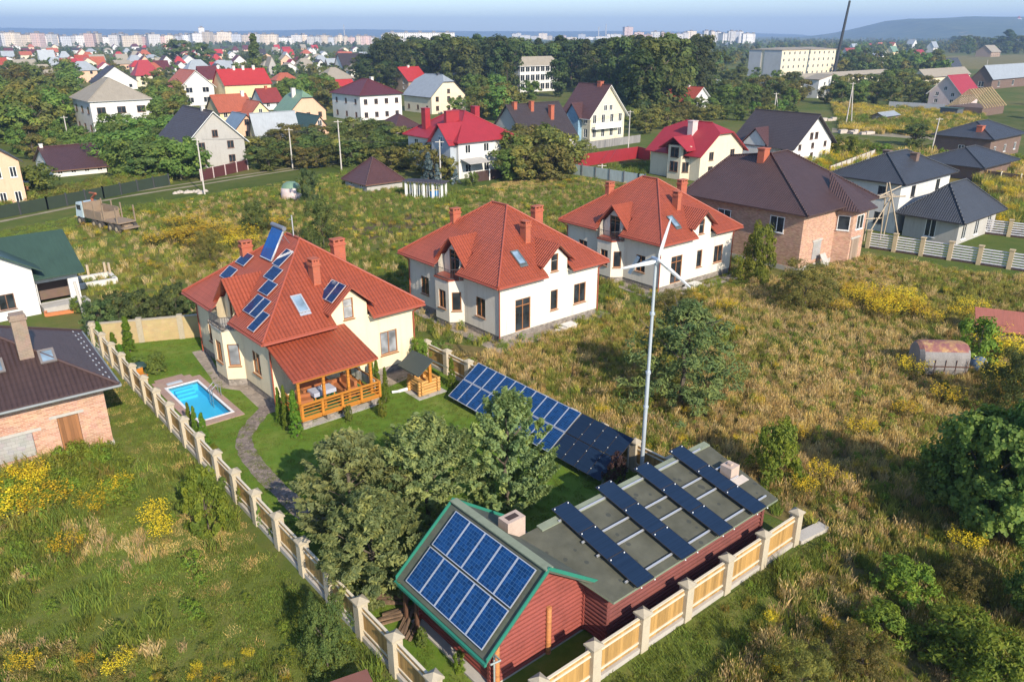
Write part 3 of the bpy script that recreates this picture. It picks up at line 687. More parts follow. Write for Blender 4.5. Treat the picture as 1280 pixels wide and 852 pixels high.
# ================================================================== wind turbine
TB = S(28.2, 23.05)
tur = thing('wind_turbine', 'small white three bladed wind turbine on a slim pale mast', 'wind turbine', TB, 0)
M_TURB = plain('turbine_white', (.52, .55, .58), .35, .05); M_MAST = plain('galvanised', (.50, .56, .60), .4, .12, .6, metal=.3)
HUB = 12.1
g = MB(); g.tube((0, 0, 0), (0, 0, 6.3), .11, .10, 12); g.tube((0, 0, 6.3), (0, 0, HUB - .15), .085, .072, 12)
for z in (4.4, 6.3, 9.4): g.tube((0, 0, z - .06), (0, 0, z + .06), .135, n=12)
g.build('mast', M_MAST, tur)
rd = Vector((.12, -.93, .12)).normalized()                  # rotor axis, towards the viewer
rx = rd.cross(Vector((0, 0, 1))).normalized() * -1; ry = rx.cross(rd).normalized() * -1
if ry.z < 0: ry = -ry
hub = Vector((0, 0, HUB)) + rd * .35
g = MB(); g.tube(Vector((0, 0, HUB)) - rd * .55, Vector((0, 0, HUB)) + rd * .25, .09, .115, 12); g.lathe([(0, .0)], (0, 0, 0), 3) if 0 else None
g.build('nacelle', M_TURB, tur)
g = MB(); g.tube(hub - rd * .12, hub + rd * .12, .125, .10, 12); g.tube(hub + rd * .12, hub + rd * .22, .10, .02, 12); g.build('hub', M_TURB, tur)
def blade(ang, ln):
    a = R(ang); dr = rx * math.cos(a) + ry * math.sin(a); tn = (-rx * math.sin(a) + ry * math.cos(a)); g = MB()
    prof = []
    for f_, w, tw in ((.04, .08, .9), (.14, .19, .5), (.3, .20, .32), (.6, .155, .18), (.9, .10, .1), (1.0, .04, .08)):
        ch = tn * math.cos(tw) + rd * math.sin(tw); th = rd * math.cos(tw) - tn * math.sin(tw); c0 = hub + dr * ln * f_; t_ = .16 * w + .015
        prof.append([c0 + ch * w * .6, c0 + ch * .15 * w + th * t_, c0 - ch * w * .4, c0 + ch * .1 * w - th * t_])
    for p0, p1 in zip(prof, prof[1:]):
        for i in range(4): g.face([p0[i], p0[(i + 1) % 4], p1[(i + 1) % 4], p1[i]], 0, None, True)
    g.face(prof[-1]); g.build('blade', M_TURB, tur)
blade(74, 2.0); blade(-40, 2.1); blade(190, 1.85)
g = MB(); b0_ = Vector((0, 0, HUB)) - rd * .5; tdir = Vector((-.55, .6, -.75)).normalized()
g.tube(b0_, b0_ + Vector((-.5, .75, -.5)), .05, n=8); g.obox(b0_ + Vector((-.5, .75, -.2)), (-.35, .35, -.95), (-.12, .1, .05), (0, .04, .02)); g.build('tail_vane', M_TURB, tur)
# ================================================================== red log cabin with the panel roof
cab = thing('log_cabin', 'red log cabin with ten blue panels on its green shingle roof', 'cabin', S(12.8, 16.6), YAW)
M_LOGR = plain('red_logs', (.25, .056, .040), .75, .45, 1.4, fine=.45)
M_SHING = bricks('green_shingle', (.095, .105, .078), (.065, .075, .055), (.07, .08, .06), .5, .16, .9, stain=.4)
M_GREENT = plain('teal_trim', (.025, .19, .13), .45, .12)
W2, RZ, EZ, CLEN = 2.85, 4.42, 2.0, 5.75
RE, REZ = 5.7, 2.35                                            # right eave
x0, x1, y0, y1 = .75, 5.25, .65, 5.2
def roofz(x): return EZ + (RZ - EZ) * x / W2 if x < W2 else RZ - (RZ - REZ) * (x - W2) / (RE - W2)
g = MB()
z = .12
while z < RZ - .25:
    xa = max(x0, (z + .12 - EZ) / (RZ - EZ) * W2 + .12); xb = min(x1, RE - (z + .12 - REZ) / (RZ - REZ) * (RE - W2) - .12)
    if xb - xa > .2:
        for yy in (y0, y1): g.tube((xa - (.18 if xa == x0 else 0), yy, z), (xb + (.18 if xb == x1 else 0), yy, z), .108, n=8)
    if z < 2.1:
        for xx in (x0, x1): g.tube((xx, y0 - .18, z + .1), (xx, y1 + .18, z + .1), .108, n=8)
    z += .2
g.build('wall', M_LOGR, cab)
for x in (x0 + .1, 3.35): g = MB(); g.tube((x, y0 - .14, .05), (x, y0 - .14, 2.2 if x > 1 else roofz(x) - .1), .11, n=8); g.build('log_end_post', planks('orange_log', (.52, .22, .08), .12, .5, .25, 'u'), cab)
g = MB(); g.shell([[(0, 0, EZ), (W2, 0, RZ), (W2, CLEN, RZ), (0, CLEN, EZ)], [(W2, 0, RZ), (RE, 0, REZ), (RE, CLEN, REZ), (W2, CLEN, RZ)]], .12)
g.build('roof', M_SHING, cab)
g = MB()
for yy, sg in ((-.03, 1), (CLEN - .02, 1)):
    g.obox((-.02, yy, EZ - .02), (W2, 0, RZ - EZ), (0, .05, 0), (0, 0, .16)); g.obox((W2, yy - .001, RZ - .02), (RE - W2, 0, REZ - RZ), (0, .05, 0), (0, 0, .16))
g.box(-.12, -.02, -.03, CLEN, EZ - .14, EZ - .02)
g.build('verge_trim', M_GREENT, cab)
g = MB(); g.bar((W2, -.02, RZ + .05), (W2, CLEN, RZ + .05), .34, .06); g.build('ridge_cap', plain('pale_green_cap', (.20, .23, .16), .8, .2, 3), cab)
usl = Vector((W2, 0, RZ - EZ)); ul = usl.normalized(); nl = Vector((-(RZ - EZ), 0, W2)).normalized()
for r_ in range(2):
    for k in range(5): panel_on(cab, Vector((0, .38, EZ)) + ul * (.2 + r_ * 1.68) + Vector((0, k * .965, 0)), Vector((0, .955, 0)), ul * 1.6, nl, M_ALU, M_CELL, fw=.035, off=.08)
g = MB(); M_CHP = plain('pink_render_chimney', (.48, .37, .30), .9, .3, 2.5, fine=.4)
cx, cy = 4.1, 3.55; g.box(cx - .45, cx + .45, cy - .3, cy + .3, 2.9, 4.25); g.build('chimney', M_CHP, cab)
g = MB(); g.box(cx - .27, cx + .27, cy - .14, cy + .14, 4.2, 4.258); g.build('flue', plain('soot', (.05, .03, .025), .9), cab)
g = MB(); g.tube((.1, -.08, EZ - .1), (.55, -.06, EZ - .2), .04, n=6); g.tube((.55, -.06, EZ - .2), (.6, .3, EZ - .25), .04, n=6); g.tube((.6, .35, EZ - .25), (.6, .35, .1), .04, n=6)
g.build('downpipe', plain('grey_pipe', (.32, .36, .34), .5), cab)
for yy in (4.6, 5.4): g = MB(); g.box(.12, .24, yy, yy + .12, 0, 2.0); g.build('eave_post', planks('dark_post', (.12, .06, .035), .1), cab)
g = MB(); g.box(.3, 5.4, .55, 5.3, -.2, .1); g.build('plinth', M_CONC, cab)
# ================================================================== low shed with four panel strips
shed = thing('long_shed', 'low red log shed carrying four dark panel strips', 'shed', S(17.9, 15.5), YAW)
ZF, ZB, LEN, DEP = 2.5, 3.42, 10.75, 4.35
def sz(y): return ZF + (ZB - ZF) * y / DEP
m, nt, b = newmat('patched_roof_felt'); co = coords(nt)
col = ramp(nt, noisef(nt, co, 1.2, 5, .6), [(.3, (.056, .058, .040)), (.7, (.098, .098, .070))])
v = N(nt, 'ShaderNodeTexVoronoi', Scale=1.7); L(nt, co, v.inputs['Vector']); wn = noisef(nt, co, 2.5, 3)
pt = mth(nt, 'LESS_THAN', mth(nt, 'ADD', v.outputs['Distance'], mth(nt, 'MULTIPLY', wn, .25)), .32)
L(nt, mixc(nt, mth(nt, 'MULTIPLY', pt, .75), col, (.035, .04, .036)), b.inputs['Base Color']); b.inputs['Roughness'].default_value = .9; M_FELT = m
g = MB(); g.shell([[(0, 0, ZF), (LEN, 0, ZF), (LEN + .35, DEP, ZB), (-1.0, DEP, ZB)]], .1, 0, 1)
g.build('roof', [M_FELT, plain('green_felt_edge', (.16, .19, .13), .8, .2)], shed)
g = MB(); z = .12
while z < 2.35:
    g.tube((.3, .55, z), (LEN - .3, .55, z), .105, n=8); g.tube((LEN - .4, .4, z + .1), (LEN - .4, DEP - .2, z + .1), .105, n=8); g.tube((.2, .4, z + .1), (.2, 1.9, z + .1), .105, n=8); g.tube((.3, DEP - .4, z), (LEN - .3, DEP - .4, z), .105, n=8); z += .2
g.box(.3, LEN - .4, .48, .62, 2.2, 2.52); g.build('wall', plain('dark_red_logs', (.17, .05, .04), .8, .35, 1.6, fine=.3), shed)
g = MB(); g.obox((.1, DEP - .3, ZB - .05), (LEN + .2, 0, 0), (0, .36, .05), (0, 0, .06)); g.build('back_flashing', plain('pale_green_cap', (.2, .23, .16)), shed)
ys = Vector((0, DEP, ZB - ZF)).normalized(); ns = Vector((0, -(ZB - ZF), DEP)).normalized()
for cs in (19.5, 22.1, 24.55, 27.0):
    xx = cs - 17.9 - .48
    for k in range(3): panel_on(shed, Vector((xx, -.12, ZF)) + ys * (k * 1.64), Vector((.96, 0, 0)), ys * 1.63, ns, M_BLACKTRIM, M_CELLB, fw=.012, off=.16)
g = MB()
for f_ in (.35, 1.9, 2.75, 4.15): g.obox(Vector((1.0, 0, ZF)) + ys * f_ + ns * .06, (9.3, 0, 0), ys * .07, ns * .07)
g.build('rail', M_ALU, shed)
g = MB()
for cs in (19.5, 22.1, 24.55, 27.0):
    for f_ in (-.1, 1.52, 3.16, 4.8):
        for dx in (-.38, .38): g.lathe([(0, .05), (.028, .04), (.025, 0)], Vector((cs - 17.9 + dx, -.12, ZF)) + ys * f_ + ns * .2, 7)
g.build('clamps', M_WHITEF, shed)
g = MB(); cp = Vector((28.05 - 17.9, 17.75 - 15.5, 0)); zc = sz(cp.y); g.box(cp.x - .32, cp.x + .32, cp.y - .3, cp.y + .3, zc - .2, zc + .5); g.box(cp.x - .1, cp.x + .1, cp.y - .1, cp.y + .1, zc + .5, zc + .6); g.build('chimney', M_CHP, shed)
g = MB(); g.obox(Vector((cp.x - .5, cp.y - .75, sz(cp.y - .75) + .01)), (1.0, 0, 0), ys * .4, ns * .03); g.build('chimney_flashing', plain('pale_mortar', (.5, .44, .38), .9, .2), shed)
# planting boxes & clutter between fence and cabin
for i, (px, py, rz) in enumerate(((500, 770, 20), (512, 785, 75), (488, 752, -10))):
    q = thing('log_pile', ('grey lumber pile between the board fence and the cabin', 'stack of old boards beside the cabin porch posts', 'broken crate by the fence near the cabin')[i], ('lumber pile', 'board stack', 'crate')[i], P(px, py), rz)
    for k in range(5): g = MB(); g.bar((-.8 + random.uniform(-.2, .2), -.3 + k * .14, .1 + .09 * (k % 2)), (.8, -.3 + k * .14 + random.uniform(-.2, .2), .12 + .1 * (k % 3)), .1, .07); g.build('board', planks('old_wood', (.20, .13, .08), .1, .8, .4), q)
# ================================================================== unfinished brick house on the left
M_BRK = bricks('salmon_brick', (.56, .33, .22), (.32, .15, .09), (.46, .38, .31), .28, .095, stain=.18)
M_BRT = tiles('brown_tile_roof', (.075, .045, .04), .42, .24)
M_BRTR = plain('brown_trim', (.07, .04, .035), .5)
lyaw = 37.5; lo = P(143, 556); lb = thing('brick_house', 'unfinished salmon brick house with brown tile roof by the long board fence', 'house', lo, lyaw)
LW, LD, le, lr = 15.0, 9.0, 3.95, 7.2
g = MB(); wallgrid(g, (-LW, 0, 0), (1, 0, 0), LW, 3.9, [(LW - 2.5, LW - 1.45, .45, 2.5), (LW - 6.2, LW - 3.75, .65, 2.05)], .2)
wallgrid(g, (0, 0, 0), (0, 1, 0), LD, 3.9); wallgrid(g, (0, LD, 0), (-1, 0, 0), LW, 3.9); wallgrid(g, (-LW, LD, 0), (0, -1, 0), LD, 3.9); g.build('wall', M_BRK, lb)
g = MB(); g.box(-LW - .05, .05, -.06, LD + .05, -.2, .32); g.build('plinth', M_CONC, lb)
g = MB(); g.box(-2.48, -1.47, .02, .08, .45, 2.45); g.build('door', planks('orange_door', (.26, .115, .045), .2, .6, .45), lb)
g = MB(); g.box(-6.18, -3.77, .03, .12, .67, 2.03); g.build('bricked_up_window', bricks('grey_block', (.36, .35, .33), (.30, .29, .27), (.22, .21, .2), .4, .2), lb)
g = MB(); g.box(-2.85, -1.15, -.03, .2, 2.5, 2.66); g.build('lintel', M_CONC, lb); g = MB(); g.box(-6.6, -3.3, -.03, .2, 2.05, 2.22); g.build('lintel', M_CONC, lb)
o_ = .75; e = lambda x, y: (x, y, le)
A, B = (-5.2, LD / 2, lr), (-LW + 5.2, LD / 2, lr)
g = MB(); g.shell([[e(-LW - o_, -o_), e(o_, -o_), A, B], [e(o_, -o_), e(o_, LD + o_), A], [e(o_, LD + o_), e(-LW - o_, LD + o_), B, A], [e(-LW - o_, LD + o_), e(-LW - o_, -o_), B]], .15, 0, 1); g.build('roof', [M_BRT, M_BRTR], lb)
g = MB(); g.tube(e(o_, -o_), A, .09, n=6); g.tube(e(o_, LD + o_), A, .09, n=6); g.tube(A, B, .09, n=6); g.build('ridge_cap', M_BRTR, lb)
g = MB(); g.tube((-LW, -o_ - .06, le - .12), (o_ + .06, -o_ - .06, le - .12), .08, n=7); g.tube((o_ + .06, -o_, le - .12), (o_ + .06, LD + o_, le - .12), .08, n=7); g.build('gutter', plain('grey_gutter', (.20, .22, .22), .5), lb)
hz = lambda x, y: min(le + (y + o_) * (lr - le) / (LD / 2 + o_), le + (o_ - x) * (lr - le) / (5.2 + o_))
ch = P(28, 425, hz(-5, 3.4)); M_ = Matrix.Rotation(R(-lyaw), 3, 'Z'); cl = M_ @ (ch - lo)
g = MB(); g.box(cl.x - .35, cl.x + .35, cl.y - .35, cl.y + .35, 4.8, hz(cl.x, cl.y) + 2.3); g.box(cl.x - .42, cl.x + .42, cl.y - .42, cl.y + .42, hz(cl.x, cl.y) + 2.0, hz(cl.x, cl.y) + 2.1); g.build('chimney', bricks('buff_brick_chimney', (.28, .20, .15), (.22, .16, .12), (.3, .25, .2)), lb)
nf = Vector((0, -(lr - le), LD / 2 + o_)).normalized(); uf = Vector((0, LD / 2 + o_, lr - le)).normalized()
for pxy in ((64, 458), (1, 478)):
    p_ = M_ @ (P(*pxy, 5.2) - lo); x = p_.x; y = 1.3; o2 = Vector((x - .4, y, le + (y + o_) * (lr - le) / (LD / 2 + o_))) + nf * .02
    f = MB()
    for q, e1, e2 in ((o2, Vector((.8, 0, 0)), uf * .12), (o2 + uf * .85, Vector((.8, 0, 0)), uf * .12), (o2 + uf * .12, Vector((.12, 0, 0)), uf * .73), (o2 + uf * .12 + Vector((.68, 0, 0)), Vector((.12, 0, 0)), uf * .73)): f.obox(q, e1, e2, nf * .09)
    w_ = f.build('roof_window', plain('grey_brown_frame', (.17, .15, .14), .5), lb); f = MB(); i = o2 + nf * .05 + Vector((.1, 0, 0)) + uf * .1
    f.face([i, i + Vector((.6, 0, 0)), i + Vector((.6, 0, 0)) + uf * .77, i + uf * .77]); f.build('pane', M_BLUEGL, w_)
nr = Vector((lr - le, 0, 5.2 + o_)).normalized(); ur = Vector((-(5.2 + o_), 0, lr - le)).normalized(); g = MB()
for k in range(11):
    for d in (0, .35): g.obox(Vector((o_, -.1 + k * .85, le)) + ur * (.35 + d * .8) + nr * .02 + Vector((0, .25 * (d > 0), 0)), (0, .13, 0), ur * .08, nr * .04)
g.build('snow_guards', M_ALU, lb)
# ================================================================== neighbourhood houses
FOOT = []                                     # footprints (x, y, radius) that plants keep clear of
def roofkit(kind, Lx, Dy, h, rz, ov, front=0.0, hipk=.5):
    """polygons of a roof over a Lx x Dy rectangle; eaves drop with the overhang"""
    if kind == 'hip':
        m = min(Lx, Dy) / 2; k = (rz - h) / (m); ez = h - ov * k * .5
        if Lx >= Dy: A, B = (m, Dy / 2, rz), (Lx - m, Dy / 2, rz)
        else: A, B = (Lx / 2, m, rz), (Lx / 2, Dy - m, rz)
        a, b, c, d = (-ov, -ov, ez), (Lx + ov, -ov, ez), (Lx + ov, Dy + ov, ez), (-ov, Dy + ov, ez)
        if abs(Lx - Dy) < .3: B = A; return [[a, b, A], [b, c, A], [c, d, A], [d, a, A]], [(a, A), (b, A), (c, A), (d, A)]
        if Lx >= Dy: return [[a, b, B, A], [b, c, B], [c, d, A, B], [d, a, A]], [(a, A), (b, B), (c, B), (d, A), (A, B)]
        return [[a, b, A], [b, c, B, A], [c, d, B], [d, a, A, B]], [(a, A), (b, A), (c, B), (d, B), (A, B)]
    if kind in ('gv', 'hv'):
        k = (rz - h) / (Lx / 2); ez = h - ov * k; o2 = ov * .8
        if kind == 'gv':
            A, B = (Lx / 2, -o2, rz), (Lx / 2, Dy + o2, rz)
            return [[(-ov, -o2, ez), A, B, (-ov, Dy + o2, ez)], [(Lx + ov, -o2, ez), (Lx + ov, Dy + o2, ez), B, A]], [(A, B)]
        q = .32; z1 = h + (rz - h) * (1 - q) ; w = Lx / 2 * q                    # clipped gable
        A, B = (Lx / 2, w * 1.3, rz), (Lx / 2, Dy - w * 1.3, rz)
        p, r, p2, r2 = (Lx / 2 - w, -o2, z1), (Lx / 2 + w, -o2, z1), (Lx / 2 - w, Dy + o2, z1), (Lx / 2 + w, Dy + o2, z1)
        return [[(-ov, -o2, ez), p, A, B, p2, (-ov, Dy + o2, ez)], [(Lx + ov, -o2, ez), (Lx + ov, Dy + o2, ez), r2, B, A, r], [p, r, A], [p2, B, r2]], [(A, B)]
    if kind == 'gu':
        k = (rz - h) / (Dy / 2); ez = h - ov * k; o2 = ov * .8
        A, B = (-o2, Dy / 2, rz), (Lx + o2, Dy / 2, rz)
        return [[(-o2, -ov, ez), (Lx + o2, -ov, ez), B, A], [(-o2, Dy + ov, ez), A, B, (Lx + o2, Dy + ov, ez)]], [(A, B)]
    if kind == 'brown':
        n_, r_, b_, l_ = (-ov, -ov, 5.9), (Lx + ov, -ov, 5.9), (Lx + ov, Dy + ov, 5.9), (-ov, Dy + ov, 5.9); A, B, C = (5.6, 7.8, 10.25), (8.6, 7.8, 10.3), (5.3, 12.6, 9.55)
        return [[n_, A, C], [n_, C, l_], [n_, r_, B, A], [r_, b_, B], [b_, C, A], [b_, A, B], [b_, l_, C]], [(n_, A), (r_, B), (l_, C), (A, B), (A, C)]
    if kind == 'flat':                         # single slope falling to the left
        return [[(-ov, -ov, h - .1), (Lx + ov, -ov, rz), (Lx + ov, Dy + ov, rz), (-ov, Dy + ov, h - .1)]], []
def house(label, pos, yaw, Lx, Dy, h, rz, kind, wall, roofm, trim=None, wr=(2, 1), wl=(2, 1), gr=0, gl=0, chim=(), ov=.5, fm=None, plinth=None, cat='house', name='house', chm=None, lw=None, base=.9, rooft=.14, wsz=(1.1, 1.35), door=None, gm=None, lb_group=None, simple=False):
    root = thing(name, label, cat, pos, yaw, lb_group)
    FOOT.append((pos, yaw, Lx, Dy))
    fm = fm or M_WHITEF; gm = gm or M_GLASS
    X, Y = Vector((1, 0, 0)), Vector((0, 1, 0))
    def rows(n, W, nr, wz):
        hs = []
        for r_ in range(nr):
            st = h / nr
            for k in range(n):
                cx = W * (k + .5) / n + (.0 if n < 3 else 0); z0 = st * r_ + min(base, st * .35); z1 = min(z0 + wz[1], st * (r_ + 1) - .15)
                hs.append((cx - wz[0] / 2, cx + wz[0] / 2, z0, z1))
        return hs
    hr = rows(*((wr[0], Lx, wr[1])), wsz) if wr[0] else []; hl = rows(wl[0], Dy, wl[1], wsz) if wl[0] else []
    m = MB()
    wallgrid(m, (0, 0, 0), X, Lx, h, hr, .1); wallgrid(m, (0, Dy, 0), -Y, Dy, h, hl, .1)
    wallgrid(m, (Lx, 0, 0), Y, Dy, h); wallgrid(m, (Lx, Dy, 0), -X, Lx, h)
    if kind == 'gv':
        m.face([(0, 0, h), (Lx, 0, h), (Lx / 2, 0, rz - .08)]); m.face([(Lx, Dy, h), (0, Dy, h), (Lx / 2, Dy, rz - .08)])
    if kind == 'hv':
        z1 = h + (rz - h) * .68; w = Lx / 2 * .32
        m.face([(0, 0, h), (Lx, 0, h), (Lx / 2 + w, 0, z1 - .05), (Lx / 2 - w, 0, z1 - .05)]); m.face([(Lx, Dy, h), (0, Dy, h), (Lx / 2 - w, Dy, z1 - .05), (Lx / 2 + w, Dy, z1 - .05)])
    if kind == 'gu':
        m.face([(0, Dy, h), (0, 0, h), (0, Dy / 2, rz - .08)]); m.face([(Lx, 0, h), (Lx, Dy, h), (Lx, Dy / 2, rz - .08)])
    if kind == 'flat':
        m.face([(0, 0, h), (Lx, 0, h), (Lx, 0, rz - .1), (0, 0, h - .05)]); m.face([(Lx, 0, h), (Lx, Dy, h), (Lx, Dy, rz - .1), (Lx, 0, rz - .1)])
    m.build('wall', wall, root)
    for a in hr: window(root, (0, 0, 0), X, *a, fm, gm, mull=1, depth=.08)
    for a in hl: window(root, (0, Dy, 0), -Y, *a, fm, gm, mull=1, depth=.08)
    gz = h + .5; g = min(1.0, (rz - h) * .4)
    for n, W, O, U in ((gr, Lx, (0, -.012, 0), X), (gl, Dy, (-.012, Dy, 0), -Y)):
        for k in range(n):
            cx = W / 2 + (k - (n - 1) / 2) * 1.7; window(root, O, U, cx - .5, cx + .5, gz, gz + g + .2, fm, gm, depth=-.002, mull=1)
    if plinth: q = MB(); q.box(-.04, Lx + .04, -.04, Dy + .04, -.3, .45); q.build('plinth', plinth, root)
    ps, rd = roofkit(kind, Lx, Dy, h, rz, ov)
    q = MB(); q.shell(ps, rooft, 0, 1); q.build('roof', [roofm, trim or M_BLACKTRIM], root)
    if not simple and rd:
        q = MB()
        for a, b in rd: q.tube(Vector(a) + Vector((0, 0, .03)), Vector(b) + Vector((0, 0, .03)), .1, n=5)
        q.build('ridge_cap', roofm, root)
    for c in chim:
        s_, t_, w_, d_, up = c[:5]; q = MB(); x, y = s_ * Lx, t_ * Dy
        q.box(x - w_ / 2, x + w_ / 2, y - d_ / 2, y + d_ / 2, h + .2, rz + up); q.box(x - w_ / 2 - .07, x + w_ / 2 + .07, y - d_ / 2 - .07, y + d_ / 2 + .07, rz + up, rz + up + .12)
        q.build('chimney', c[5] if len(c) > 5 else (chm or M_CHIMR), root)
    return root
def fit(c, xl, xr, ye, yr, kind, yaw=40.0, ov=.5):
    """survey of a house: near base corner, left/right ends, eave and ridge heights in the photo -> metres"""
    o = P(*c); u, v = axes(yaw)
    Lx = bisect(lambda k: Q(o + u * k)[0] - xr, .5, 80); Dy = bisect(lambda k: xl - Q(o + v * k)[0], .5, 60)
    h = bisect(lambda k: ye - Q(o + Vector((0, 0, k)))[1], .5, 40)
    if kind in ('gv', 'hv'): a = o + u * Lx / 2
    elif kind == 'gu': a = o + v * Dy / 2
    else:
        m_ = min(Lx, Dy) / 2; a = o + u * m_ + v * m_
    rz = bisect(lambda k: yr - Q(a + Vector((0, 0, k)))[1], .5, 60)
    return o, Lx, Dy, h, max(rz, h + .4)
def mid(label, c, xl, xr, ye, yr, kind, wall, roofm, yaw=40.0, maxD=None, maxL=None, fL=None, fD=None, rise=None, **kw):
    o, Lx, Dy, h, rz = fit(c, xl, xr, ye, yr, kind, yaw); Lx = fL or Lx; Dy = fD or Dy; rz = h + rise if rise else rz
    if maxD: Dy = min(Dy, maxD)
    if maxL: Lx = min(Lx, maxL)
    return house(label, o, yaw, Lx, Dy, h, rz, kind, wall, roofm, **kw)
W_WHITE = plain('render_white', (.66, .65, .62), .85, .1, .3, fine=.12); W_GREY = plain('render_grey', (.40, .385, .355), .9, .12, .3, fine=.15)
W_CREAM = plain('render_cream', (.68, .60, .44), .85, .1, .3, fine=.1); W_PEACH = plain('render_peach', (.66, .43, .29), .85, .1, .3, fine=.1)
W_YEL = plain('render_yellow', (.70, .56, .32), .85, .1, .3); W_PINK = plain('render_pink', (.58, .47, .45), .85, .1, .3); W_TAN = bricks('tan_brick', (.36, .25, .17), (.3, .2, .13), (.35, .3, .25))
W_BLUEG = plain('render_bluegrey', (.38, .42, .46), .85, .1, .3); W_DKBRN = bricks('brown_brick', (.17, .10, .07), (.13, .08, .06), (.2, .17, .15)); W_DKGREY = plain('dark_render', (.09, .10, .11), .8, .15, .3)
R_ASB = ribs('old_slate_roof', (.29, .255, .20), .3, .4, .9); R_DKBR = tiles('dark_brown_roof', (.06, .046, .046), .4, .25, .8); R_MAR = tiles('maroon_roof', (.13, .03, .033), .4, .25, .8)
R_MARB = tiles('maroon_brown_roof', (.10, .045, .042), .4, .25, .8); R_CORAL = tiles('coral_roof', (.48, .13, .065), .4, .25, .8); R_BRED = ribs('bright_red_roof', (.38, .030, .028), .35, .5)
R_CRIM = ribs('crimson_roof', (.31, .022, .030), .35, .5); R_GRN = ribs('sage_green_roof', (.16, .26, .17), .35, .5); R_DGRN = ribs('bottle_green_roof', (.035, .07, .05), .3, .6)
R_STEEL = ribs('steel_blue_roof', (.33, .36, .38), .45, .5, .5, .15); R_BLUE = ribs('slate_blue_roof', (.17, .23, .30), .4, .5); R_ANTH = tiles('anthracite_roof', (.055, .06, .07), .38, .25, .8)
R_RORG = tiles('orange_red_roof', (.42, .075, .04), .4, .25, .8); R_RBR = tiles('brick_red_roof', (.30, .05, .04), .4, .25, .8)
M_WHT = plain('white_trim', (.74, .74, .72), .6, .06); M_REDT2 = plain('crimson_trim', (.31, .022, .03), .5); M_CHW = plain('white_chimney', (.66, .62, .57), .9, .1)
M_BRN = plain('brown_frame', (.17, .085, .05), .6)
mid('two storey white house under an old grey hip roof', (120, 171), 98, 193.5, 126, 97.5, 'hip', W_WHITE, R_ASB, wr=(3, 2), wl=(3, 2), fm=M_BRN, trim=W_GREY, plinth=W_PEACH, wsz=(1.9, 1.5))
mid('grey gabled house with dark brown roof and white verges near the lamp pole', (238, 214), 196, 309, 178, 139, 'gv', W_GREY, R_DKBR, wr=(2, 2), wl=(0, 1), gr=1, trim=M_WHT, fm=M_BRN, maxD=14, chim=((.5, .3, .6, .6, .5, M_CHW),), ov=.7, wsz=(1.2, 1.3))
mid('low white outbuilding with long maroon roof left of the grey gabled house', (68, 222), 46, 134, 212, 184, 'gu', W_WHITE, R_MARB, wr=(4, 1), wl=(1, 1), chim=((.02, .5, .5, .5, .4, M_CHW),), trim=M_BRN, wsz=(.8, .9))
mid('peach house with arched windows and a dark roof beyond the green roofed house', (-40, 268), -90, 36, 205, 176, 'gv', W_PEACH, R_DKBR, wr=(4, 2), wl=(0, 1), fm=M_WHITEF, maxD=12, plinth=M_CONC, wsz=(.8, 1.4))
mid('house with plain dark maroon roof among trees above the low outbuilding', (-28, 180), -60, 18, 160, 133, 'gu', W_GREY, R_MARB, wr=(2, 1))
f_ = mid('white balconied house with coral roof between the slate hip roof and the long red roof', (229, 133), 211, 270, 108, 88, 'gv', W_WHITE, R_CORAL, wr=(2, 2), wl=(2, 2), trim=M_WHT, ov=.8, wsz=(2.2, 1.7))
mid('long yellow house under a bright red roof with three white chimneys', (284, 132), 270, 341, 105, 87, 'gu', W_YEL, R_BRED, wr=(5, 1), wl=(1, 1), chim=((.35, .5, .8, .8, .9, M_CHW), (.55, .5, .8, .8, .9, M_CHW), (.78, .5, .8, .8, .9, M_CHW)), trim=M_REDT2)
mid('coral roofed house behind the grey gabled house', (276, 152), 260, 318, 139, 119, 'gu', W_YEL, R_CORAL, wr=(3, 1), wl=(1, 1), chim=((.9, .45, .8, .8, .7, M_CHW),))
mid('cream gable house with coral roof beside the sage green roof', (312, 153), 297, 342, 145, 127, 'gv', W_YEL, R_CORAL, wr=(2, 1), wl=(1, 1), gr=1, maxD=14)
mid('peach gabled house with slate blue roof right of the grey gabled house', (297, 178), 281, 325, 160, 143, 'gv', W_PEACH, R_BLUE, wr=(1, 1), wl=(1, 1), gr=1, fm=M_BRN, maxD=14)
mid('cream house under a pale silver sheet roof', (322, 180), 314, 374, 168, 142, 'gu', W_YEL, R_STEEL, wr=(2, 1), wl=(1, 1), maxD=14)
mid('dark red roofed house tucked behind the sage green roof', (330, 138), 316, 354, 127, 111, 'gu', W_WHITE, R_RBR, wr=(2, 1), wl=(1, 1), chim=((.5, .5, .8, .6, .6),))
mid('peach house under a sage green roof with a white chimney', (364, 153), 345, 408, 139, 114, 'hv', W_PEACH, R_GRN, wr=(3, 1), wl=(1, 1), gr=0, fm=M_BRN, chim=((.35, .5, 1, .8, .5, M_CHW),), maxD=16)
mid('low house with bottle green roof and pink gable', (391, 177), 364, 412, 161, 145, 'gv', W_PEACH, R_DGRN, wr=(1, 1), wl=(1, 1), gr=1, maxD=15)
mid('white two storey house with maroon hip roof', (452, 152), 417, 503, 119, 98.5, 'hip', W_WHITE, R_MAR, wr=(4, 2), wl=(3, 2), chim=((.62, .45, .7, .9, .3, M_CHW),), fm=M_BRN)
mid('house with bright red gable roof behind the maroon hip roof', (424, 124), 411, 447, 113, 100, 'gu', W_BLUEG, R_BRED, wr=(1, 1), wl=(1, 1))
mid('cream house with silver blue clipped gable roof', (540, 143), 506, 582, 120, 94, 'hv', W_CREAM, R_STEEL, wr=(3, 2), wl=(3, 1), gr=1, fm=M_BRN, chim=((.5, .35, .7, .7, .3, M_DARKMET),))
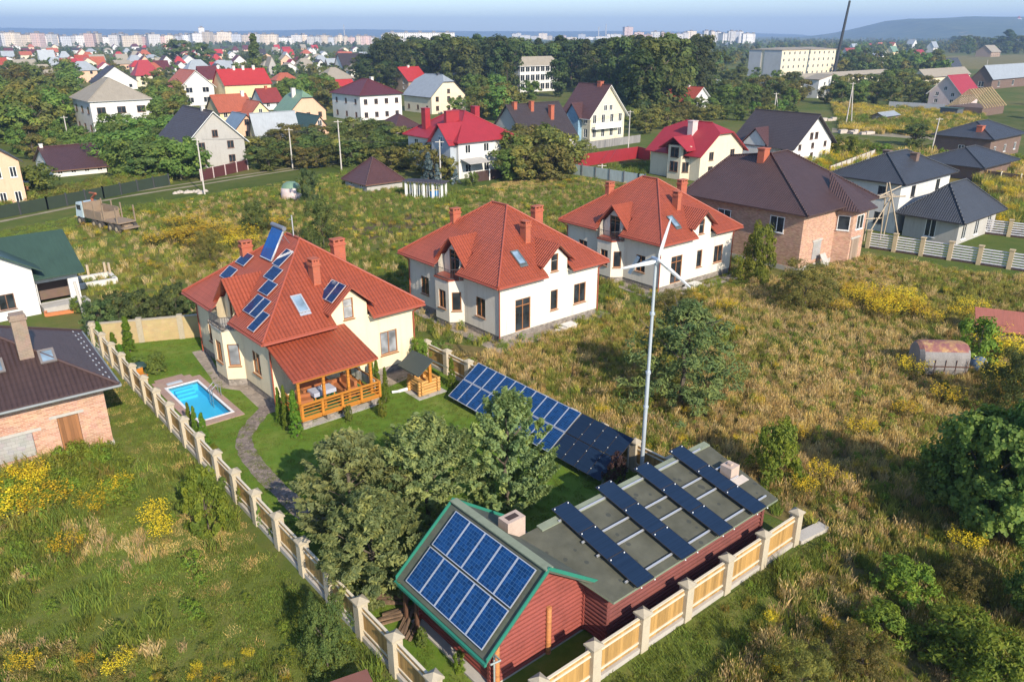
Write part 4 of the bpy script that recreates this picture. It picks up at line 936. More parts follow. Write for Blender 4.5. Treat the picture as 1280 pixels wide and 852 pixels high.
mid('tan brick house with bright red roof in front of the forest belt', (511, 114), 487, 536, 101, 84, 'gu', W_TAN, R_BRED, wr=(2, 1), wl=(2, 2), chim=((.5, .5, .8, .8, .5, M_CHW),))
mid('blue grey cottage under a wide tan slate roof', (408, 109), 393, 443, 99, 84.5, 'hip', W_BLUEG, R_ASB, wr=(2, 1), wl=(1, 1))
mid('white gabled house with grey slate roof at the forest edge', (571, 114), 552, 595, 104, 91.5, 'gv', W_WHITE, R_ASB, wr=(1, 1), wl=(2, 1), gr=1)
mid('low maroon roofed outbuilding before the maroon hip roof', (495, 168), 474, 524, 159, 143, 'hip', W_PINK, R_MARB, wr=(2, 1), wl=(1, 1))
# red roofed white house with red chimneys
rc = mid('white house with crimson roof, three red chimneys and a corner balcony', (574, 224), 512, 641, 176, 139, 'hip', W_WHITE, R_CRIM, wr=(3, 2), wl=(3, 2), trim=M_REDT2, ov=.7, chim=((.12, .75, 1.0, 1.2, .3, M_REDT2), (.22, .35, 2.6, .7, .2, M_REDT2), (.75, .45, 1.0, 1.2, .5, M_REDT2)), fm=M_WHITEF)
o_, L_, D_, h_, r_ = fit((574, 224), 512, 641, 176, 139, 'hip')
q = MB(); yy = 3.2; hw = 2.6; q.box(-1.2, .2, yy - hw, yy + hw, 0, h_ - .2); q.face([(-1.2, yy + hw, h_ - .2), (-1.2, yy - hw, h_ - .2), (-1.2, yy, h_ + 2.3)]); q.build('gable_bay', W_BLUEG, rc)
q = MB()
for sg in (-1, 1): q.shell([[(-1.8, yy + sg * (hw + .5), h_ - .6), (-1.8, yy, h_ + 2.5), (3.4, yy, h_ + 2.5), (.3, yy + sg * (hw + .5), h_ - .6)]], .12)
q.build('gable_bay_roof', R_CRIM, rc)
window(rc, (-1.2, yy + hw, 0), (0, -1, 0), hw - .6, hw + .6, h_ - 1.2, h_ + .5, M_WHITEF, M_BLUEGL, depth=-.002)
q = MB(); x = L_ - 3.6; q.box(x, L_ - .3, -1.1, -.02, h_ * .5 - .2, h_ * .5); q.box(x, L_ - .3, -1.1, -1.03, h_ * .5, h_ * .5 + .9); q.build('balcony', plain('flower_boxes', (.45, .2, .12), .9, .5, 4, fine=.6), rc)
q = MB(); q.obox((.3, -2.6, 2.6), (4.2, 0, 0), (0, 2.6, .5), (0, 0, .08)); q.build('canopy', W_GREY, rc)
# maroon pyramid cottage
mid('small cottage under a steep maroon pyramid roof on the grass', (459, 240), 432, 503, 229, 197, 'hip', W_GREY, R_MARB, wr=(0, 1), wl=(2, 1), trim=M_BRN, ov=.45)
mid('wide house with plain dark charcoal roof and brick chimneys', (656, 188), 614, 717, 170, 131, 'gu', W_GREY, R_DKBR, wr=(3, 1), wl=(1, 1), lw=W_DKGREY, chim=((.1, .45, .8, .8, .4), (.4, .4, .8, .8, .4), (.7, .25, .9, .9, -.5)), ov=.7, maxD=17)
cv = mid('tall cream gabled house with brown roof and long balconies', (737, 178), 703, 779, 143, 106, 'gv', W_CREAM, R_MARB, wr=(4, 2), wl=(3, 2), gr=2, trim=M_WHT, ov=.9, chim=((.5, .3, 1.0, 1.0, .5),), wsz=(1.1, 1.8), maxD=19)
o_, L_, D_, h_, r_ = fit((737, 178), 703, 779, 143, 106, 'gv')
q = MB(); q.box(.3, L_ - 2.2, -1.3, -.02, h_ * .5 - .2, h_ * .5 + .02); q.box(.3, L_ - 2.2, -1.3, -1.2, h_ * .5, h_ * .5 + .9); q.build('balcony', M_WHT, cv)
q = MB()
for sg in (-1, 1): q.shell([[(-1.5, 4.5 + sg * 2.6, h_ - .8), (-1.5, 4.5, h_ + 2.2), (3, 4.5, h_ + 2.2), (.4, 4.5 + sg * 2.6, h_ - .8)]], .15)
q.build('side_gable_roof', R_MARB, cv)
q = MB(); q.box(-1.1, .1, 2.6, 6.4, 0, h_ - .5); q.face([(-1.1, 6.4, h_ - .5), (-1.1, 2.6, h_ - .5), (-1.1, 4.5, h_ + 1.9)]); q.build('side_gable', plain('blue_panels', (.22, .36, .48), .5, .3, 2), cv)
# red roofed cream house behind the white villas
xh = mid('cream two storey house with crimson roof and a pink chimney', (873, 227), 812, 925, 191, 155, 'hv', W_CREAM, R_CRIM, wr=(2, 2), wl=(0, 1), gr=0, trim=M_REDT2, ov=.8, fm=M_BRN, chim=((.3, .45, 1.3, 1.0, .2, W_PINK),), wsz=(1.2, 1.5))
o_, L_, D_, h_, r_ = fit((873, 227), 812, 925, 191, 155, 'hv')
q = MB(); yb = D_ * .42; bay = [(.1, yb + 2.4), (-1.1, yb + 1.3), (-1.1, yb - 1.3), (.1, yb - 2.4)]
q.prism(bay, 0, h_ + .8); q.build('bay', W_CREAM, xh)
for zz in (1.2, h_ * .5 + 1.2): window(xh, (-1.1, yb + 1.3, 0), (0, -1, 0), .5, 2.1, zz, zz + 1.6, M_BRN, M_GLASS, depth=-.002); window(xh, (-1.1, yb - 1.3, 0), (1.2, -1.1, 0), .3, 1.3, zz, zz + 1.6, M_BRN, M_GLASS, depth=-.002)
q = MB()
for sg in (-1, 1): q.shell([[(-1.8, yb + sg * 2.9, h_ + .3), (-1.8, yb, h_ + 2.2), (L_ * .25, yb, h_ + 2.2), (L_ * .08, yb + sg * 2.9, h_ + .3)]], .14)
q.build('bay_roof', R_CRIM, xh)
yh = mid('white gabled house with deep brown roof behind the big brick house', (989, 206), 918, 1036, 181, 143, 'gv', W_WHITE, R_DKBR, wr=(3, 2), wl=(3, 1), gr=2, trim=R_DKBR, ov=1.0, fm=M_BRN, wsz=(1.0, 1.7))
o_, L_, D_, h_, r_ = fit((989, 206), 918, 1036, 181, 143, 'gv')
q = MB()
for sg in (-1, 1): q.shell([[(-1.2, D_ * .62 + sg * 2.9, h_ - .5), (-1.2, D_ * .62, h_ + 2.4), (3.2, D_ * .62, h_ + 2.4), (.3, D_ * .62 + sg * 2.9, h_ - .5)]], .14)
q.build('side_gable_roof', R_MARB, yh); q = MB(); yb = D_ * .62; q.box(-.9, .1, yb - 2.3, yb + 2.3, 0, h_ - .3); q.face([(-.9, yb + 2.3, h_ - .3), (-.9, yb - 2.3, h_ - .3), (-.9, yb, h_ + 2.0)]); q.build('side_gable', W_WHITE, yh)
mid('house with orange red roof and white gable among the orchard trees', (863, 138), 824, 887, 126, 109, 'gv', W_WHITE, R_RORG, wr=(1, 1), wl=(1, 1), gr=1, trim=M_WHT, chim=((.5, .4, .7, .7, .4, M_CHW),), ov=.9)
mid('dark brick house with grey roof and a tall brick chimney at the far right', (1234, 200), 1222, 1330, 173, 143, 'hip', W_DKBRN, R_ANTH, fL=15, fD=10, rise=2.3, wr=(3, 1), wl=(1, 1), chim=((.14, .3, 1.4, 1.0, -.5),), ov=.7)
mid('open shelter under a low grey hip roof before the dark brick house', (1222, 226), 1210, 1330, 207, 180, 'hip', W_DKBRN, R_ANTH, fL=13, fD=9, rise=2.0, wr=(0, 1), wl=(0, 1), ov=1.0, name='shelter', cat='shelter')
mid('pink gabled house with a crimson cross roof', (1198, 133), 1159, 1221, 116, 94.5, 'gu', W_PINK, R_CRIM, wr=(1, 2), wl=(2, 2), gl=1, trim=M_WHT, ov=.8)
mid('tiny brick hut with a pale sheet roof on the far grass', (1103, 154), 1089, 1122, 145, 141, 'gu', W_TAN, R_STEEL, wr=(1, 1), wl=(1, 1), name='hut', cat='hut', wsz=(.8, .9))
cb_ = mid('four storey cream block with a grey end wall behind the trees', (974, 97), 934, 1041, 62.5, 59.5, 'hip', W_CREAM, R_ASB, wr=(11, 4), wl=(1, 4), trim=W_TAN, name='apartment_block', cat='apartment block', wsz=(1.4, 1.6), simple=True)
q = MB(); o_, L_, D_, h_, r_ = fit((974, 97), 934, 1041, 62.5, 59.5, 'hip'); q.box(-.2, -.02, -.1, D_ * .52, 0, h_ - .1); q.box(-.2, -.02, D_ * .62, D_ + .1, 0, h_ - .1); q.build('end_wall', plain('end_wall_grey', (.46, .47, .48), .9, .15, .2), cb_)
mid('pale columned school half hidden by the forest belt', (650, 116), 640, 699, 82, 71, 'hip', W_WHITE, R_ASB, wr=(8, 3), wl=(2, 3), trim=M_WHT, name='school', cat='school', wsz=(2.2, 3.2), simple=True)
mid('long low arcade of pale arches before the cream block', (1000, 110), 990, 1140, 97, 92.5, 'gu', W_CREAM, R_ASB, wr=(14, 1), wl=(1, 1), name='arcade', cat='building', wsz=(2.4, 3.4), base=.2, simple=True)
mid('small pale two storey block with a tilted grey roof', (1021, 123), 1003, 1036, 99, 93, 'flat', W_WHITE, R_ASB, wr=(1, 2), wl=(1, 2), trim=W_TAN)
mid('brown workshop under a wide silver sheet roof', (1238, 112), 1212, 1320, 98, 82, 'gu', W_DKBRN, R_STEEL, wr=(5, 1), wl=(1, 1), name='workshop', cat='workshop', wsz=(2.2, 2.2))
mid('long barn with tan slate roof left of the silver roofed workshop', (1155, 107), 1136, 1211, 96, 87, 'gu', W_CREAM, R_ASB, wr=(3, 1), wl=(1, 1), name='barn', cat='barn')
mid('low black roofed house on the far field', (1186, 89), 1172, 1201, 83, 73, 'gu', W_DKGREY, R_ANTH, wr=(2, 1), wl=(1, 1))
mid('white gabled house with a pale porch roof behind the arcade trees', (1096, 84), 1083, 1112, 76, 63.5, 'gv', W_WHITE, R_STEEL, wr=(2, 1), wl=(1, 1), gr=1)
mid('red roofed white house on the open field', (1145, 74), 1131, 1158, 69, 62.5, 'gu', W_WHITE, R_CRIM, wr=(2, 1), wl=(1, 1))
# ---------- big unfinished brick house with the brown roof
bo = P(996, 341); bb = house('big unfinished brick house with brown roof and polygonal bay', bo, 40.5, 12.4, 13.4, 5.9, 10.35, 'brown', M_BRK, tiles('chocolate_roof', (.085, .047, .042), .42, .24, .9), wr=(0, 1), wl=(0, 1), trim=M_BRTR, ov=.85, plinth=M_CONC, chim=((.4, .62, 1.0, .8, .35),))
X_, Y_ = Vector((1, 0, 0)), Vector((0, 1, 0))
for a in ((2.0, 3.6, 3.6, 5.2), (8.2, 9.8, 3.4, 4.9), (9.2, 10.8, .6, 2.6)): window(bb, (-.012, 13.4, 0), -Y_, 13.4 - a[1], 13.4 - a[0], a[2], a[3], M_WHITEF, M_GLASS, depth=-.002)
by = MB(); bp = [(6.2, .1), (6.9, -1.5), (9.6, -1.5), (10.9, .1)]; by.prism(bp, -.2, 5.9); by.build('bay', M_BRK, bb)
by = MB(); ap = (8.6, 2.6, 8.7); pts = [(5.5, .5, 5.55), (6.4, -2.3, 5.55), (10.1, -2.3, 5.55), (11.7, .5, 5.55)]
by.shell([[pts[i], pts[i + 1], ap] for i in range(3)], .13, 0, 1); by.build('bay_roof', [MATS['chocolate_roof'], M_BRTR], bb)
window(bb, (6.2, .1, 0), (.7, -1.6, 0), .3, 1.5, 3.4, 4.9, M_WHITEF, M_GLASS, depth=-.002, mull=0); window(bb, (6.9, -1.5, 0), X_, .7, 2.1, 3.4, 4.9, M_WHITEF, M_GLASS, depth=-.002)
window(bb, (9.6, -1.5, 0), (1.3, 1.6, 0), .4, 1.5, .8, 2.8, M_WHITEF, M_GLASS, depth=-.002); window(bb, (9.6, -1.5, 0), (1.3, 1.6, 0), .4, 1.5, 3.4, 4.9, M_WHITEF, M_GLASS, depth=-.002)
q = MB(); q.box(7.2, 8.7, -1.56, -1.5, .3, 2.5); q.build('boarded_door', planks('grey_boards', (.30, .22, .16), .2), bb)
q = MB(); q.box(2.4, 3.9, -.05, .02, .9, 2.7); q.build('bricked_up_window', MATS['grey_block'], bb); q = MB(); q.box(2.2, 4.1, -.06, .0, 2.7, 2.9); q.build('lintel', M_CONC, bb); q = MB(); q.box(7.0, 8.9, -1.57, -1.5, 2.5, 2.7); q.build('lintel', M_CONC, bb)
q = MB(); q.obox((3.2, -1.2, 0), (1.0, 0, 0), (0, .8, 1.4), (0, -.05, .03)); tag(q.build('concrete_slab', M_CONC, None, bo, 40.5), 'grey slab leaning on the big unfinished brick house', 'slab')
# ---------- white house with two dark grey hip roofs, scaffolding
g0 = Vector((45.0, 90.8, 0)); gh = house('unfinished pale house under a dark grey hip roof with two brick chimneys', g0, 40.5, 13.4, 8.4, 6.1, 8.5, 'hip', W_WHITE, R_ANTH, wr=(2, 2), wl=(2, 2), trim=M_BLACKTRIM, ov=.7, fm=M_DARKMET, chim=((.38, .55, .8, .8, .15, W_DKBRN), (.6, .3, .8, .8, -.2, W_DKBRN)))
g1 = Vector((49.5, 85.4, 0)); wg = house('single storey wing under a grey hip roof, striped fence before it', g1, 40.5, 10.6, 6.0, 3.05, 6.1, 'hip', W_GREY, R_ANTH, wr=(3, 1), wl=(1, 1), trim=M_BLACKTRIM, ov=.8, wsz=(1.2, 2.0), base=.4)
sc_ = thing('scaffolding', 'rough pole scaffolding between the brick house and the pale house', 'scaffolding', P(1100, 300), 40)
for i, (a, b) in enumerate((((0, 0, 0), (.4, .5, 6.4)), ((1.6, -1.4, 0), (-.2, 0, 6.6)), ((-1.8, 1.0, 0), (-1.5, 1.2, 5.5)), ((-2.6, 0, 5.2), (2.4, -.2, 5.9)), ((-1.6, 1.6, 4.8), (2.2, -1.0, 4.9)), ((-2.4, 1, 2.6), (.6, .4, 2.4)), ((-2.2, .4, 1.0), (1.2, 0, 5.2)), ((2.0, .6, 0), (2.1, .5, 5.0)))):
    g = MB(); g.tube(a, b, .085, n=6); g.build('pole', planks('scaffold_pole', (.42, .34, .24), .1, .8), sc_)
g = MB()
for k in range(4): g.obox((-1.9 + .02 * k, .1 + k * .3, 4.95 + .01 * k), (3.6, -.2, 0), (0, .27, 0), (0, 0, .05))
g.build('deck', MATS['scaffold_pole'], sc_)
# ---------- green roofed house at the left edge
go = P(52, 392); gw = house('white house with dark green roof still under construction, left edge', go - axes(42)[0] * 9, 42, 9.0, 8.0, 4.2, 7.0, 'gv', W_WHITE, R_DGRN, wr=(2, 1), wl=(0, 1), gr=0, ov=.7, trim=R_DGRN, fm=M_BRN, wsz=(1.2, 1.3))
g = MB(); g.shell([[(8.2, .3, 2.9), (13.0, .3, 2.9), (13.0, 5.4, 5.7), (5.0, 5.4, 5.7)], [(5.0, 5.4, 5.7), (13.0, 5.4, 5.7), (13.0, 9.8, 3.3), (5, 9.8, 3.3)]], .12); g.build('garage_roof', R_DGRN, gw)
g = MB(); wallgrid(g, (9, 1.1, 0), X_, 3.5, 3.0, [(.3, 2.7, .5, 2.3)], .3); wallgrid(g, (12.5, 1.1, 0), Y_, 8.2, 3.1); wallgrid(g, (12.5, 9.3, 0), -X_, 3.5, 3.1); g.face([(12.5, 1.1, 3.1), (12.5, 9.3, 3.1), (12.5, 5.4, 5.5)]); g.face([(9.2, 3.0, .3), (12.3, 3.0, .3), (12.3, 3.0, 3.0), (9.2, 3.0, 3.0)], 1); g.build('garage_wall', [W_WHITE, W_DKBRN], gw)
g = MB(); g.box(4.0, 5.6, 2.2, 3.2, 4.5, 8.9); g.build('chimney', W_WHITE, gw)
g = MB(); g.box(9.2, 12.8, -.4, 1.1, -.1, .5); g.build('terrace', M_CONC, gw)
fr = thing('brick_planter', 'open orange brick frame lying before the green roofed house', 'brick planter', P(78, 390), 30)
for a, b in (((-1.2, -.6, .15), (1.2, -.6, .15)), ((-1.2, .6, .15), (1.2, .6, .15)), ((-1.2, -.6, .15), (-1.2, .6, .15)), ((1.2, -.6, .15), (1.2, .6, .15))): g = MB(); g.bar(a, b, .22, .3); g.build('side', plain('orange_brickwork', (.50, .17, .06), .8, .2, 3), fr)
fd = thing('foundation', 'pale concrete foundation frame on the grass right of the green roofed house', 'foundation', P(96, 362), 38)
for a, b in (((0, 0, .25), (3.4, 0, .25)), ((0, 2.6, .25), (3.4, 2.6, .25)), ((3.4, 0, .25), (3.4, 2.6, .25))): g = MB(); g.bar(a, b, .35, .5); g.build('beam', plain('pale_concrete', (.6, .58, .54)), fd)
for x, y in ((1.6, 2.6), (3.1, 2.6), (3.4, 2.2)): g = MB(); g.bar((x, y, .4), (x, y, 1.5), .2, up=(1, 0, 0)); g.build('stub_post', planks('scaffold_pole', (.42, .34, .24)), fd)
# ================================================================== other fences
st = thing('striped_fence', 'fence of pale horizontal slats with brick posts before the grey roofed wing', 'fence', P(1084, 309.5), 0)
def slatfence(root, a, b, n, h=1.75):
    a = Vector(a) - root.location; b = Vector(b) - root.location; d = (b - a); U = d.normalized(); W = Vector((-U.y, U.x, 0)); g_ = d.length / n
    for k in range(n + 1):
        q = MB(); p = a + U * g_ * k; q.obox(p - U * .2 - W * .2 - Vector((0, 0, .2)), U * .4, W * .4, Vector((0, 0, h + .35))); q.obox(p - U * .26 - W * .26 + Vector((0, 0, h + .15)), U * .52, W * .52, Vector((0, 0, .1))); q.build('post', plain('buff_post', (.46, .36, .22), .9, .2, 3, fine=.3), root)
    for k in range(n):
        q = MB(); p = a + U * (g_ * k + .2); w = U * (g_ - .4)
        for j in range(6): q.obox(p + Vector((0, 0, .22 + j * .27)) - W * .02, w, W * .04, Vector((0, 0, .125)), 0)
        q.obox(p + Vector((0, 0, -.1)) - W * .1, w, W * .2, Vector((0, 0, .24)), 1)
        for f_ in (.33, .66): q.obox(p + w * f_ + W * .03 + Vector((0, 0, .15)), U * .06, W * .05, Vector((0, 0, 1.6)), 1)
        q.build('slat_panel', [plain('lilac_white_slat', (.62, .60, .64), .6, .08), M_BRTR], root)
slatfence(st, P(1084, 309.5), P(1300, 342), 6)
st2 = thing('striped_fence', 'fence of pale horizontal slats farther back, beyond the grey roofed wing', 'fence', P(1222, 291), 0); slatfence(st2, P(1222, 291), P(1300, 300), 2)
def sheetfence(name, label, pts, h, mat, posts=None):
    r_ = thing(name, label, 'fence', P(*pts[0])); o = r_.location.copy(); Pp = [P(*p) - o for p in pts]
    q = MB()
    for a, b in zip(Pp, Pp[1:]):
        U = (b - a); W = Vector((-U.y, U.x, 0)).normalized(); q.obox(a - W * .04, U, W * .08, Vector((0, 0, h)))
    q.build('sheet', mat, r_)
    if posts:
        for a, b in zip(Pp, Pp[1:]):
            n = max(1, int((b - a).length / 2.6))
            for k in range(n + 1): q = MB(); p = a.lerp(b, k / n); q.box(p.x - .1, p.x + .1, p.y - .1, p.y + .1, -.1, h + .15); q.build('post', posts, r_)
    return r_
sheetfence('sheet_fence', 'long crimson sheet metal fence left of the crimson roofed house', [(711, 211), (797, 198), (812, 202)], 2.2, ribs('crimson_sheet', (.29, .022, .03), .25, .6))
sheetfence('sheet_fence', 'pale teal sheet fence behind the white villas', [(711, 217), (798, 231), (806, 232)], 1.7, ribs('pale_teal_sheet', (.40, .47, .46), .25, .6), M_DARKMET)
sheetfence('sheet_fence', 'dark red sheet fence under the grey gabled house', [(252, 226), (310, 212)], 1.7, ribs('dark_red_sheet', (.10, .03, .03), .2, .6), W_PINK)
sheetfence('net_fence', 'dark green net fence along the dirt track', [(-10, 275), (60, 262), (130, 248), (212, 231)], 1.6, plain('green_net', (.025, .04, .022), .9, .3, 1.5, fine=.5), M_DARKMET)
sheetfence('sheet_fence', 'dark brown fence with white posts before the crimson roofed white house', [(592, 228), (650, 219)], 1.6, ribs('brown_sheet', (.07, .04, .035), .2, .6), M_WHT)
sheetfence('sheet_fence', 'grey panel fence before the pink gabled house', [(1110, 136), (1180, 140)], 2.2, ribs('grey_sheet', (.42, .43, .44), .5, .5))
sheetfence('block_fence', 'low pale block wall in front of the deep brown roofed house', [(1036, 220), (1092, 198)], 1.6, plain('pale_block', (.5, .46, .4), .9, .2), W_DKBRN)
sheetfence('board_fence', 'weathered board fence by the shelter on the right', [(1180, 218), (1300, 234)], 1.5, planks('weathered_boards', (.14, .09, .06), .2, .8), M_RAILP)
sheetfence('board_fence', 'grey fence beside the cream gabled house', [(716, 190), (800, 178)], 1.6, planks('grey_fence_boards', (.24, .23, .22), .2, .8))
# entrance gate lodge right of the pyramid cottage
gl_ = thing('garden_gate', 'open white framed garden gate hut beside the pyramid cottage', 'gate', P(508, 246), -18)
for x in (0, 1.4, 2.8, 4.2, 5.6): g = MB(); g.box(x - .13, x + .13, -.13, .13, 0, 2.2); g.build('post', M_WHT, gl_); g = MB(); g.box(x - .12, x + .12, 1.4, 1.6, 0, 2.2); g.build('post', M_WHT, gl_)
g = MB(); g.box(-.4, 6.0, -.4, 2.0, 2.2, 2.35); g.build('roof', R_DKBR, gl_)
g = MB()
for k in range(14): g.box(.2 + k * .38, .26 + k * .38, -.04, .02, .1, 1.8)
g.build('bars', M_WHT, gl_)
q = MB(); q.box(-.6, .6, -.5, .5, .1, 1.1); q.box(-.65, .65, -.55, .55, 1.1, 1.22, 1)
for sx in (-.45, .45): q.tube((sx, -.55, .12), (sx, -.45, .12), .12, n=8, mi=1)
tag(q.build('bin', [plain('blue_plastic', (.05, .25, .55), .5), plain('yellow_lid', (.6, .45, .08), .5)], None, P(543, 247), 20), 'blue rubbish bin beside the garden gate hut', 'bin')
# ================================================================== rust-roofed wreck in the meadow
tk = thing('rusty_cabin', 'rusty round cornered trailer cabin sunk in the meadow', 'trailer cabin', P(1170, 463), -4)
sec = []
for k in range(17):
    a = math.pi * k / 16; sec.append((-1.35 * math.cos(a) * (1 if True else 0), 1.35 + .95 * math.sin(a) if 0 < k < 16 else 1.35))
prof = [(-1.2, .25), (-1.38, .7)] + [(x, z) for x, z in sec] + [(1.38, .7), (1.2, .25)]
def ringat(x, k): return [Vector((x, y * k, .3 + (z - .3) * (.75 + .25 * k) * .82)) for y, z in prof]
rings = [ringat(-2.15, .72), ringat(-1.85, .95), ringat(-1.2, 1), ringat(0, 1), ringat(1.2, 1), ringat(1.85, .95), ringat(2.15, .72)]
low, top = MB(), MB()
for a, b in zip(rings, rings[1:]):
    for i in range(len(a) - 1):
        z = (a[i].z + b[i + 1].z) / 2; (top if z > 1.62 else low).face([a[i], b[i], b[i + 1], a[i + 1]], 0, None, True)
for r_, f in ((rings[0], 0), (rings[-1], 1)): low.face(r_ if f else r_[::-1])
low.build('body', plain('peeling_grey_paint', (.24, .225, .215), .85, .5, 1.3, fine=.6), tk)
m, nt, b = newmat('rusted_roof'); co = coords(nt); L(nt, ramp(nt, noisef(nt, co, 1.3, 6, .7), [(.3, (.16, .05, .05)), (.48, (.24, .10, .09)), (.58, (.36, .20, .08)), (.75, (.5, .42, .30))]), b.inputs['Base Color']); b.inputs['Roughness'].default_value = .85
top.build('roof', m, tk)
g = MB()
for y in (-1.4,): 
    for k in range(5): g.box(-1.9 + k * .9, -1.86 + k * .9, y - .02, y + .02, .4, 1.2)
    g.box(-2, 2, y - .03, y + .0, .78, .84)
g.build('frame', plain('dark_rust', (.10, .05, .035), .9), tk); tk.scale = (.78, .9, 1.22); tk.location.z = -.15
g = MB(); g.lathe([(0, 1.0), (.35, .9), (.6, .55), (.62, 0)], (0, 0, 0), 14); tag(g.build('blue_barrel_cover', plain('faded_blue', (.10, .16, .24), .6, .4, 2), None, P(1222, 462), 0), 'faded blue dome cover in the shade beside the rusty cabin', 'cover')
rs = thing('rusty_shed', 'low shed under a faded rust red sheet roof in the meadow', 'shed', P(1214, 420), -24)
g = MB(); g.shell([[(0, -1.4, 1.15), (9, -1.4, 1.15), (9, 1.4, 2.0), (0, 1.4, 2.0)]], .08); g.build('roof', ribs('faded_rust_sheet', (.33, .11, .075), .5, .4, .8), rs)
g = MB(); g.box(.3, 8.8, -1.1, 1.3, 0, 1.25); g.build('wall', W_DKBRN, rs)
q = MB(); q.shell([[(-1.0, -1.0, .8), (.8, -1.0, .7), (.8, .5, .95), (-1.0, .5, 1.05)]], .06); q.box(-.8, .6, -.8, .3, 0, .75); tag(q.build('lean_to_roof', plain('red_brown_felt', (.16, .065, .05), .8, .2, 1), None, P(440, 884), 30), 'small red brown shed roof at the bottom edge by the dark bush', 'shed')
# ================================================================== truck, poles
tr = thing('timber_truck', 'muddy timber truck with a pale blue cab parked on the grass', 'truck', P(134, 284), -35)
M_MUD = plain('dusty_mud', (.25, .185, .125), .95, .25, 2, fine=.4); M_TYRE = plain('tyre', (.05, .045, .04), .9, .2); M_RIM = plain('dusty_rim', (.42, .34, .22), .8, .2)
g = MB(); g.box(-4.6, 3.6, -.45, .45, .75, 1.05); g.box(-2.6, 3.4, -1.15, 1.15, 1.1, 1.28); g.build('chassis', M_MUD, tr); g = MB(); g.box(-2.5, 1.3, -1.15, -1.05, 1.28, 2.15); g.box(-2.5, 1.3, 1.05, 1.15, 1.28, 2.5); g.box(1.2, 1.3, -1.05, 1.05, 1.28, 2.1); g.box(-2.4, 1.2, -1.05, 1.05, 1.28, 1.6); g.build('load_box', M_MUD, tr)
g = MB(); v = [(-4.6, -1.15, 1.0), (-3.0, -1.15, 1.0), (-3.0, 1.15, 1.0), (-4.6, 1.15, 1.0), (-4.35, -1.05, 2.75), (-3.0, -1.05, 2.8), (-3.0, 1.05, 2.8), (-4.35, 1.05, 2.75)]
g.mesh(v, [(0, 3, 2, 1), (4, 5, 6, 7), (0, 1, 5, 4), (1, 2, 6, 5), (2, 3, 7, 6), (3, 0, 4, 7)]); cabn = g.build('cab', plain('pale_blue_cab', (.45, .55, .58), .5, .2, 2), tr)
g = MB(); g.obox((-4.52, -.9, 1.9), (.14, 0, .75), (0, 1.8, 0), (-.02, 0, .0)); g.box(-4.2, -3.3, -1.13, -1.1, 1.9, 2.5); g.build('pane', M_GLASS, cabn)
for x in (-3.9, -.6, .75, 3.0, 4.3):
    for y in (-1.0, 1.0): g = MB(); g.tube((x, y - .2, .55), (x, y + .2, .55), .55, n=14); w_ = g.build('wheel', M_TYRE, tr); g = MB(); g.tube((x, y - .22, .55), (x, y + .22, .55), .27, n=10); g.build('rim', M_RIM, w_)
g = MB(); g.box(2.6, 4.9, -.5, .5, .7, .95); g.box(2.4, 4.8, -1.1, 1.1, 1.15, 1.3); g.box(4.9, 5.6, -1.0, 1.0, .6, .75); g.build('trailer_bed', M_MUD, tr)
g = MB()
for x in (-2.5, -.2, 1.8, 4.6):
    for y in (-1.12, 1.12): g.bar((x, y, 1.2), (x, y, 3.1), .13, up=(1, 0, 0))
g.box(-2.7, -2.55, -1.1, 1.1, 1.2, 2.9); g.build('stakes', M_MUD, tr)
g = MB(); g.tube((-2.9, .3, 1.2), (-2.9, .3, 3.2), .18, n=8); g.tube((-2.9, .3, 3.2), (-1.6, .2, 3.9), .14, n=8); g.tube((-1.6, .2, 3.9), (-3.8, .6, 3.7), .13, n=8); g.build('loader_crane', plain('rust_orange', (.30, .09, .04), .7, .3, 2), tr)
M_POLE = plain('pale_pole', (.50, .46, .41), .9, .15, 1.5); POLES = []
def pole(label, base, ytop, lean=(0, 0), arm=True, r=.13, frame=False):
    o = P(*base); h = bisect(lambda k: ytop - Q(o + Vector((lean[0] * k, lean[1] * k, k)))[1], 1, 60)
    t = thing('utility_pole', label, 'utility pole', o); top = Vector((lean[0] * h, lean[1] * h, h))
    g = MB(); g.tube((0, 0, -.2), top, r, r * .7, 8)
    if frame: g.tube((1.6, .3, -.2), top * .95, r * .9, r * .7, 8)
    g.build('mast', M_POLE, t)
    if arm: g = MB(); g.bar(top + Vector((-.7, 0, -.3)), top + Vector((.7, 0, -.3)), .1); g.build('crossarm', M_POLE, t); POLES.append((o + top))
    return t
pole('leaning white pole between the green roof and the garden wall', (113, 418), 352, (-.09, .0), False, .15)
pole('lamp pole on the track in front of the grey gabled house', (256, 243), 172)
pole('pole left of the pyramid cottage', (427, 213), 150)
pole('pole standing at the orchard edge', (366, 211), 160)
pole('pole before the crimson roofed white house', (551, 227), 175)
pole('pole at the corner by the cream gabled house', (785, 190), 138)
pole('pole among the far left trees', (88, 187), 145)
pole('pole in front of the teal fence', (752, 222), 205, (0, 0), True)
pole('pole right of the white house under the slate hip roof', (85, 172), 156, (0, 0), False)
pole('a-frame pole left of the tiny brick hut', (1057, 157), 103, (.03, 0), True, .16, True)
pole('pole on the grass left of the grey panel fence', (1110, 131), 103, (.03, 0))
pole('leaning pole beside the dark brick house', (1163, 194), 147, (.06, 0))
pole('a-frame pole behind the deep brown roof', (967, 146), 116, (0, 0), True, .16, True)
pole('thin far pole near the workshop', (1229, 104), 75, (0, 0), False)
cp = P(1041, 97); hh = bisect(lambda k: 1 - Q(cp + Vector((.085 * k, 0, k)))[1], 5, 80)
g = MB(); g.tube((0, 0, -.5), (.085 * hh, 0, hh), .95, .55, 12); tag(g.build('chimney_stack', plain('black_steel', (.025, .027, .03), .6, .2), None, cp), 'very tall thin black chimney stack by the cream block', 'chimney stack')
wi = MB()
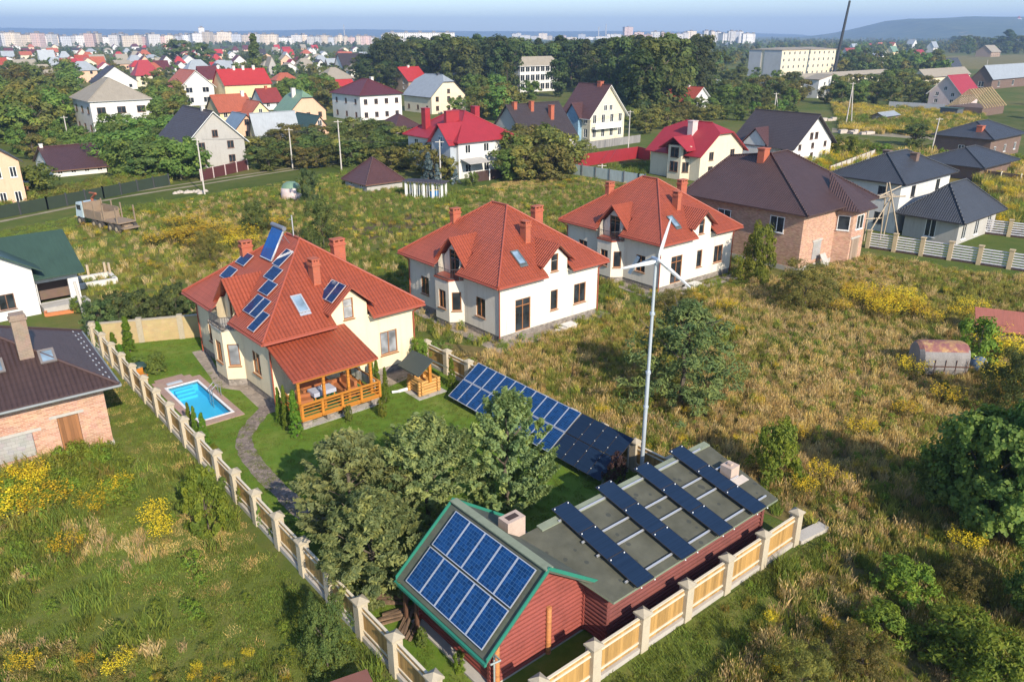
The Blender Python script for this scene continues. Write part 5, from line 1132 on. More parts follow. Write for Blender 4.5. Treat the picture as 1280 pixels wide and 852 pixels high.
for a, b in ((1, 2), (2, 3), (3, 4), (4, 5), (5, 7)):
    if b < len(POLES):
        p, q_ = POLES[a - 1], POLES[b - 1]
        if (p - q_).length > 90: continue
        for off in (-.6, .6):
            pts = [p.lerp(q_, k / 8) + Vector((off, 0, -.25 - 4 * .9 * (k / 8) * (1 - k / 8))) for k in range(9)]
            for c, d in zip(pts, pts[1:]): wi.tube(c, d, .018, n=3, caps=False)
if wi.f: tag(wi.build('overhead_wire', M_DARKMET), 'thin overhead wires strung between the utility poles', 'wires')
q = MB(); q.lathe([(1.5, -.1), (1.5, .9), (1.35, 1.5), (0, 1.5)], (0, 0, 0), 14, 0); q.lathe([(1.36, 1.5), (1.1, 1.95), (.6, 2.25), (0, 2.35)], (0, 0, 0), 14, 1); tag(q.build('covered_heap', [W_PINK, R_GRN], None, P(365, 247), 0), 'small pale round heap with a green cap on the grass', 'covered heap')
# rafter skeleton on the far right
rf = thing('roof_skeleton', 'bare yellow rafters of an unfinished roof on a brick stump', 'unfinished house', P(1226, 146), 40)
g = MB(); g.box(0, 16, 0, 9, 0, 2.4); g.build('wall', W_DKBRN, rf)
for k in range(9): g = MB(); x = .3 + k * 1.9; g.bar((x, -.6, 2.3), (x, 4.5, 7.2), .26, .3); g.bar((x, 9.6, 2.3), (x, 4.5, 7.2), .26, .3); g.build('rafter', planks('new_timber', (.60, .42, .20), .2), rf)
for i, (px, py, w_) in enumerate(((1040, 151, 26), (1062, 167, 22), (1082, 168, 26))):
    q = MB(); d = w_ * P(px, py).length / FPX
    for k in range(4): q.obox((-d / 2 + k * d / 4, random.uniform(-.8, .8), -.1), (d / 4 * .9, .2, 0), (0, 1.1, 0), (0, 0, random.uniform(.5, 1.0)))
    tag(q.build('rubble_blocks', plain('pale_rubble', (.48, .42, .36), .95, .25, 1), None, P(px, py), 10), ('row of pale foundation blocks left of the tiny brick hut', 'pile of concrete blocks by the orchard of the deep brown house', 'concrete blocks below the tiny brick hut')[i], 'rubble')
q = MB(); q.lathe([(0, 1.9), (.5, 1.5), (1.6, .5), (2.4, 0)], (0, 0, 0), 10); tag(q.build('sand_heap', plain('pale_sand', (.55, .47, .37), .95, .15, 1), None, P(1218, 168), 0), 'pale conical sand heap on the far field', 'sand heap')
q = MB(); q.box(-1.8, 1.8, -2.4, 2.4, 0, 2.3, 0); q.box(-2, 2, -2.6, 2.6, 2.3, 2.5, 1); tag(q.build('kiosk', [W_DKGREY, R_DGRN], None, P(1188, 146), 38), 'dark shed with flat green roof by the rafter skeleton', 'shed')
q = MB()
for k in range(20): a = random.uniform(0, 6.3); rr = random.uniform(0, 2.2); q.lathe([(0, .4), (.3, .25), (.45, 0)], (rr * math.cos(a) * 1.3, rr * math.sin(a) * .8, -.05), 6)
tag(q.build('gravel_heap', plain('heap_grey', (.42, .37, .31), .95, .2), None, P(235, 241), 20), 'low spread gravel heap beside the lamp pole', 'gravel heap')
g = MB(); g.shell([[(-1.5, -1, 2.1), (1.5, -1, 2.1), (1.5, 1, 2.5), (-1.5, 1, 2.5)]], .08, 1); g.box(-1.2, 1.2, -.8, .8, 0, 2.15, 0); tag(g.build('kiosk', [planks('orange_door', (.36, .14, .04)), R_STEEL], None, P(26, 249), 38), 'orange wooden booth with pale roof at the peach house', 'booth')
# ================================================================== far houses, city, hills
FARH = []      # (x centre px, y base px, width px, y eave, y ridge, roof, wall, kind, yaw, phrase)
def far(cx, yb, w, ye, yr, roofm, wall, kind, phrase, chim=False):
    d = P(cx, yb).length / FPX; Lx = w * d * .78; Dy = max(5, Lx * .62); h = max(2.4, (yb - ye) * d); rz = h + max(1.4, (ye - yr) * d)
    o = P(cx, yb) - SU * Lx * .5 - SV * Dy * .2
    r_ = thing('village_house', phrase, 'house', o, YAW); FOOT.append((o, YAW, Lx, Dy))
    m = MB(); X, Y = Vector((1, 0, 0)), Vector((0, 1, 0)); hs = []
    n = max(1, int(Lx / 4)); nr = max(1, round(h / 3.2))
    hs = [(Lx * (k + .5) / n - .6, Lx * (k + .5) / n + .6, h / nr * j + .8, h / nr * j + 2.1) for k in range(n) for j in range(nr) if h / nr > 2.3]
    wallgrid(m, (0, 0, 0), X, Lx, h, hs, .12); wallgrid(m, (0, Dy, 0), -Y, Dy, h); wallgrid(m, (Lx, 0, 0), Y, Dy, h); wallgrid(m, (Lx, Dy, 0), -X, Lx, h)
    if kind == 'gv': m.face([(0, 0, h), (Lx, 0, h), (Lx / 2, 0, rz - .05)]); m.face([(Lx, Dy, h), (0, Dy, h), (Lx / 2, Dy, rz - .05)])
    if kind == 'gu': m.face([(0, Dy, h), (0, 0, h), (0, Dy / 2, rz - .05)]); m.face([(Lx, 0, h), (Lx, Dy, h), (Lx, Dy / 2, rz - .05)])
    m.build('wall', wall, r_)
    if hs:
        g = MB()
        for a in hs: g.face([(a[0], .1, a[2]), (a[1], .1, a[2]), (a[1], .1, a[3]), (a[0], .1, a[3])])
        g.build('window_panes', M_GLASS, r_)
    ps, _ = roofkit(kind, Lx, Dy, h, rz, .6); g = MB(); g.shell(ps, .2, 0, 0); g.build('roof', roofm, r_)
    return r_
far(108, 103, 30, 90, 82, R_STEEL, W_PEACH, 'hip', 'peach house with silver hip roof behind the slate roofed white house')
far(146, 112, 52, 103, 88, R_DKBR, W_WHITE, 'gv', 'white gable with dark roof just behind the slate hip roof')
far(186, 108, 31, 95, 81, R_CRIM, W_CREAM, 'hip', 'cream house with a steep crimson hip roof left of the coral balconied house')
far(58, 101, 30, 94, 85, R_ASB, W_CREAM, 'hip', 'small tan slate hip roof among the far left trees')
far(61, 82, 18, 76, 67, R_STEEL, W_WHITE, 'gu', 'pale silver roofed house at the upper left')
far(72, 88, 20, 82, 75, R_STEEL, W_WHITE, 'hip', 'low silver roof just before the upper left silver house')
far(89, 91, 19, 83, 77, R_CRIM, W_CREAM, 'gu', 'crimson ridge roof beside the low silver roof')
far(86, 100, 17, 94, 85, R_DKBR, W_GREY, 'gv', 'dark gable between the tan hip roof and the peach house')
far(93, 106, 14, 101, 94, R_BRED, W_WHITE, 'gv', 'tiny red roof at the feet of the peach house')
far(105, 84, 16, 78, 72, R_RORG, W_PEACH, 'gu', 'orange roofed house behind the silver hip roof')
far(154, 80, 14, 75, 70, R_ASB, W_WHITE, 'gu', 'far grey roofed house above the dark gable')
far(176, 78, 14, 73, 68, R_MAR, W_WHITE, 'gv', 'far maroon roof above the crimson hip')
far(210, 90, 22, 82, 73, R_MARB, W_WHITE, 'gv', 'white gabled house with dark eaves above the coral roof')
far(242, 82, 15, 76, 68, R_DKBR, W_WHITE, 'hip', 'small dark hip roof behind the silver roofs')
far(250, 95, 34, 88, 78, R_STEEL, W_WHITE, 'hip', 'wide silver hip roof left of the long red roof')
far(262, 104, 26, 97, 86, R_MAR, W_YEL, 'gu', 'maroon roof pressed against the long red roof')
far(280, 93, 30, 87, 78, R_STEEL, W_WHITE, 'hip', 'silver hip roof right behind the long red roof')
far(272, 81, 13, 76, 70, R_BRED, W_WHITE, 'hip', 'small red hip roof under the far tree line')
far(218, 74, 12, 71, 67, R_ASB, W_WHITE, 'gu', 'faint grey roof near the far tree line')
far(359, 68, 12, 64, 60, R_CRIM, W_WHITE, 'gu', 'far crimson roof right of the tall spruce')
far(359, 80, 13, 74, 67, R_STEEL, W_WHITE, 'gv', 'bright white gable right of the tall spruce')
far(366, 88, 18, 83, 76, R_CRIM, W_WHITE, 'gv', 'crimson roofed house below the bright white gable')
far(341, 94, 12, 84, 74, R_ASB, W_GREY, 'gv', 'narrow tall grey house right of the long red roof')
far(383, 88, 26, 82, 75, R_ASB, W_WHITE, 'hip', 'grey slate roof left of the far silver roofs')
far(403, 84, 20, 78, 71, R_STEEL, W_WHITE, 'hip', 'far silver roof before the brown roofed house')
far(417, 88, 18, 82, 75, R_STEEL, W_PEACH, 'gu', 'silver ridge roof touching the brown roofed house')
far(442, 92, 40, 83, 70, R_DKBR, W_WHITE, 'gu', 'brown roofed white house left of the forest belt')
far(433, 75, 22, 71, 66, R_CORAL, W_PEACH, 'gu', 'far coral roof above the brown roofed house')
far(388, 68, 11, 65, 61, R_STEEL, W_WHITE, 'gv', 'tiny white roof under the city blocks')
far(358, 106, 32, 100, 93, R_CORAL, W_YEL, 'hip', 'low orange roof before the tan slate cottage')
far(4, 88, 12, 82, 76, R_RORG, W_PEACH, 'gu', 'orange roof at the far left edge')
far(1064, 76, 26, 71, 63, R_RBR, W_WHITE, 'gu', 'long pinkish red roof right of the tall chimney')
far(1068, 67, 14, 62, 57, R_STEEL, W_WHITE, 'gu', 'grey roof above the long pinkish roof')
far(1087, 62, 10, 59, 56, R_CRIM, W_WHITE, 'gu', 'far red roof under the wooded hill')
far(1101, 62, 12, 59, 55, R_CORAL, W_WHITE, 'gu', 'far coral roof under the wooded hill')
far(1116, 63, 12, 59, 55, R_RORG, W_CREAM, 'gv', 'far cream gable under the wooded hill')
far(1117, 69, 16, 65, 60, R_GRN, W_YEL, 'gu', 'far green roofed house left of the red roofed white house')
far(1141, 62, 14, 57, 52, R_STEEL, W_WHITE, 'gv', 'pale house under the hill, silver roof')
far(1133, 77, 12, 73, 66, R_DGRN, W_BLUEG, 'gu', 'blue green roof touching the red roofed white house')
far(1167, 66, 14, 60, 55, R_STEEL, W_WHITE, 'gu', 'whitish house with curved skyline left of the dark grove')
far(1208, 62, 10, 58, 53, R_ASB, W_WHITE, 'gu', 'pale speck of a house in the dark grove')
far(1240, 71, 30, 66, 60, R_ASB, W_TAN, 'gu', 'long tan roofed farm building on the far right field')
far(880, 82, 20, 77, 71, R_ASB, W_YEL, 'gu', 'yellowish house peeping from trees left of the cream block')
far(885, 62, 10, 58, 55, R_CORAL, W_WHITE, 'gu', 'far coral house right of the forest belt')
far(912, 60, 10, 57, 54, R_STEEL, W_WHITE, 'gv', 'far pale roof left of the cream block')
far(1254, 108, 20, 103, 98, R_STEEL, W_WHITE, 'flat', 'white shed by the silver roofed workshop')
far(960, 107, 10, 104, 101, R_STEEL, W_WHITE, 'gu', 'little pale roof in the trees below the cream block')
far(898, 112, 14, 109, 105, R_STEEL, W_WHITE, 'gu', 'little white roof right of the orange red roof')
far(888, 105, 13, 102, 98, R_ASB, W_WHITE, 'gu', 'little tan roof in the trees right of the forest belt')
# ---- a thin scatter of further roofs between the trees on the left plain
rr = random.Random(11); RO = [(R_STEEL, 'silver'), (R_ASB, 'grey'), (R_BRED, 'red'), (R_MAR, 'maroon'), (R_CORAL, 'coral'), (R_DKBR, 'brown')]
made = []
def near_house(p, m):
    for pos, yaw, Lx, Dy in FOOT:
        u, v = axes(yaw); d = p - Vector(pos)
        if -m < d.dot(u) < Lx + m and -m < d.dot(v) < Dy + m: return True
    return False
for k in range(260):
    x = rr.uniform(4, 478); y = 62 + 34 * rr.random() ** 1.3
    if any(abs(x - a) < 10 and abs(y - b) < 4 for a, b in made) or near_house(P(x, y), 6) or len(made) > 105: continue
    made.append((x, y)); rm_, nm_ = rr.choice(RO); q_ = (y - 42) / 26; w_ = rr.uniform(8, 13) * max(.8, q_)
    o = far(x, y, w_, y - rr.uniform(3, 4.2) * max(.8, q_), y - rr.uniform(5.5, 7.5) * max(.8, q_), rm_, rr.choice([W_WHITE, W_CREAM, W_PEACH, W_WHITE]), rr.choice(['gu', 'gv', 'hip']), 'tiny far house with a %s roof among trees under the city blocks' % nm_)
    o['group'] = 'tiny far houses with %s roofs' % nm_
# ---- the city on the horizon
def striped(name, c, c2, k):
    m, nt, b = newmat(name); u, v = sepuv(nt)
    t = N(nt, 'ShaderNodeTexBrick', Scale=1.0); t.inputs['Brick Width'].default_value = 3.4; t.inputs['Row Height'].default_value = 2.9; t.inputs['Mortar Size'].default_value = .85; t.offset = 0.0
    for i, q in (('Color1', c2), ('Color2', sc(c2, .6)), ('Mortar', c)): t.inputs[i].default_value = (*q, 1)
    L(nt, coords(nt, 'UV'), t.inputs['Vector']); oi = nt.nodes.new('ShaderNodeObjectInfo')
    hs = nt.nodes.new('ShaderNodeHueSaturation'); L(nt, t.outputs['Color'], hs.inputs['Color']); L(nt, mth(nt, 'MULTIPLY_ADD', oi.outputs['Random'], .4, .75), hs.inputs['Value'])
    L(nt, hs.outputs[0], b.inputs['Base Color']); b.inputs['Roughness'].default_value = .8; return m
CB = [(striped('white_panel_facade', (.72, .69, .66), (.34, .33, .34), 0), 'white'), (striped('cream_panel_facade', (.72, .62, .50), (.36, .30, .26), 0), 'cream'), (striped('pinkish_panel_facade', (.66, .48, .43), (.32, .25, .24), 0), 'pinkish'), (striped('grey_panel_facade', (.52, .53, .56), (.26, .27, .30), 0), 'grey')]
M_FLATR = plain('flat_roof_felt', (.22, .21, .21), .9, .2, .05)
def block(x0, x1, yb, yt, mi, seg, label, group, yaw):
    d = P((x0 + x1) / 2, yb); k = d.length / FPX; w = (x1 - x0) * k; h = (yb - yt) * k
    t = thing('apartment_block', label, 'apartment block', d, yaw, group)
    g = MB(); g.box(-w / 2, w / 2, 0, 14, 0, h)
    n = max(1, int(w / 22))
    for i in range(n): xx = -w / 2 + w * (i + .5) / n; g.box(xx - 3.4, xx + 3.4, -1.6, 0, 0, h - 1)
    g.build('wall', CB[mi][0], t)
    g = MB(); g.box(-w / 2 - .4, w / 2 + .4, -.4, 14.4, h, h + .8)
    for i in range(n): xx = -w / 2 + w * (i + .5) / n; g.box(xx - 3, xx + 3, 4, 10, h + .8, h + 3.4)
    g.build('roof', M_FLATR, t)
zones = [(-200, 0, 58, 46, 'left of the picture edge'), (0, 125, 58, 46.0, 'along the left stretch of the horizon'), (125, 235, 58, 47.0, 'in the long strip behind the far left grove'), (235, 322, 55.5, 44, 'above the two round dark trees'), (326, 492, 56, 46.5, 'between the tall spruce and the forest belt'), (640, 690, 50, 43.5, 'peeping over the forest belt'), (692, 792, 50, 45, 'far behind the crest of the forest belt'), (793, 942, 54, 42.5, 'right of the forest belt')]
cr = random.Random(5)
for x0, x1, yb, yt, ph in zones:
    x = x0
    while x < x1:
        w = cr.uniform(4, 13); mi = cr.choices([0, 1, 2, 3], [.5, .25, .13, .12])[0]; top = yt + cr.uniform(-1.2, 2.6)
        block(x, min(x + w, x1), yb + cr.uniform(-.6, .9), top, mi, 0, '%s apartment block %s' % (CB[mi][1], ph), '%s city blocks %s' % (CB[mi][1], ph), cr.choice([0, 6, -8, 12, 38]))
        x += w * cr.uniform(.85, 1.25)
block(486, 566, 58, 43.5, 0, 0, 'longest brightest white apartment block, left end of the forest belt', None, 10)
block(780, 791, 51, 36.5, 2, 0, 'single reddish tower rising behind the forest crest', None, 20)
block(251, 257, 55, 38.5, 0, 0, 'single slim white tower above the left city strip', None, 20)
for i, (x, yt, lb) in enumerate(((431, 34, 'thin pale mast over the left city strip'), (757, 33, 'thin pale mast behind the forest crest'), (748, 36, 'short pale mast left of the reddish tower'))):
    d = P(x, 50); k = d.length / FPX; g = MB(); g.tube((0, 0, 0), (0, 0, (50 - yt) * k), 2.4, 1.1, 6); tag(g.build('radio_mast', M_POLE, None, d), lb, 'mast')
def hill(name, prof, yb, depth, mat, dist):
    """a wooded ridge: skyline heights surveyed at intervals, real width and depth"""
    vs = []; n = len(prof); rows = 14; pr_ = random.Random(3); fine = []
    for i in range(n - 1):
        for k in range(10): fine.append((prof[i][0] + (prof[i + 1][0] - prof[i][0]) * k / 10, prof[i][1] + (prof[i + 1][1] - prof[i][1]) * k / 10))
    fine.append(prof[-1])
    for j in range(rows + 1):
        f = j / rows; y = dist + depth * f; sh = math.sin(math.pi * min(1, f * 1.0) * .5) if f <= .999 else 1
        for i, (px, py) in enumerate(fine):
            X = (px - CX) / FPX * (dist + depth) * 1.03 * (1 - .12 * (1 - f)); H_ = max(0, (CY - py) ) * 0
            top = CAMH + (42 - py) / FPX * (dist + depth) * 1.02
            z = -3 + (top + 3) * (sh ** 1.2) + mnoise.noise(Vector((X * .004, y * .004, 1))) * 6 * sh * (1 if j < rows else .35)
            vs.append((X, y, z))
    W = len(fine); fs = [(j * W + i, j * W + i + 1, (j + 1) * W + i + 1, (j + 1) * W + i) for j in range(rows) for i in range(W - 1)]
    b = len(vs)
    for i in range(W): vs.append((vs[rows * W + i][0], dist + depth * 1.6, -3))
    fs += [(rows * W + i, rows * W + i + 1, b + i + 1, b + i) for i in range(W - 1)]
    g = MB(); g.mesh(vs, fs, 0, True); return tag(g.build(name, mat), kind='structure')
m, nt, b = newmat('wooded_slope'); co = coords(nt); f = noisef(nt, co, .012, 6, .7); f2 = noisef(nt, co, .0025, 4)
c1 = ramp(nt, f, [(.3, (.014, .035, .018)), (.5, (.04, .075, .03)), (.7, (.10, .12, .05))]); L(nt, mixc(nt, mth(nt, 'GREATER_THAN', f2, .62), c1, (.16, .15, .06)), b.inputs['Base Color']); b.inputs['Roughness'].default_value = 1; bump(nt, b, f, 1, 8); M_WOODS = m
hill('hill', [(985, 49), (1010, 44), (1040, 36), (1060, 29), (1085, 26.5), (1125, 26), (1150, 24.5), (1185, 24.5), (1215, 25), (1250, 22.5), (1290, 22), (1400, 22), (1500, 30), (1560, 44)], 49, 1500, M_WOODS, 2600)
hill('distant_hills', [(-200, 40), (-40, 37), (60, 36.2), (150, 37), (220, 38), (300, 40), (420, 38), (470, 37.5), (520, 38.5), (620, 40), (760, 39.5), (880, 40.5), (960, 43)], 45, 1500, M_WOODS, 6500)
w_ = P(1202, 48); d = Vector((.55 * 3400, 3400, 90)); g = MB(); g.box(-22, 22, 0, 20, -20, 14); g.box(-9, 9, -2, 18, 14, 24); g.lathe([(9, 24), (5, 31), (0, 36)], (0, 8, 0), 8, 1)
d = Vector(((1202 - CX) / FPX * 3720, 3560, CAMH + (42 - 33) / FPX * 3650)); tag(g.build('hill_manor', [W_WHITE, R_RBR], None, d), 'pale manor with a reddish dome on the wooded hill', 'manor')
# ================================================================== vegetation
LEAF = dict(dark=leafmat('dark_leaves', (.12, .155, .042)), mid=leafmat('mid_leaves', (.155, .225, .048)), apple=leafmat('apple_leaves', (.235, .30, .12), .5), light=leafmat('light_leaves', (.17, .23, .03)),
            olive=leafmat('olive_leaves', (.20, .195, .05)), thuja=leafmat('thuja_sprays', (.13, .21, .02), .3), pine=leafmat('pine_needles', (.12, .155, .05), .35, .02, .25), blue=leafmat('blue_needles', (.09, .13, .14), .3, .01, .1),
            poplar=leafmat('poplar_leaves', (.07, .10, .03)), yellow=leafmat('yellow_flowers', (.58, .43, .025), .3, .015, .3), wine=leafmat('wine_leaves', (.09, .055, .045), .4), spruce=leafmat('pale_tipped_sprays', (.10, .145, .05), .6))
M_BARK = plain('bark', (.12, .095, .07), .95, .35, 3, fine=.4)
def crownmesh(name, n, leaf, shape, rng, mat, clumps=40, jag=.25, flat=.5, inner=.0, asp=1.6, shoot=0, nb=1.0, lobe=.38):
    """crown of n leaf faces in clumps through the volume; shape(z01)->radius, unit height"""
    vs = []; fs = []; tone = []; C = []; sd0 = rng.random() * 50
    for _ in range(clumps):
        z = rng.random() ** .85; a = rng.random() * 6.283; r0 = shape(z) * (1 + lobe * 1.5 * mnoise.noise(Vector((math.cos(a) * 1.3 + sd0, math.sin(a) * 1.3, z * 2.2 + sd0)))); rad = r0 * (1 - rng.random() ** 2 * (.75 if rng.random() > inner else 1))
        C.append((Vector((rad * math.cos(a), rad * math.sin(a), z)), (.5 + rng.random() * .7), rng.gauss(0, .16)))
    cs = jag
    for i in range(n):
        c, s, tn = C[rng.randrange(clumps)]
        while True:
            d = Vector((rng.uniform(-1, 1), rng.uniform(-1, 1), rng.uniform(-1, 1)))
            if d.length < 1: break
        d = d * (1 if d.length > .45 else 1.5); p = c + Vector((d.x, d.y, d.z * .8)) * cs * s
        if shoot:
            sd_ = (Vector((c.x, c.y, .0)) * 1.3 + Vector((0, 0, .38))).normalized(); p = c + sd_ * (d.x * shoot * s) + Vector((d.y, d.z, d.y * d.z)) * cs * s * .45 * (1.15 - d.x * .6)
        if p.z < -.02: continue
        nrm = (d.normalized() * .9 * nb + Vector((p.x, p.y, .22)).normalized() * .8 * nb + Vector((rng.gauss(0, .4), rng.gauss(0, .4), rng.gauss(.3, .4)))).normalized()
        t = nrm.orthogonal().normalized(); t.rotate(Matrix.Rotation(rng.random() * 6.28, 3, nrm)); b = nrm.cross(t); k = leaf * rng.uniform(.6, 1.35); w = k / asp
        q = len(vs); vs += [p - t * k * .5, p + b * w * .5 + t * k * .05, p + t * k * .55 - nrm * k * .12, p - b * w * .5 + t * k * .05]; fs.append((q, q + 1, q + 2, q + 3)); tone.append(min(1, max(0, .5 + tn + rng.gauss(0, .17))))
    me = bpy.data.meshes.new(name); me.from_pydata(vs, [], fs); me.materials.append(mat)
    a = me.attributes.new('tone', 'FLOAT', 'FACE'); a.data.foreach_set('value', tone); me.update(); return me
def trunkmesh(name, h, r, limbs, rng, spread=.3):
    g = MB(); p = Vector((0, 0, -.03)); k = 5
    for i in range(k):
        q = Vector((rng.gauss(0, .012), rng.gauss(0, .012), h * (i + 1) / k)); g.tube(p, q, r * (1 - i / k * .6), r * (1 - (i + 1) / k * .6), 7, caps=False); p = q
    for i in range(limbs):
        z = h * rng.uniform(.35, .9); a = i * 2.4 + rng.random(); l = spread * rng.uniform(.6, 1); e = Vector((l * math.cos(a), l * math.sin(a), min(.95, z + l * rng.uniform(.7, 1.3))))
        g.tube((0, 0, z), e, r * .42, r * .1, 5, caps=False)
    me = bpy.data.meshes.new(name); me.from_pydata(g.v, [], g.f); me.materials.append(M_BARK); me.update(); return me
broad = lambda w, lo=.16: (lambda z: w * math.sqrt(max(.02, 1 - ((z - .56) / .46) ** 2)) if z > lo else w * .25)
cone = lambda w, p=1.0: (lambda z: w * max(.03, (1 - z)) ** p * (1 if z > .06 else .8))
egg = lambda w: (lambda z: w * max(.04, math.sin(math.pi * (z * .9 + .08)) ** .8))
round_ = lambda w: (lambda z: w * math.sqrt(max(.03, 1 - (1.25 * (z - .35)) ** 2)))
KIND = {}
def kind(key, crown, trunk): KIND[key] = (crown, trunk)
R_ = random.Random(21)
for i in range(3):
    kind('broad%d' % i, crownmesh('crown', 2600, .075, broad(.34 + .05 * i), R_, LEAF[('mid', 'dark', 'olive')[i]], 46, .13), trunkmesh('trunk', .75, .028, 7, R_))
for i in range(2):
    kind('tall%d' % i, crownmesh('crown', 2600, .062, egg(.19 + .04 * i), R_, LEAF['poplar'], 55, .10), trunkmesh('trunk', .85, .02, 6, R_, .15))
    kind('forest%d' % i, crownmesh('crown', 2400, .07, broad(.30 + .06 * i, .08), R_, LEAF[('poplar', 'dark')[i]], 44, .13), trunkmesh('trunk', .8, .025, 6, R_))
for i in range(3): kind('shrub%d' % i, crownmesh('crown', 3200, .082, round_(.62), R_, LEAF[('mid', 'olive', 'light')[i]], 60, .18), trunkmesh('trunk', .6, .03, 6, R_, .4))
kind('spruce', crownmesh('crown', 2600, .085, cone(.24), R_, LEAF['dark'], 80, .07), trunkmesh('trunk', .9, .022, 0, R_))
kind('blue', crownmesh('crown', 2600, .085, cone(.30), R_, LEAF['blue'], 80, .07), trunkmesh('trunk', .9, .022, 0, R_))
for i in range(2): kind('thuja%d' % i, crownmesh('crown', 5200, .042, (lambda z: .15 * (1 - z) ** .62 + .004), R_, LEAF['thuja'], 240, .04, asp=2.2, lobe=.1), trunkmesh('trunk', .3, .02, 0, R_))
kind('ball', crownmesh('crown', 5200, .07, round_(.56), R_, LEAF['mid'], 110, .12, lobe=.12), trunkmesh('trunk', .4, .03, 3, R_, .2))
for i in range(2): kind('apple%d' % i, crownmesh('crown', 19000, .038, egg(.40), R_, LEAF['apple'], 260, .085, asp=2.2, shoot=.09, lobe=.18), trunkmesh('trunk', .8, .02, 9, R_, .25))
kind('pear', crownmesh('crown', 17000, .040, (lambda z: .36 * math.sin(math.pi * min(1, z * .82 + .16)) ** .75 * (1 if z < .93 else .6)), R_, LEAF['apple'], 230, .075, asp=1.8, shoot=.09, lobe=.12), trunkmesh('trunk', .85, .022, 9, R_, .25))
kind('maple', crownmesh('crown', 22000, .040, broad(.46, .02), R_, LEAF['mid'], 330, .085, asp=1.2, nb=.6, lobe=.6), trunkmesh('trunk', .75, .028, 9, R_, .35))
kind('pine', crownmesh('crown', 14000, .038, (lambda z: .44 * math.sqrt(max(.02, 1 - (z * 1.02) ** 2)) * (.8 + .2 * math.sin(z * 25))), R_, LEAF['pine'], 300, .062, asp=3.4, nb=.55), trunkmesh('trunk', .9, .02, 12, R_, .35))
kind('sumac', crownmesh('crown', 5200, .075, round_(.55), R_, LEAF['light'], 90, .14, asp=2.2, nb=.6), trunkmesh('trunk', .6, .02, 8, R_, .4))
kind('bushy', crownmesh('crown', 9000, .05, round_(.58), R_, LEAF['dark'], 160, .11, asp=2.4, nb=.6), trunkmesh('trunk', .5, .02, 8, R_, .4))
kind('pale', crownmesh('crown', 6500, .06, round_(.52), R_, LEAF['spruce'], 80, .12, asp=2.0), trunkmesh('trunk', .6, .02, 6, R_, .3))
kind('wine', crownmesh('crown', 2400, .075, round_(.5), R_, LEAF['wine'], 50, .16), trunkmesh('trunk', .6, .02, 8, R_, .4))
kind('willow', crownmesh('crown', 11000, .046, round_(.62), R_, LEAF['olive'], 200, .11, asp=3.0, nb=.6), trunkmesh('trunk', .5, .02, 8, R_, .4))
def gold(n):
    vs, fs, tone, ms = [], [], [], []
    rng = R_
    for s in range(46):
        a = rng.random() * 6.28; r = .55 * math.sqrt(rng.random()); b = Vector((r * .7 * math.cos(a), r * .7 * math.sin(a), 0)); t = Vector((r * math.cos(a) * 1.1, r * math.sin(a) * 1.1, rng.uniform(.7, 1.05)))
        for k in range(38):
            f = rng.uniform(.15, 1.02); p = b.lerp(t, f); top = f > .64; sp = .035 if not top else .075 * (1.1 - f) + .03
            p = p + Vector((rng.gauss(0, sp), rng.gauss(0, sp), rng.gauss(0, .02))); nn_ = Vector((rng.gauss(0, .6), rng.gauss(0, .6), 1)).normalized(); u = nn_.orthogonal().normalized(); u.rotate(Matrix.Rotation(rng.random() * 6, 3, nn_)); v = nn_.cross(u); kx = rng.uniform(.035, .065) if top else rng.uniform(.06, .11); ky = kx * (.7 if top else .3)
            q = len(vs); vs += [p - u * kx / 2, p + v * ky / 2, p + u * kx / 2, p - v * ky / 2]; fs.append((q, q + 1, q + 2, q + 3)); ms.append(1 if top else 0); tone.append(min(1, max(0, rng.gauss(.5, .22))))
    me = bpy.data.meshes.new('stems_and_flowers'); me.from_pydata(vs, [], fs); me.materials.append(LEAF['olive']); me.materials.append(LEAF['yellow']); me.polygons.foreach_set('material_index', ms)
    at = me.attributes.new('tone', 'FLOAT', 'FACE'); at.data.foreach_set('value', tone); me.update(); return me
GOLD = [gold(0) for _ in range(3)]
TREES = []
def plant(k, loc, h, w=1.0, name='tree', label=None, cat='tree', group=None, rz=None, info=None):
    cr_, tk_ = KIND[k]; t = thing(name, label, cat, loc, R_.uniform(0, 360) if rz is None else rz, group); t.scale = (h * w, h * w, h)
    for n_, me in (('crown', cr_), ('trunk', tk_)):
        o = bpy.data.objects.new(n_, me); COL.objects.link(o); o.parent = t
    TREES.append((t, k, info)); return t
def hpx(base, ytop): 
    o = P(*base); return bisect(lambda z: ytop - Q(o + Vector((0, 0, z)))[1], .2, 60)
def pt(k, px, py, ytop, wpx, name, label, cat='tree', grp=None, wk=1.0):
    """plant surveyed from the photo: base, top and crown width"""
    o = P(px, py); h = hpx((px, py), ytop); d = o.length / FPX
    base_w = max(max(v.co.x for v in KIND[k][0].vertices), .01) - min(v.co.x for v in KIND[k][0].vertices)
    return plant(k, o, h, wpx * d / (base_w * h), name, label, cat, grp)
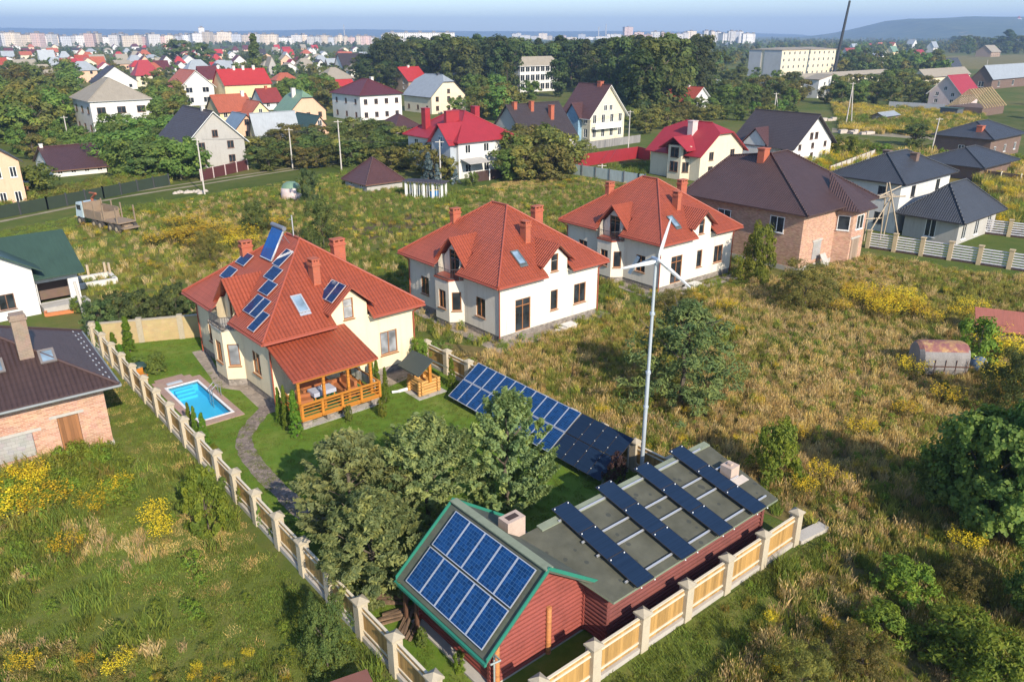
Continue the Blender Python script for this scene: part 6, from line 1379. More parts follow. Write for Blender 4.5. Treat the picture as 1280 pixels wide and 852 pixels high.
# ---- garden plants
pt('pear', 634, 632, 492, 152, 'pear_tree', 'upright pear tree standing before the tilted solar array')
pt('apple0', 440, 672, 548, 178, 'apple_tree', 'broad apple tree nearest the gravel path, left of the orchard three')
pt('apple1', 536, 655, 526, 165, 'apple_tree', 'tallest apple tree at the back right of the orchard three')
pt('apple1', 470, 742, 622, 170, 'apple_tree', 'apple tree closest to the long board fence, lowest of the orchard three')
for i, (x, y, yt, w, k) in enumerate(((351, 529, 484, 13, 0), (359, 536, 482, 13, 1), (371, 545, 488, 22, 0))):
    pt('thuja%d' % k, x, y, yt, w, 'thuja', ('slim thuja nearest the villa wall, left of the porch', 'middle thuja of the three left of the porch', 'fullest thuja at the left porch corner')[i], 'thuja', 'thujas at the porch')
for i, (x, y, yt, w, k) in enumerate(((466, 478, 448, 10, 0), (472, 488, 450, 12, 1), (483, 503, 459, 13, 0))):
    pt('thuja%d' % k, x, y, yt, w, 'thuja', ('small thuja at the back of the right porch corner', 'middle thuja of the three right of the porch', 'front thuja right of the porch')[i], 'thuja', 'thujas at the porch')
for i, (x, y, yt, w, k) in enumerate(((239, 540, 503, 12, 0), (247, 550, 508, 12, 1), (257, 557, 516, 17, 0))):
    pt('thuja%d' % k, x, y, yt, w, 'thuja', ('leftmost of the three thujas at the pool corner', 'middle of the three thujas at the pool corner', 'rightmost and fullest of the three pool corner thujas')[i], 'thuja', 'thujas at the pool')
for i, (x, y, yt, w, k) in enumerate(((128, 436, 402, 15, 0), (147, 455, 416, 15, 1), (155, 462, 430, 13, 0), (163, 440, 396, 17, 1), (165, 466, 438, 14, 0), (565, 484, 447, 13, 1))):
    pt('thuja%d' % k, x, y, yt, w, 'thuja', ('thuja in the far back corner of the garden by the fence', 'tallest of the clustered thujas by the side fence', 'second of the clustered thujas by the side fence', 'tall thuja against the sand coloured wall', 'short thuja beside the round shrub', 'lone thuja between the well and the tilted array')[i], 'thuja', 'garden thujas')
pt('ball', 175, 466, 446, 24, 'round_shrub', 'round clipped shrub half hidden behind the short thuja', 'shrub'); pt('ball', 197, 466, 442, 26, 'round_shrub', 'round clipped shrub standing alone on the back lawn', 'shrub')
for i, (x, y, yt, w) in enumerate(((130, 418, 377, 44), (152, 412, 368, 40), (175, 408, 366, 44), (200, 402, 372, 38), (222, 398, 357, 40), (240, 394, 366, 30))):
    pt('pale', x, y, yt, w, 'shrub', ('bushy shrub beside the leaning white pole', 'second bushy shrub behind the sand coloured wall', 'third bushy shrub behind the sand coloured wall', 'fourth bushy shrub behind the sand coloured wall', 'tallest bushy shrub behind the sand coloured wall', 'bushy shrub shaded by the solar villa corner')[i], 'shrub', 'shrubs behind the garden wall')
pt('bushy', 410, 832, 752, 92, 'dark_bush', 'dark spreading bush outside the fence above the small red brown roof', 'bush')
pt('sumac', 262, 668, 588, 72, 'sumac', 'bright green sapling outside the fence, level with the gravel path', 'sapling')
pt('wine', 768, 610, 568, 40, 'smoke_bush', 'wine coloured bush at the end of the tilted array', 'bush')
pt('ball', 330, 655, 626, 22, 'white_hydrangea', 'pale flowering bush inside the fence near the gravel path', 'flower bush')
pt('light' if 0 else 'sumac', 525, 460, 424, 34, 'shrub', 'wispy shrub by the solar villa wall behind the well', 'shrub')
for i, (x, y, yt, w) in enumerate(((268, 572, 556, 14), (282, 610, 596, 18), (306, 628, 606, 24), (345, 672, 656, 22), (372, 690, 672, 20), (405, 722, 700, 22), (478, 520, 500, 16), (436, 526, 508, 14), (552, 775, 758, 20), (528, 806, 786, 22), (575, 838, 815, 24), (640, 600, 588, 20))):
    pt('ball' if i % 2 else 'shrub2', x, y, yt, w, 'garden_plant', ('small plant at the pool corner thujas', 'low plant inside the fence below the pool', 'leafy perennial inside the fence beside the path', 'rose bush inside the fence before the apple tree', 'low pink flowered plant inside the fence', 'shaded plant under the lowest apple tree', 'climber at the right porch corner', 'climber at the left porch corner', 'weed patch between cabin and fence', 'second weed patch between cabin and fence', 'third weed patch at the cabin downpipe', 'low plant beside the pear trunk')[i], 'plant')
# ---- meadow trees
pt('pine', 851, 505, 378, 172, 'pine_tree', 'wide feathery dark pine in the meadow beside the turbine mast')
pt('maple', 1222, 668, 522, 175, 'maple_tree', 'big dark leafy tree at the right edge of the meadow'); pt('maple', 1285, 690, 505, 150, 'maple_tree', 'leafy tree cut off by the right picture edge')
pt('maple', 1172, 632, 568, 90, 'maple_tree', 'lower leafy tree in front of the big dark tree'); pt('bushy', 1270, 520, 440, 90, 'dark_bush', 'dark shady thicket right of the blue dome cover', 'bush')
pt('maple', 1300, 790, 700, 100, 'maple_tree', 'leafy branches reaching in low at the right edge')
pt('shrub2', 1220, 452, 402, 55, 'shrub', 'yellow green shrub between the rusty cabin and the rust red shed', 'shrub'); pt('willow', 1005, 385, 330, 100, 'willow_bush', 'grey green bush before the big brick house', 'bush')
pt('sumac', 945, 352, 283, 52, 'sapling', 'slim light green tree at the corner of the big brick house', 'tree'); pt('sumac', 968, 600, 530, 75, 'sumac', 'light green bush just behind the long shed roof', 'bush')
pt('willow', 845, 392, 365, 60, 'shrub', 'low bush before the wall of the turbine-side white villa', 'shrub'); pt('shrub0', 548, 446, 428, 36, 'shrub', 'small bush between the two nearest villas', 'shrub')
pt('bushy', 405, 312, 252, 56, 'bush', 'dark round bush behind the solar villa roof', 'bush'); pt('bushy', 320, 293, 254, 42, 'bush', 'dark bush left of the solar villa ridge', 'bush'); pt('willow', 264, 330, 288, 44, 'bush', 'dark bush among goldenrod above the solar villa', 'bush'); pt('pale', 387, 254, 213, 27, 'sapling', 'lone slim sapling on the grass below the track', 'tree')
pt('shrub0', 100, 390, 372, 26, 'shrub', 'scrubby plant by the pale foundation frame', 'shrub')
for i, (x, y, yt, w) in enumerate(((1190, 822, 770, 120), (1075, 842, 795, 110), (1130, 745, 705, 90), (1205, 745, 700, 80), (1100, 800, 762, 90), (1240, 870, 800, 120), (1000, 865, 810, 110))):
    pt('sumac' if i in (0, 2, 4, 5) else 'willow', x, y, yt, w, 'willow_bush', ('yellow green bush at the lower right', 'dark bush at the bottom edge right of the dry grass', 'grey green bush above the lower right bushes', 'bush below the big dark tree', 'bush with pale drooping sprays, lower right', 'bush in the bottom right corner', 'dark scrub at the bottom edge beside the fence verge')[i], 'bush', 'scrub at the lower right')
# ---- goldenrod stands (countable clumps of flowers)
GP = [(1068, 382, 34), (1078, 376, 36), (1060, 370, 30), (1105, 384, 40), (1122, 378, 36), (1140, 396, 38), (1100, 400, 34), (1215, 393, 30), (240, 298, 44), (275, 300, 44), (325, 288, 40), (250, 310, 40), (310, 310, 36), (1262, 452, 44), (1235, 426, 36), (1115, 395, 44), (1130, 388, 40), (1092, 390, 36), (1160, 405, 30), (1200, 400, 28), (1245, 440, 50), (1075, 545, 38), (1025, 600, 36), (1005, 620, 34), (905, 390, 30), (915, 420, 26), (1180, 505, 40), (1130, 520, 34), (1205, 690, 40), (85, 695, 40), (195, 655, 44), (205, 675, 36), (120, 640, 44), (60, 640, 60), (20, 650, 60), (150, 620, 40), (35, 615, 50), (35, 845, 36), (150, 848, 36), (225, 300, 40), (262, 292, 50), (205, 306, 44), (300, 300, 44), (280, 312, 40), (345, 285, 36), (230, 285, 40), (1140, 470, 40), (1050, 392, 30), (1250, 480, 50), (1000, 232 + 320, 26), (870, 380, 24), (1262, 500, 50)]
GN_ = ['in the meadow below the big brick house', 'left of the rusty cabin', 'beyond the tilted array', 'by the left brick house', 'on the grass below the parked timber truck', 'behind the long shed', 'by the rusty cabin', 'at the lower left grass', 'in the lower right scrub']
def gzone(x, y):
    if x < 140 and y < 680 and y > 560: return GN_[3]
    if x < 230 and y > 600: return GN_[7]
    if x < 360 and y < 330: return GN_[4]
    if y > 640: return GN_[8]
    if x > 1120 and y > 395: return GN_[6]
    if y < 410 and x > 1040: return GN_[0]
    if x < 930: return 'around the meadow pine'
    return GN_[5]
gz = {}
for p in GP: gz.setdefault(gzone(p[0], p[1]), []).append(p)
ORD = ['first', 'second', 'third', 'fourth', 'fifth', 'sixth', 'seventh', 'eighth', 'ninth', 'tenth', 'eleventh', 'twelfth']
def ordlabel(noun, n, i, where):
    if n == 1: return '%s %s' % (noun, where)
    if i == 0: return 'leftmost %s %s' % (noun, where)
    if i == n - 1: return 'rightmost %s %s' % (noun, where)
    return '%s from the left, %s %s' % (ORD[i] if i < 12 else 'number %d' % (i + 1), noun, where)
GP += []
for wz, ps in gz.items():
    ps.sort()
    for i, (x, y, w) in enumerate(ps):
        o = P(x, y); d = o.length / FPX; t = thing('goldenrod', ordlabel('goldenrod clump', len(ps), i, wz), 'goldenrod', o, R_.uniform(0, 360), 'goldenrod clumps ' + wz)
        k = w * d / 1.1; hh_ = min(1.6, max(1.1, k * .7)); t.scale = (k, k, hh_); q = bpy.data.objects.new('flower_heads', R_.choice(GOLD)); COL.objects.link(q); q.parent = t
# ---- trees of the neighbourhood: zones surveyed in the photo, each tree its own object
def inside(x, y, poly):
    r_ = False; n = len(poly)
    for i in range(n):
        (x1, y1), (x2, y2) = poly[i], poly[(i + 1) % n]
        if (y1 > y) != (y2 > y) and x < (x2 - x1) * (y - y1) / (y2 - y1) + x1: r_ = not r_
    return r_
FT = []
for pos, yaw, Lx, Dy in FOOT: u, v = axes(yaw); FT.append((Vector(pos), u, v, Lx, Dy))
def clear(p, m=1.2, back=0):
    for o, u, v, Lx, Dy in FT:
        d = p - o
        if -m < d.dot(u) < Lx + m and -m < d.dot(v) < Dy + m: return False
    return True
ZT = [  # polygon (px), spacing px, height m (min, max), kinds, name, noun, where
 ([(0, 100), (95, 92), (95, 165), (40, 185), (0, 178)], 17, (7, 11), ['broad0', 'broad2', 'broad0'], 'leafy_tree', 'big leafy tree', 'left of the slate hip roofed white house', 1.2),
 ([(40, 182), (125, 186), (140, 205), (90, 215), (20, 195)], 17, (3.5, 5.0), ['broad0', 'shrub0', 'broad2'], 'leafy_tree', 'leafy tree', 'between the slate hip roof and the low outbuilding', 1.2),
 ([(195, 112), (225, 140), (232, 168), (198, 172)], 15, (7, 9), ['broad0', 'broad2'], 'leafy_tree', 'leafy tree', 'right of the slate hip roofed white house', 1.2),
 ([(140, 178), (200, 172), (240, 205), (242, 224), (165, 228), (150, 205)], 15, (4, 6.5), ['broad0', 'shrub0', 'broad1'], 'leafy_tree', 'rounded tree', 'in the garden left of the grey gabled house', 1.35),
 ([(315, 205), (335, 182), (410, 172), (470, 172), (545, 190), (545, 205), (500, 212), (430, 208), (330, 216)], 14.5, (3.0, 4.6), ['broad1', 'shrub1', 'broad2', 'broad1'], 'orchard_tree', 'dark orchard tree', 'in the orchard above the pyramid cottage', 1.5),
 ([(500, 205), (560, 200), (590, 222), (540, 226)], 15, (3, 5.5), ['broad2', 'shrub0'], 'garden_tree', 'garden tree', 'before the crimson roofed white house', 1.3),
 ([(600, 200), (690, 196), (700, 222), (640, 228)], 16, (4.5, 7), ['broad0', 'shrub1', 'broad2'], 'leafy_tree', 'leafy tree', 'right of the crimson roofed white house', 1.3),
 ([(455, 112), (500, 118), (505, 96), (470, 84), (440, 96)], 13, (9, 14), ['forest0', 'forest1'], 'leafy_tree', 'dark tree', 'at the left end of the forest belt', 1.15),
 ([(350, 118), (408, 122), (415, 138), (345, 134)], 12, (6, 9), ['broad0', 'broad2'], 'leafy_tree', 'green tree', 'behind the sage green roof', 1.2),
 ([(585, 118), (635, 128), (640, 150), (598, 152)], 13, (6, 9), ['broad0', 'broad2'], 'leafy_tree', 'green tree', 'right of the silver blue clipped gable', 1.2),
 ([(470, 84), (560, 84), (640, 92), (700, 92), (700, 108), (640, 116), (590, 116), (480, 106)], 11.5, (15.5, 21), ['forest0', 'tall0', 'tall1', 'forest1'], 'forest_tree', 'tall dark tree', 'in the left half of the forest belt', 1.05),
 ([(700, 92), (800, 94), (870, 98), (880, 120), (800, 152), (786, 124), (700, 108)], 11.5, (15.5, 21), ['forest0', 'tall1', 'forest1', 'tall0'], 'forest_tree', 'tall dark tree', 'in the right half of the forest belt', 1.1),
 ([(785, 150), (862, 138), (960, 140), (1000, 146), (985, 160), (920, 150), (870, 150), (800, 172)], 13, (3.2, 5), ['broad0', 'broad2', 'shrub1', 'broad1'], 'orchard_tree', 'leafy tree', 'in the grove behind the crimson roofed cream house', 1.35),
 ([(880, 92), (930, 98), (1000, 112), (1000, 138), (895, 136), (870, 112)], 12, (5, 7.5), ['broad0', 'broad1', 'broad2', 'forest1'], 'leafy_tree', 'leafy tree', 'in the grove below the four storey cream block', 1.25),
 ([(1030, 112), (1140, 106), (1160, 116), (1155, 130), (1100, 132), (1030, 132)], 12, (5, 8), ['broad0', 'broad2', 'broad1'], 'leafy_tree', 'leafy tree', 'before the long low arcade', 1.3),
 ([(1060, 76), (1170, 80), (1170, 90), (1060, 92)], 11, (8, 12), ['forest1', 'broad0'], 'leafy_tree', 'dark tree', 'behind the long low arcade', 1.2),
 ([(1190, 58), (1285, 58), (1285, 68), (1190, 68)], 8, (12, 19), ['forest0', 'forest1'], 'grove_tree', 'dark tree', 'in the far grove at the upper right', 1.2),
]
for poly, spx, hr, ks, nm, noun, where, wk in ZT:
    xs = [p[0] for p in poly]; ys = [p[1] for p in poly]; pts = []
    for _ in range(1500):
        x, y = R_.uniform(min(xs), max(xs)), R_.uniform(min(ys), max(ys))
        if not inside(x, y, poly) or any((x - a) ** 2 + ((y - b) * 2.0) ** 2 < spx ** 2 for a, b in pts): continue
        if not clear(P(x, y), 1.5): continue
        pts.append((x, y))
    pts.sort()
    for i, (x, y) in enumerate(pts): plant(R_.choice(ks), P(x, y), R_.uniform(*hr), wk * R_.uniform(.85, 1.15), nm, ordlabel(noun, len(pts), i, where), 'tree', noun + 's ' + where)
for k, px, py, yt, w, lb in (('forest0', 697, 121, 74, 34, 'dark tree covering the right end of the columned school'), ('forest1', 634, 121, 80, 26, 'dark tree covering the left end of the columned school'), ('broad0', 664, 124, 101, 30, 'low tree before the columned school'), ('spruce', 322, 100, 44, 26, 'single tall spruce rising over the far left houses'), ('broad1', 226, 82, 51, 30, 'round dark tree, the left of two below the city strip'), ('broad1', 254, 82, 55, 24, 'round dark tree, the right of two below the city strip'), ('blue', 536, 228, 192, 24, 'blue spruce before the crimson roofed white house'), ('blue', 547, 230, 206, 14, 'smaller blue spruce by the pole at the crimson roofed house'), ('blue', 570, 230, 212, 14, 'little blue spruce right of the pole'), ('broad0', 52, 250, 206, 40, 'leafy tree between the peach house and the low outbuilding'), ('broad0', 570, 145, 122, 26, 'tree before the silver blue clipped gable'), ('broad1', 1143, 182, 156, 34, 'lone tree on the far grass beside the leaning pole'), ('shrub2', 1055, 196, 172, 42, 'light shrub right of the deep brown roofed house'), ('tall0', 1256, 66, 38, 18, 'tallest poplar in the far right grove'), ('broad2', 808, 150, 124, 34, 'tree left of the orange red roofed house')):
    pt(k, px, py, yt, w, 'leafy_tree' if k not in ('spruce', 'blue') else 'spruce', lb)
for k, px, py, yt, w, lb in (('shrub0', 700, 178, 160, 30, 'shrub left of the cream gabled house'), ('shrub0', 665, 188, 172, 26, 'shrub before the charcoal roofed house'), ('shrub1', 730, 192, 176, 32, 'shrub at the foot of the cream gabled house'), ('shrub0', 1190, 300, 288, 20, 'weeds at the striped fence'), ('shrub2', 1100, 192, 180, 26, 'low bright shrub below the tiny brick hut'), ('shrub0', 590, 232, 216, 22, 'small bush by the brown fence and white posts'), ('shrub1', 340, 262, 250, 16, 'low plant beside the sapling on the grass')):
    pt(k, px, py, yt, w, 'shrub', lb, 'shrub')
# ================================================================== ground, tracks, lawns
def blendmat(name, stops, s1=.05, s2=.9, fine=14, bmp=.5, extra=None):
    m, nt, b = newmat(name); co = coords(nt)
    f = mth(nt, 'ADD', mth(nt, 'MULTIPLY', noisef(nt, co, s1, 4, .6, .3), .62), mth(nt, 'MULTIPLY', noisef(nt, co, s2, 4, .65), .38))
    col = ramp(nt, f, stops); col = mixc(nt, .35, col, ramp(nt, noisef(nt, co, fine, 3, .7), [(.3, (.02, .03, .01)), (.7, (.30, .29, .12))]), 'OVERLAY')
    L(nt, col, b.inputs['Base Color']); b.inputs['Roughness'].default_value = .95; b.inputs['Specular IOR Level'].default_value = .1
    bump(nt, b, noisef(nt, co, fine * .6, 4, .7), bmp, .08); return m
M_FIELD = blendmat('field_grass', [(.36, (.085, .135, .026)), (.47, (.12, .155, .036)), (.58, (.19, .175, .06)), (.68, (.10, .14, .03))], .045, .5)
M_LAWN = blendmat('mown_lawn', [(.3, (.085, .17, .02)), (.5, (.145, .24, .032)), (.62, (.21, .27, .055)), (.74, (.27, .27, .09))], .3, 2.2, 30, .35)
M_ROUGH = blendmat('rough_green', [(.35, (.11, .152, .026)), (.50, (.155, .188, .042)), (.62, (.215, .208, .065)), (.72, (.28, .24, .10))], .16, 1.4, 16)
M_MEAD = blendmat('meadow_floor', [(.36, (.10, .10, .03)), (.5, (.18, .145, .055)), (.62, (.25, .20, .09))], .12, 1.5, 16)
M_TRACK = blendmat('dusty_track', [(.4, (.30, .26, .19)), (.6, (.42, .37, .28))], .4, 3, 14, .3)
M_GRAV = stones('gravel_path', (.23, .185, .155), 7.0, .9, .45, .7); M_PAVE = stones('crazy_paving', (.30, .25, .20), 3.2, .85, .3, .6)
M_SOIL = blendmat('tilled_soil', [(.4, (.10, .075, .05)), (.6, (.17, .13, .085))], .5, 3, 12)
# one sheet to the horizon, finer near by and gently uneven away from the plots
g = MB(); rad = [0, 14, 30, 50, 80, 120, 180, 270, 400, 650, 1100, 2000, 4000, 8200]; na = 96; vs = [(0, 40, -.02)]
for r_ in rad[1:]:
    for k in range(na): a = 2 * math.pi * k / na; vs.append((r_ * math.cos(a), 40 + r_ * math.sin(a), -.02))
fs = [(0, 1 + k, 1 + (k + 1) % na) for k in range(na)]
for j in range(len(rad) - 2):
    for k in range(na): a, b_ = 1 + j * na + k, 1 + j * na + (k + 1) % na; fs.append((a, a + na, b_ + na, b_))
# the pool basin needs its hole
tag(g.mesh(vs, fs).build('ground', M_FIELD), kind='structure')
GR = bpy.data.objects['ground']
def sheet(name, pts, z, mat, world=False):
    g = MB(); q = [(p[0], p[1], z) for p in pts] if world else [tuple(P(*p)[:2]) + (z,) for p in pts]
    n = Vector((0, 0, 0)); 
    a = sum(q[i][0] * q[(i + 1) % len(q)][1] - q[(i + 1) % len(q)][0] * q[i][1] for i in range(len(q)))
    if a < 0: q.reverse()
    g.face(q); return tag(g.build(name, mat), kind='structure')
# pool is sunk: cut the ground and the lawn round it
pc = [S(12.3 + .5, 44.1 + .7), S(12.3 + 2.6, 44.1 + .7), S(12.3 + 2.6, 44.1 + 6.95), S(12.3 + .5, 44.1 + 6.95)]
def cut(obj, poly):
    import bmesh
    bm = bmesh.new(); bm.from_mesh(obj.data)
    c = sum((Vector(p) for p in poly), Vector()) / len(poly)
    for i in range(len(poly)):
        a, b = Vector(poly[i]), Vector(poly[(i + 1) % len(poly)]); n = Vector((b.y - a.y, a.x - b.x, 0)).normalized()
        fs_ = [f for f in bm.faces if (f.calc_center_median() - c).length < 60 or len(bm.faces) < 200]
        ge = list({*fs_, *[e for f in fs_ for e in f.edges], *[v for f in fs_ for v in f.verts]})
        bmesh.ops.bisect_plane(bm, geom=ge, plane_co=a, plane_no=n, dist=1e-4)
    dl = []
    for f in bm.faces:
        m = f.calc_center_median(); ins = True
        for i in range(len(poly)):
            a, b = Vector(poly[i]), Vector(poly[(i + 1) % len(poly)])
            if (b.x - a.x) * (m.y - a.y) - (b.y - a.y) * (m.x - a.x) < 0: ins = False
        if ins: dl.append(f)
    bmesh.ops.delete(bm, geom=dl, context='FACES'); bm.to_mesh(obj.data); bm.free()
cut(GR, pc)
lawn = sheet('lawn', [S(11.3, 15.1), S(28.9, 15.1), S(28.6, 60), S(27, 64), S(11.4, 62.4)], .004, M_LAWN, True); cut(lawn, pc)
sheet('rough_lawn', [(-30, 600), (143, 560), (126, 440), (150, 465), (250, 600), (300, 655), (420, 790), (545, 905), (300, 940), (-60, 940)], 0.0, M_ROUGH)
sheet('verge', [(560, 905), (700, 880), (990, 692), (1030, 662), (1060, 680), (960, 770), (840, 860), (800, 910)], .002, M_ROUGH)
sheet('meadow', [(545, 448), (600, 470), (800, 572), (1000, 660), (1040, 660), (940, 790), (830, 905), (1500, 905), (1500, 420), (1300, 352), (1080, 318), (1000, 345), (930, 355), (760, 392), (640, 440), (540, 425)], -.006, M_MEAD)
def ribbon(name, pts, w, z, mat, jit=.12):
    q = [P(*p) for p in pts]; fine = []
    for i in range(len(q) - 1):
        p0 = q[max(i - 1, 0)]; p3 = q[min(i + 2, len(q) - 1)]
        for k in range(6): t = k / 6; fine.append(.5 * ((2 * q[i]) + (q[i + 1] - p0) * t + (2 * p0 - 5 * q[i] + 4 * q[i + 1] - p3) * t * t + (3 * q[i] - p0 - 3 * q[i + 1] + p3) * t ** 3))
    fine.append(q[-1]); l, r_ = [], []
    for i, p in enumerate(fine):
        d = (fine[min(i + 1, len(fine) - 1)] - fine[max(i - 1, 0)]); n = Vector((-d.y, d.x, 0)).normalized(); k = w / 2 * (1 + R_.uniform(-jit, jit)); l.append(p + n * k); r_.append(p - n * k)
    g = MB()
    for i in range(len(fine) - 1): g.face([(*r_[i][:2], z), (*r_[i + 1][:2], z), (*l[i + 1][:2], z), (*l[i][:2], z)])
    return tag(g.build(name, mat), kind='structure')
ribbon('gravel_path', [(337, 506), (322, 522), (306, 545), (309, 565), (330, 593), (356, 618), (386, 645), (430, 668)], .95, .012, M_GRAV)
sheet('house_paving', [(240, 440), (258, 436), (275, 468), (300, 470), (345, 500), (352, 512), (332, 518), (300, 488), (270, 484), (262, 470)], .009, M_PAVE)
sheet('villa_paving', [(470, 470), (520, 455), (530, 464), (480, 486)], .009, M_PAVE)
sheet('villa_paving', [(508, 372), (625, 424), (745, 387), (765, 392), (625, 442), (498, 382)], .006, M_PAVE)
sheet('villa_paving', [(706, 325), (824, 366), (915, 342), (925, 347), (824, 378), (700, 332)], .006, M_PAVE)
ribbon('dirt_track', [(-40, 285), (60, 265), (150, 247), (250, 231), (330, 218), (430, 203)], .9, .006, M_TRACK, .3)
ribbon('dirt_track', [(-40, 279), (60, 260), (150, 242.5), (250, 227), (330, 215), (425, 201)], .8, .006, M_TRACK, .3)
ribbon('footpath', [(405, 234), (440, 232), (450, 226)], .9, .004, M_TRACK, .2)
sheet('mud_patch', [(92, 280), (130, 274), (160, 286), (130, 292), (100, 288)], .003, M_SOIL)
sheet('vegetable_bed', [(432, 282), (530, 265), (555, 276), (450, 302)], .003, M_SOIL)
sheet('dirt_track', [(1040, 160), (1180, 172), (1180, 176), (1040, 166)], .004, M_TRACK)
for i, (ps, st) in enumerate((([(1040, 130), (1290, 140), (1290, 165), (1040, 158)], [(.4, (.07, .11, .02)), (.6, (.14, .15, .05))]), ([(560, 262), (700, 222), (800, 228), (700, 260), (600, 275)], [(.4, (.22, .17, .07)), (.6, (.30, .24, .11))]), ([(1060, 180), (1300, 200), (1300, 300), (1180, 285), (1120, 220)], [(.4, (.17, .15, .045)), (.6, (.28, .21, .07))]), ([(190, 270), (300, 240), (420, 225), (500, 250), (420, 300), (250, 330)], [(.4, (.12, .12, .035)), (.6, (.22, .17, .06))]), ([(1080, 72), (1300, 68), (1300, 88), (1080, 84)], [(.4, (.20, .18, .07)), (.6, (.26, .22, .09))]), ([(90, 250), (430, 203), (440, 225), (200, 262), (120, 275)], [(.4, (.075, .115, .02)), (.6, (.13, .15, .04))]))):
    sheet('field', ps, -.012 + i * .001, blendmat('field_patch', st, .12, .8, 10))
# ================================================================== grasses and weeds (nobody could count them)
def tuftmesh(name, n, h, spread, mat, lean=.35, w=.016, head=0, flat=0, rng=R_):
    vs, fs, tone = [], [], []
    for i in range(n):
        a = rng.random() * 6.283; r = spread * math.sqrt(rng.random()); b = Vector((r * math.cos(a), r * math.sin(a), 0)); a2 = rng.random() * 6.283; hh = h * rng.uniform(.55, 1.1); ln = lean * rng.uniform(.2, 1)
        d = Vector((math.cos(a2), math.sin(a2), 0)); t = b + d * hh * ln + Vector((0, 0, hh)); m_ = b + d * hh * ln * .3 + Vector((0, 0, hh * .6)); s = Vector((-d.y, d.x, 0)); s.rotate(Matrix.Rotation(rng.uniform(-1.2, 1.2), 3, 'Z')); tn = min(1, max(0, rng.gauss(.5, .22)))
        q = len(vs); vs += [b - s * w, b + s * w, m_ + s * w * .8, t, m_ - s * w * .8]; fs.append((q, q + 1, q + 2, q + 3, q + 4)); tone.append(tn)
        if head and rng.random() < head:
            q = len(vs); k = .02; o = t - Vector((0, 0, .08)); vs += [o - s * k, o + Vector((0, 0, -.1)), o + s * k, t + Vector((0, 0, .1))]; fs.append((q, q + 1, q + 2, q + 3)); tone.append(min(1, tn + .25))
    me = bpy.data.meshes.new(name); me.from_pydata(vs, [], fs); me.materials.append(mat); at = me.attributes.new('tone', 'FLOAT', 'FACE'); at.data.foreach_set('value', tone); me.update()
    return bpy.data.objects.new(name, me)
G_DRY = leafmat('dry_straw', (.52, .395, .16), .35, .015, .3); G_TAN = leafmat('tan_stalks', (.52, .40, .21), .3, .01, .3); G_GRN = leafmat('green_blades', (.19, .24, .044), .35, .02, .4); G_OLV = leafmat('olive_weeds', (.33, .31, .075), .4, .03, .45); G_BRN = leafmat('brown_stalks', (.31, .235, .11), .35, .02, .25)
TUFT = [tuftmesh('tuft_a', 46, 1.0, .5, G_DRY, .4, .012, .5), tuftmesh('tuft_b', 46, 1.15, .5, G_TAN, .5, .012, .7), tuftmesh('tuft_c', 50, .8, .5, G_GRN, .6, .02), tuftmesh('tuft_d', 60, .95, .5, G_OLV, .55, .026), tuftmesh('tuft_e', 46, 1.0, .45, G_BRN, .4, .014, .3)]
cm_ = crownmesh('weed_f', 420, .13, round_(.5), R_, LEAF['olive'], 24, .2, asp=2.2); TUFT.append(bpy.data.objects.new('tuft_f', cm_))
cm_ = crownmesh('weed_g', 420, .12, round_(.5), R_, LEAF['light'], 24, .2, asp=2.2); TUFT.append(bpy.data.objects.new('tuft_g', cm_))
cm_ = crownmesh('weed_h', 360, .10, round_(.45), R_, LEAF['yellow'], 24, .2, asp=1.2); 
TUFT.append(bpy.data.objects.new('tuft_h', GOLD[0]))
TUFT.append(tuftmesh('tuft_i', 60, .22, .5, G_GRN, .9, .02)); TUFT.append(tuftmesh('tuft_j', 60, .2, .5, G_DRY, .9, .016))
SRC = bpy.data.collections.new('grass_sources')
for t in TUFT: SRC.objects.link(t)
FSRC = bpy.data.collections.new('far_tree_sources')
for i, k in enumerate(('broad0', 'broad1', 'broad2', 'forest1')): FSRC.objects.link(bpy.data.objects.new('fartree_%s' % 'abcd'[i], crownmesh('far_crown', 420, .17, broad(.42, .02), R_, LEAF[('mid', 'dark', 'olive', 'poplar')[i]], 22, .17)))
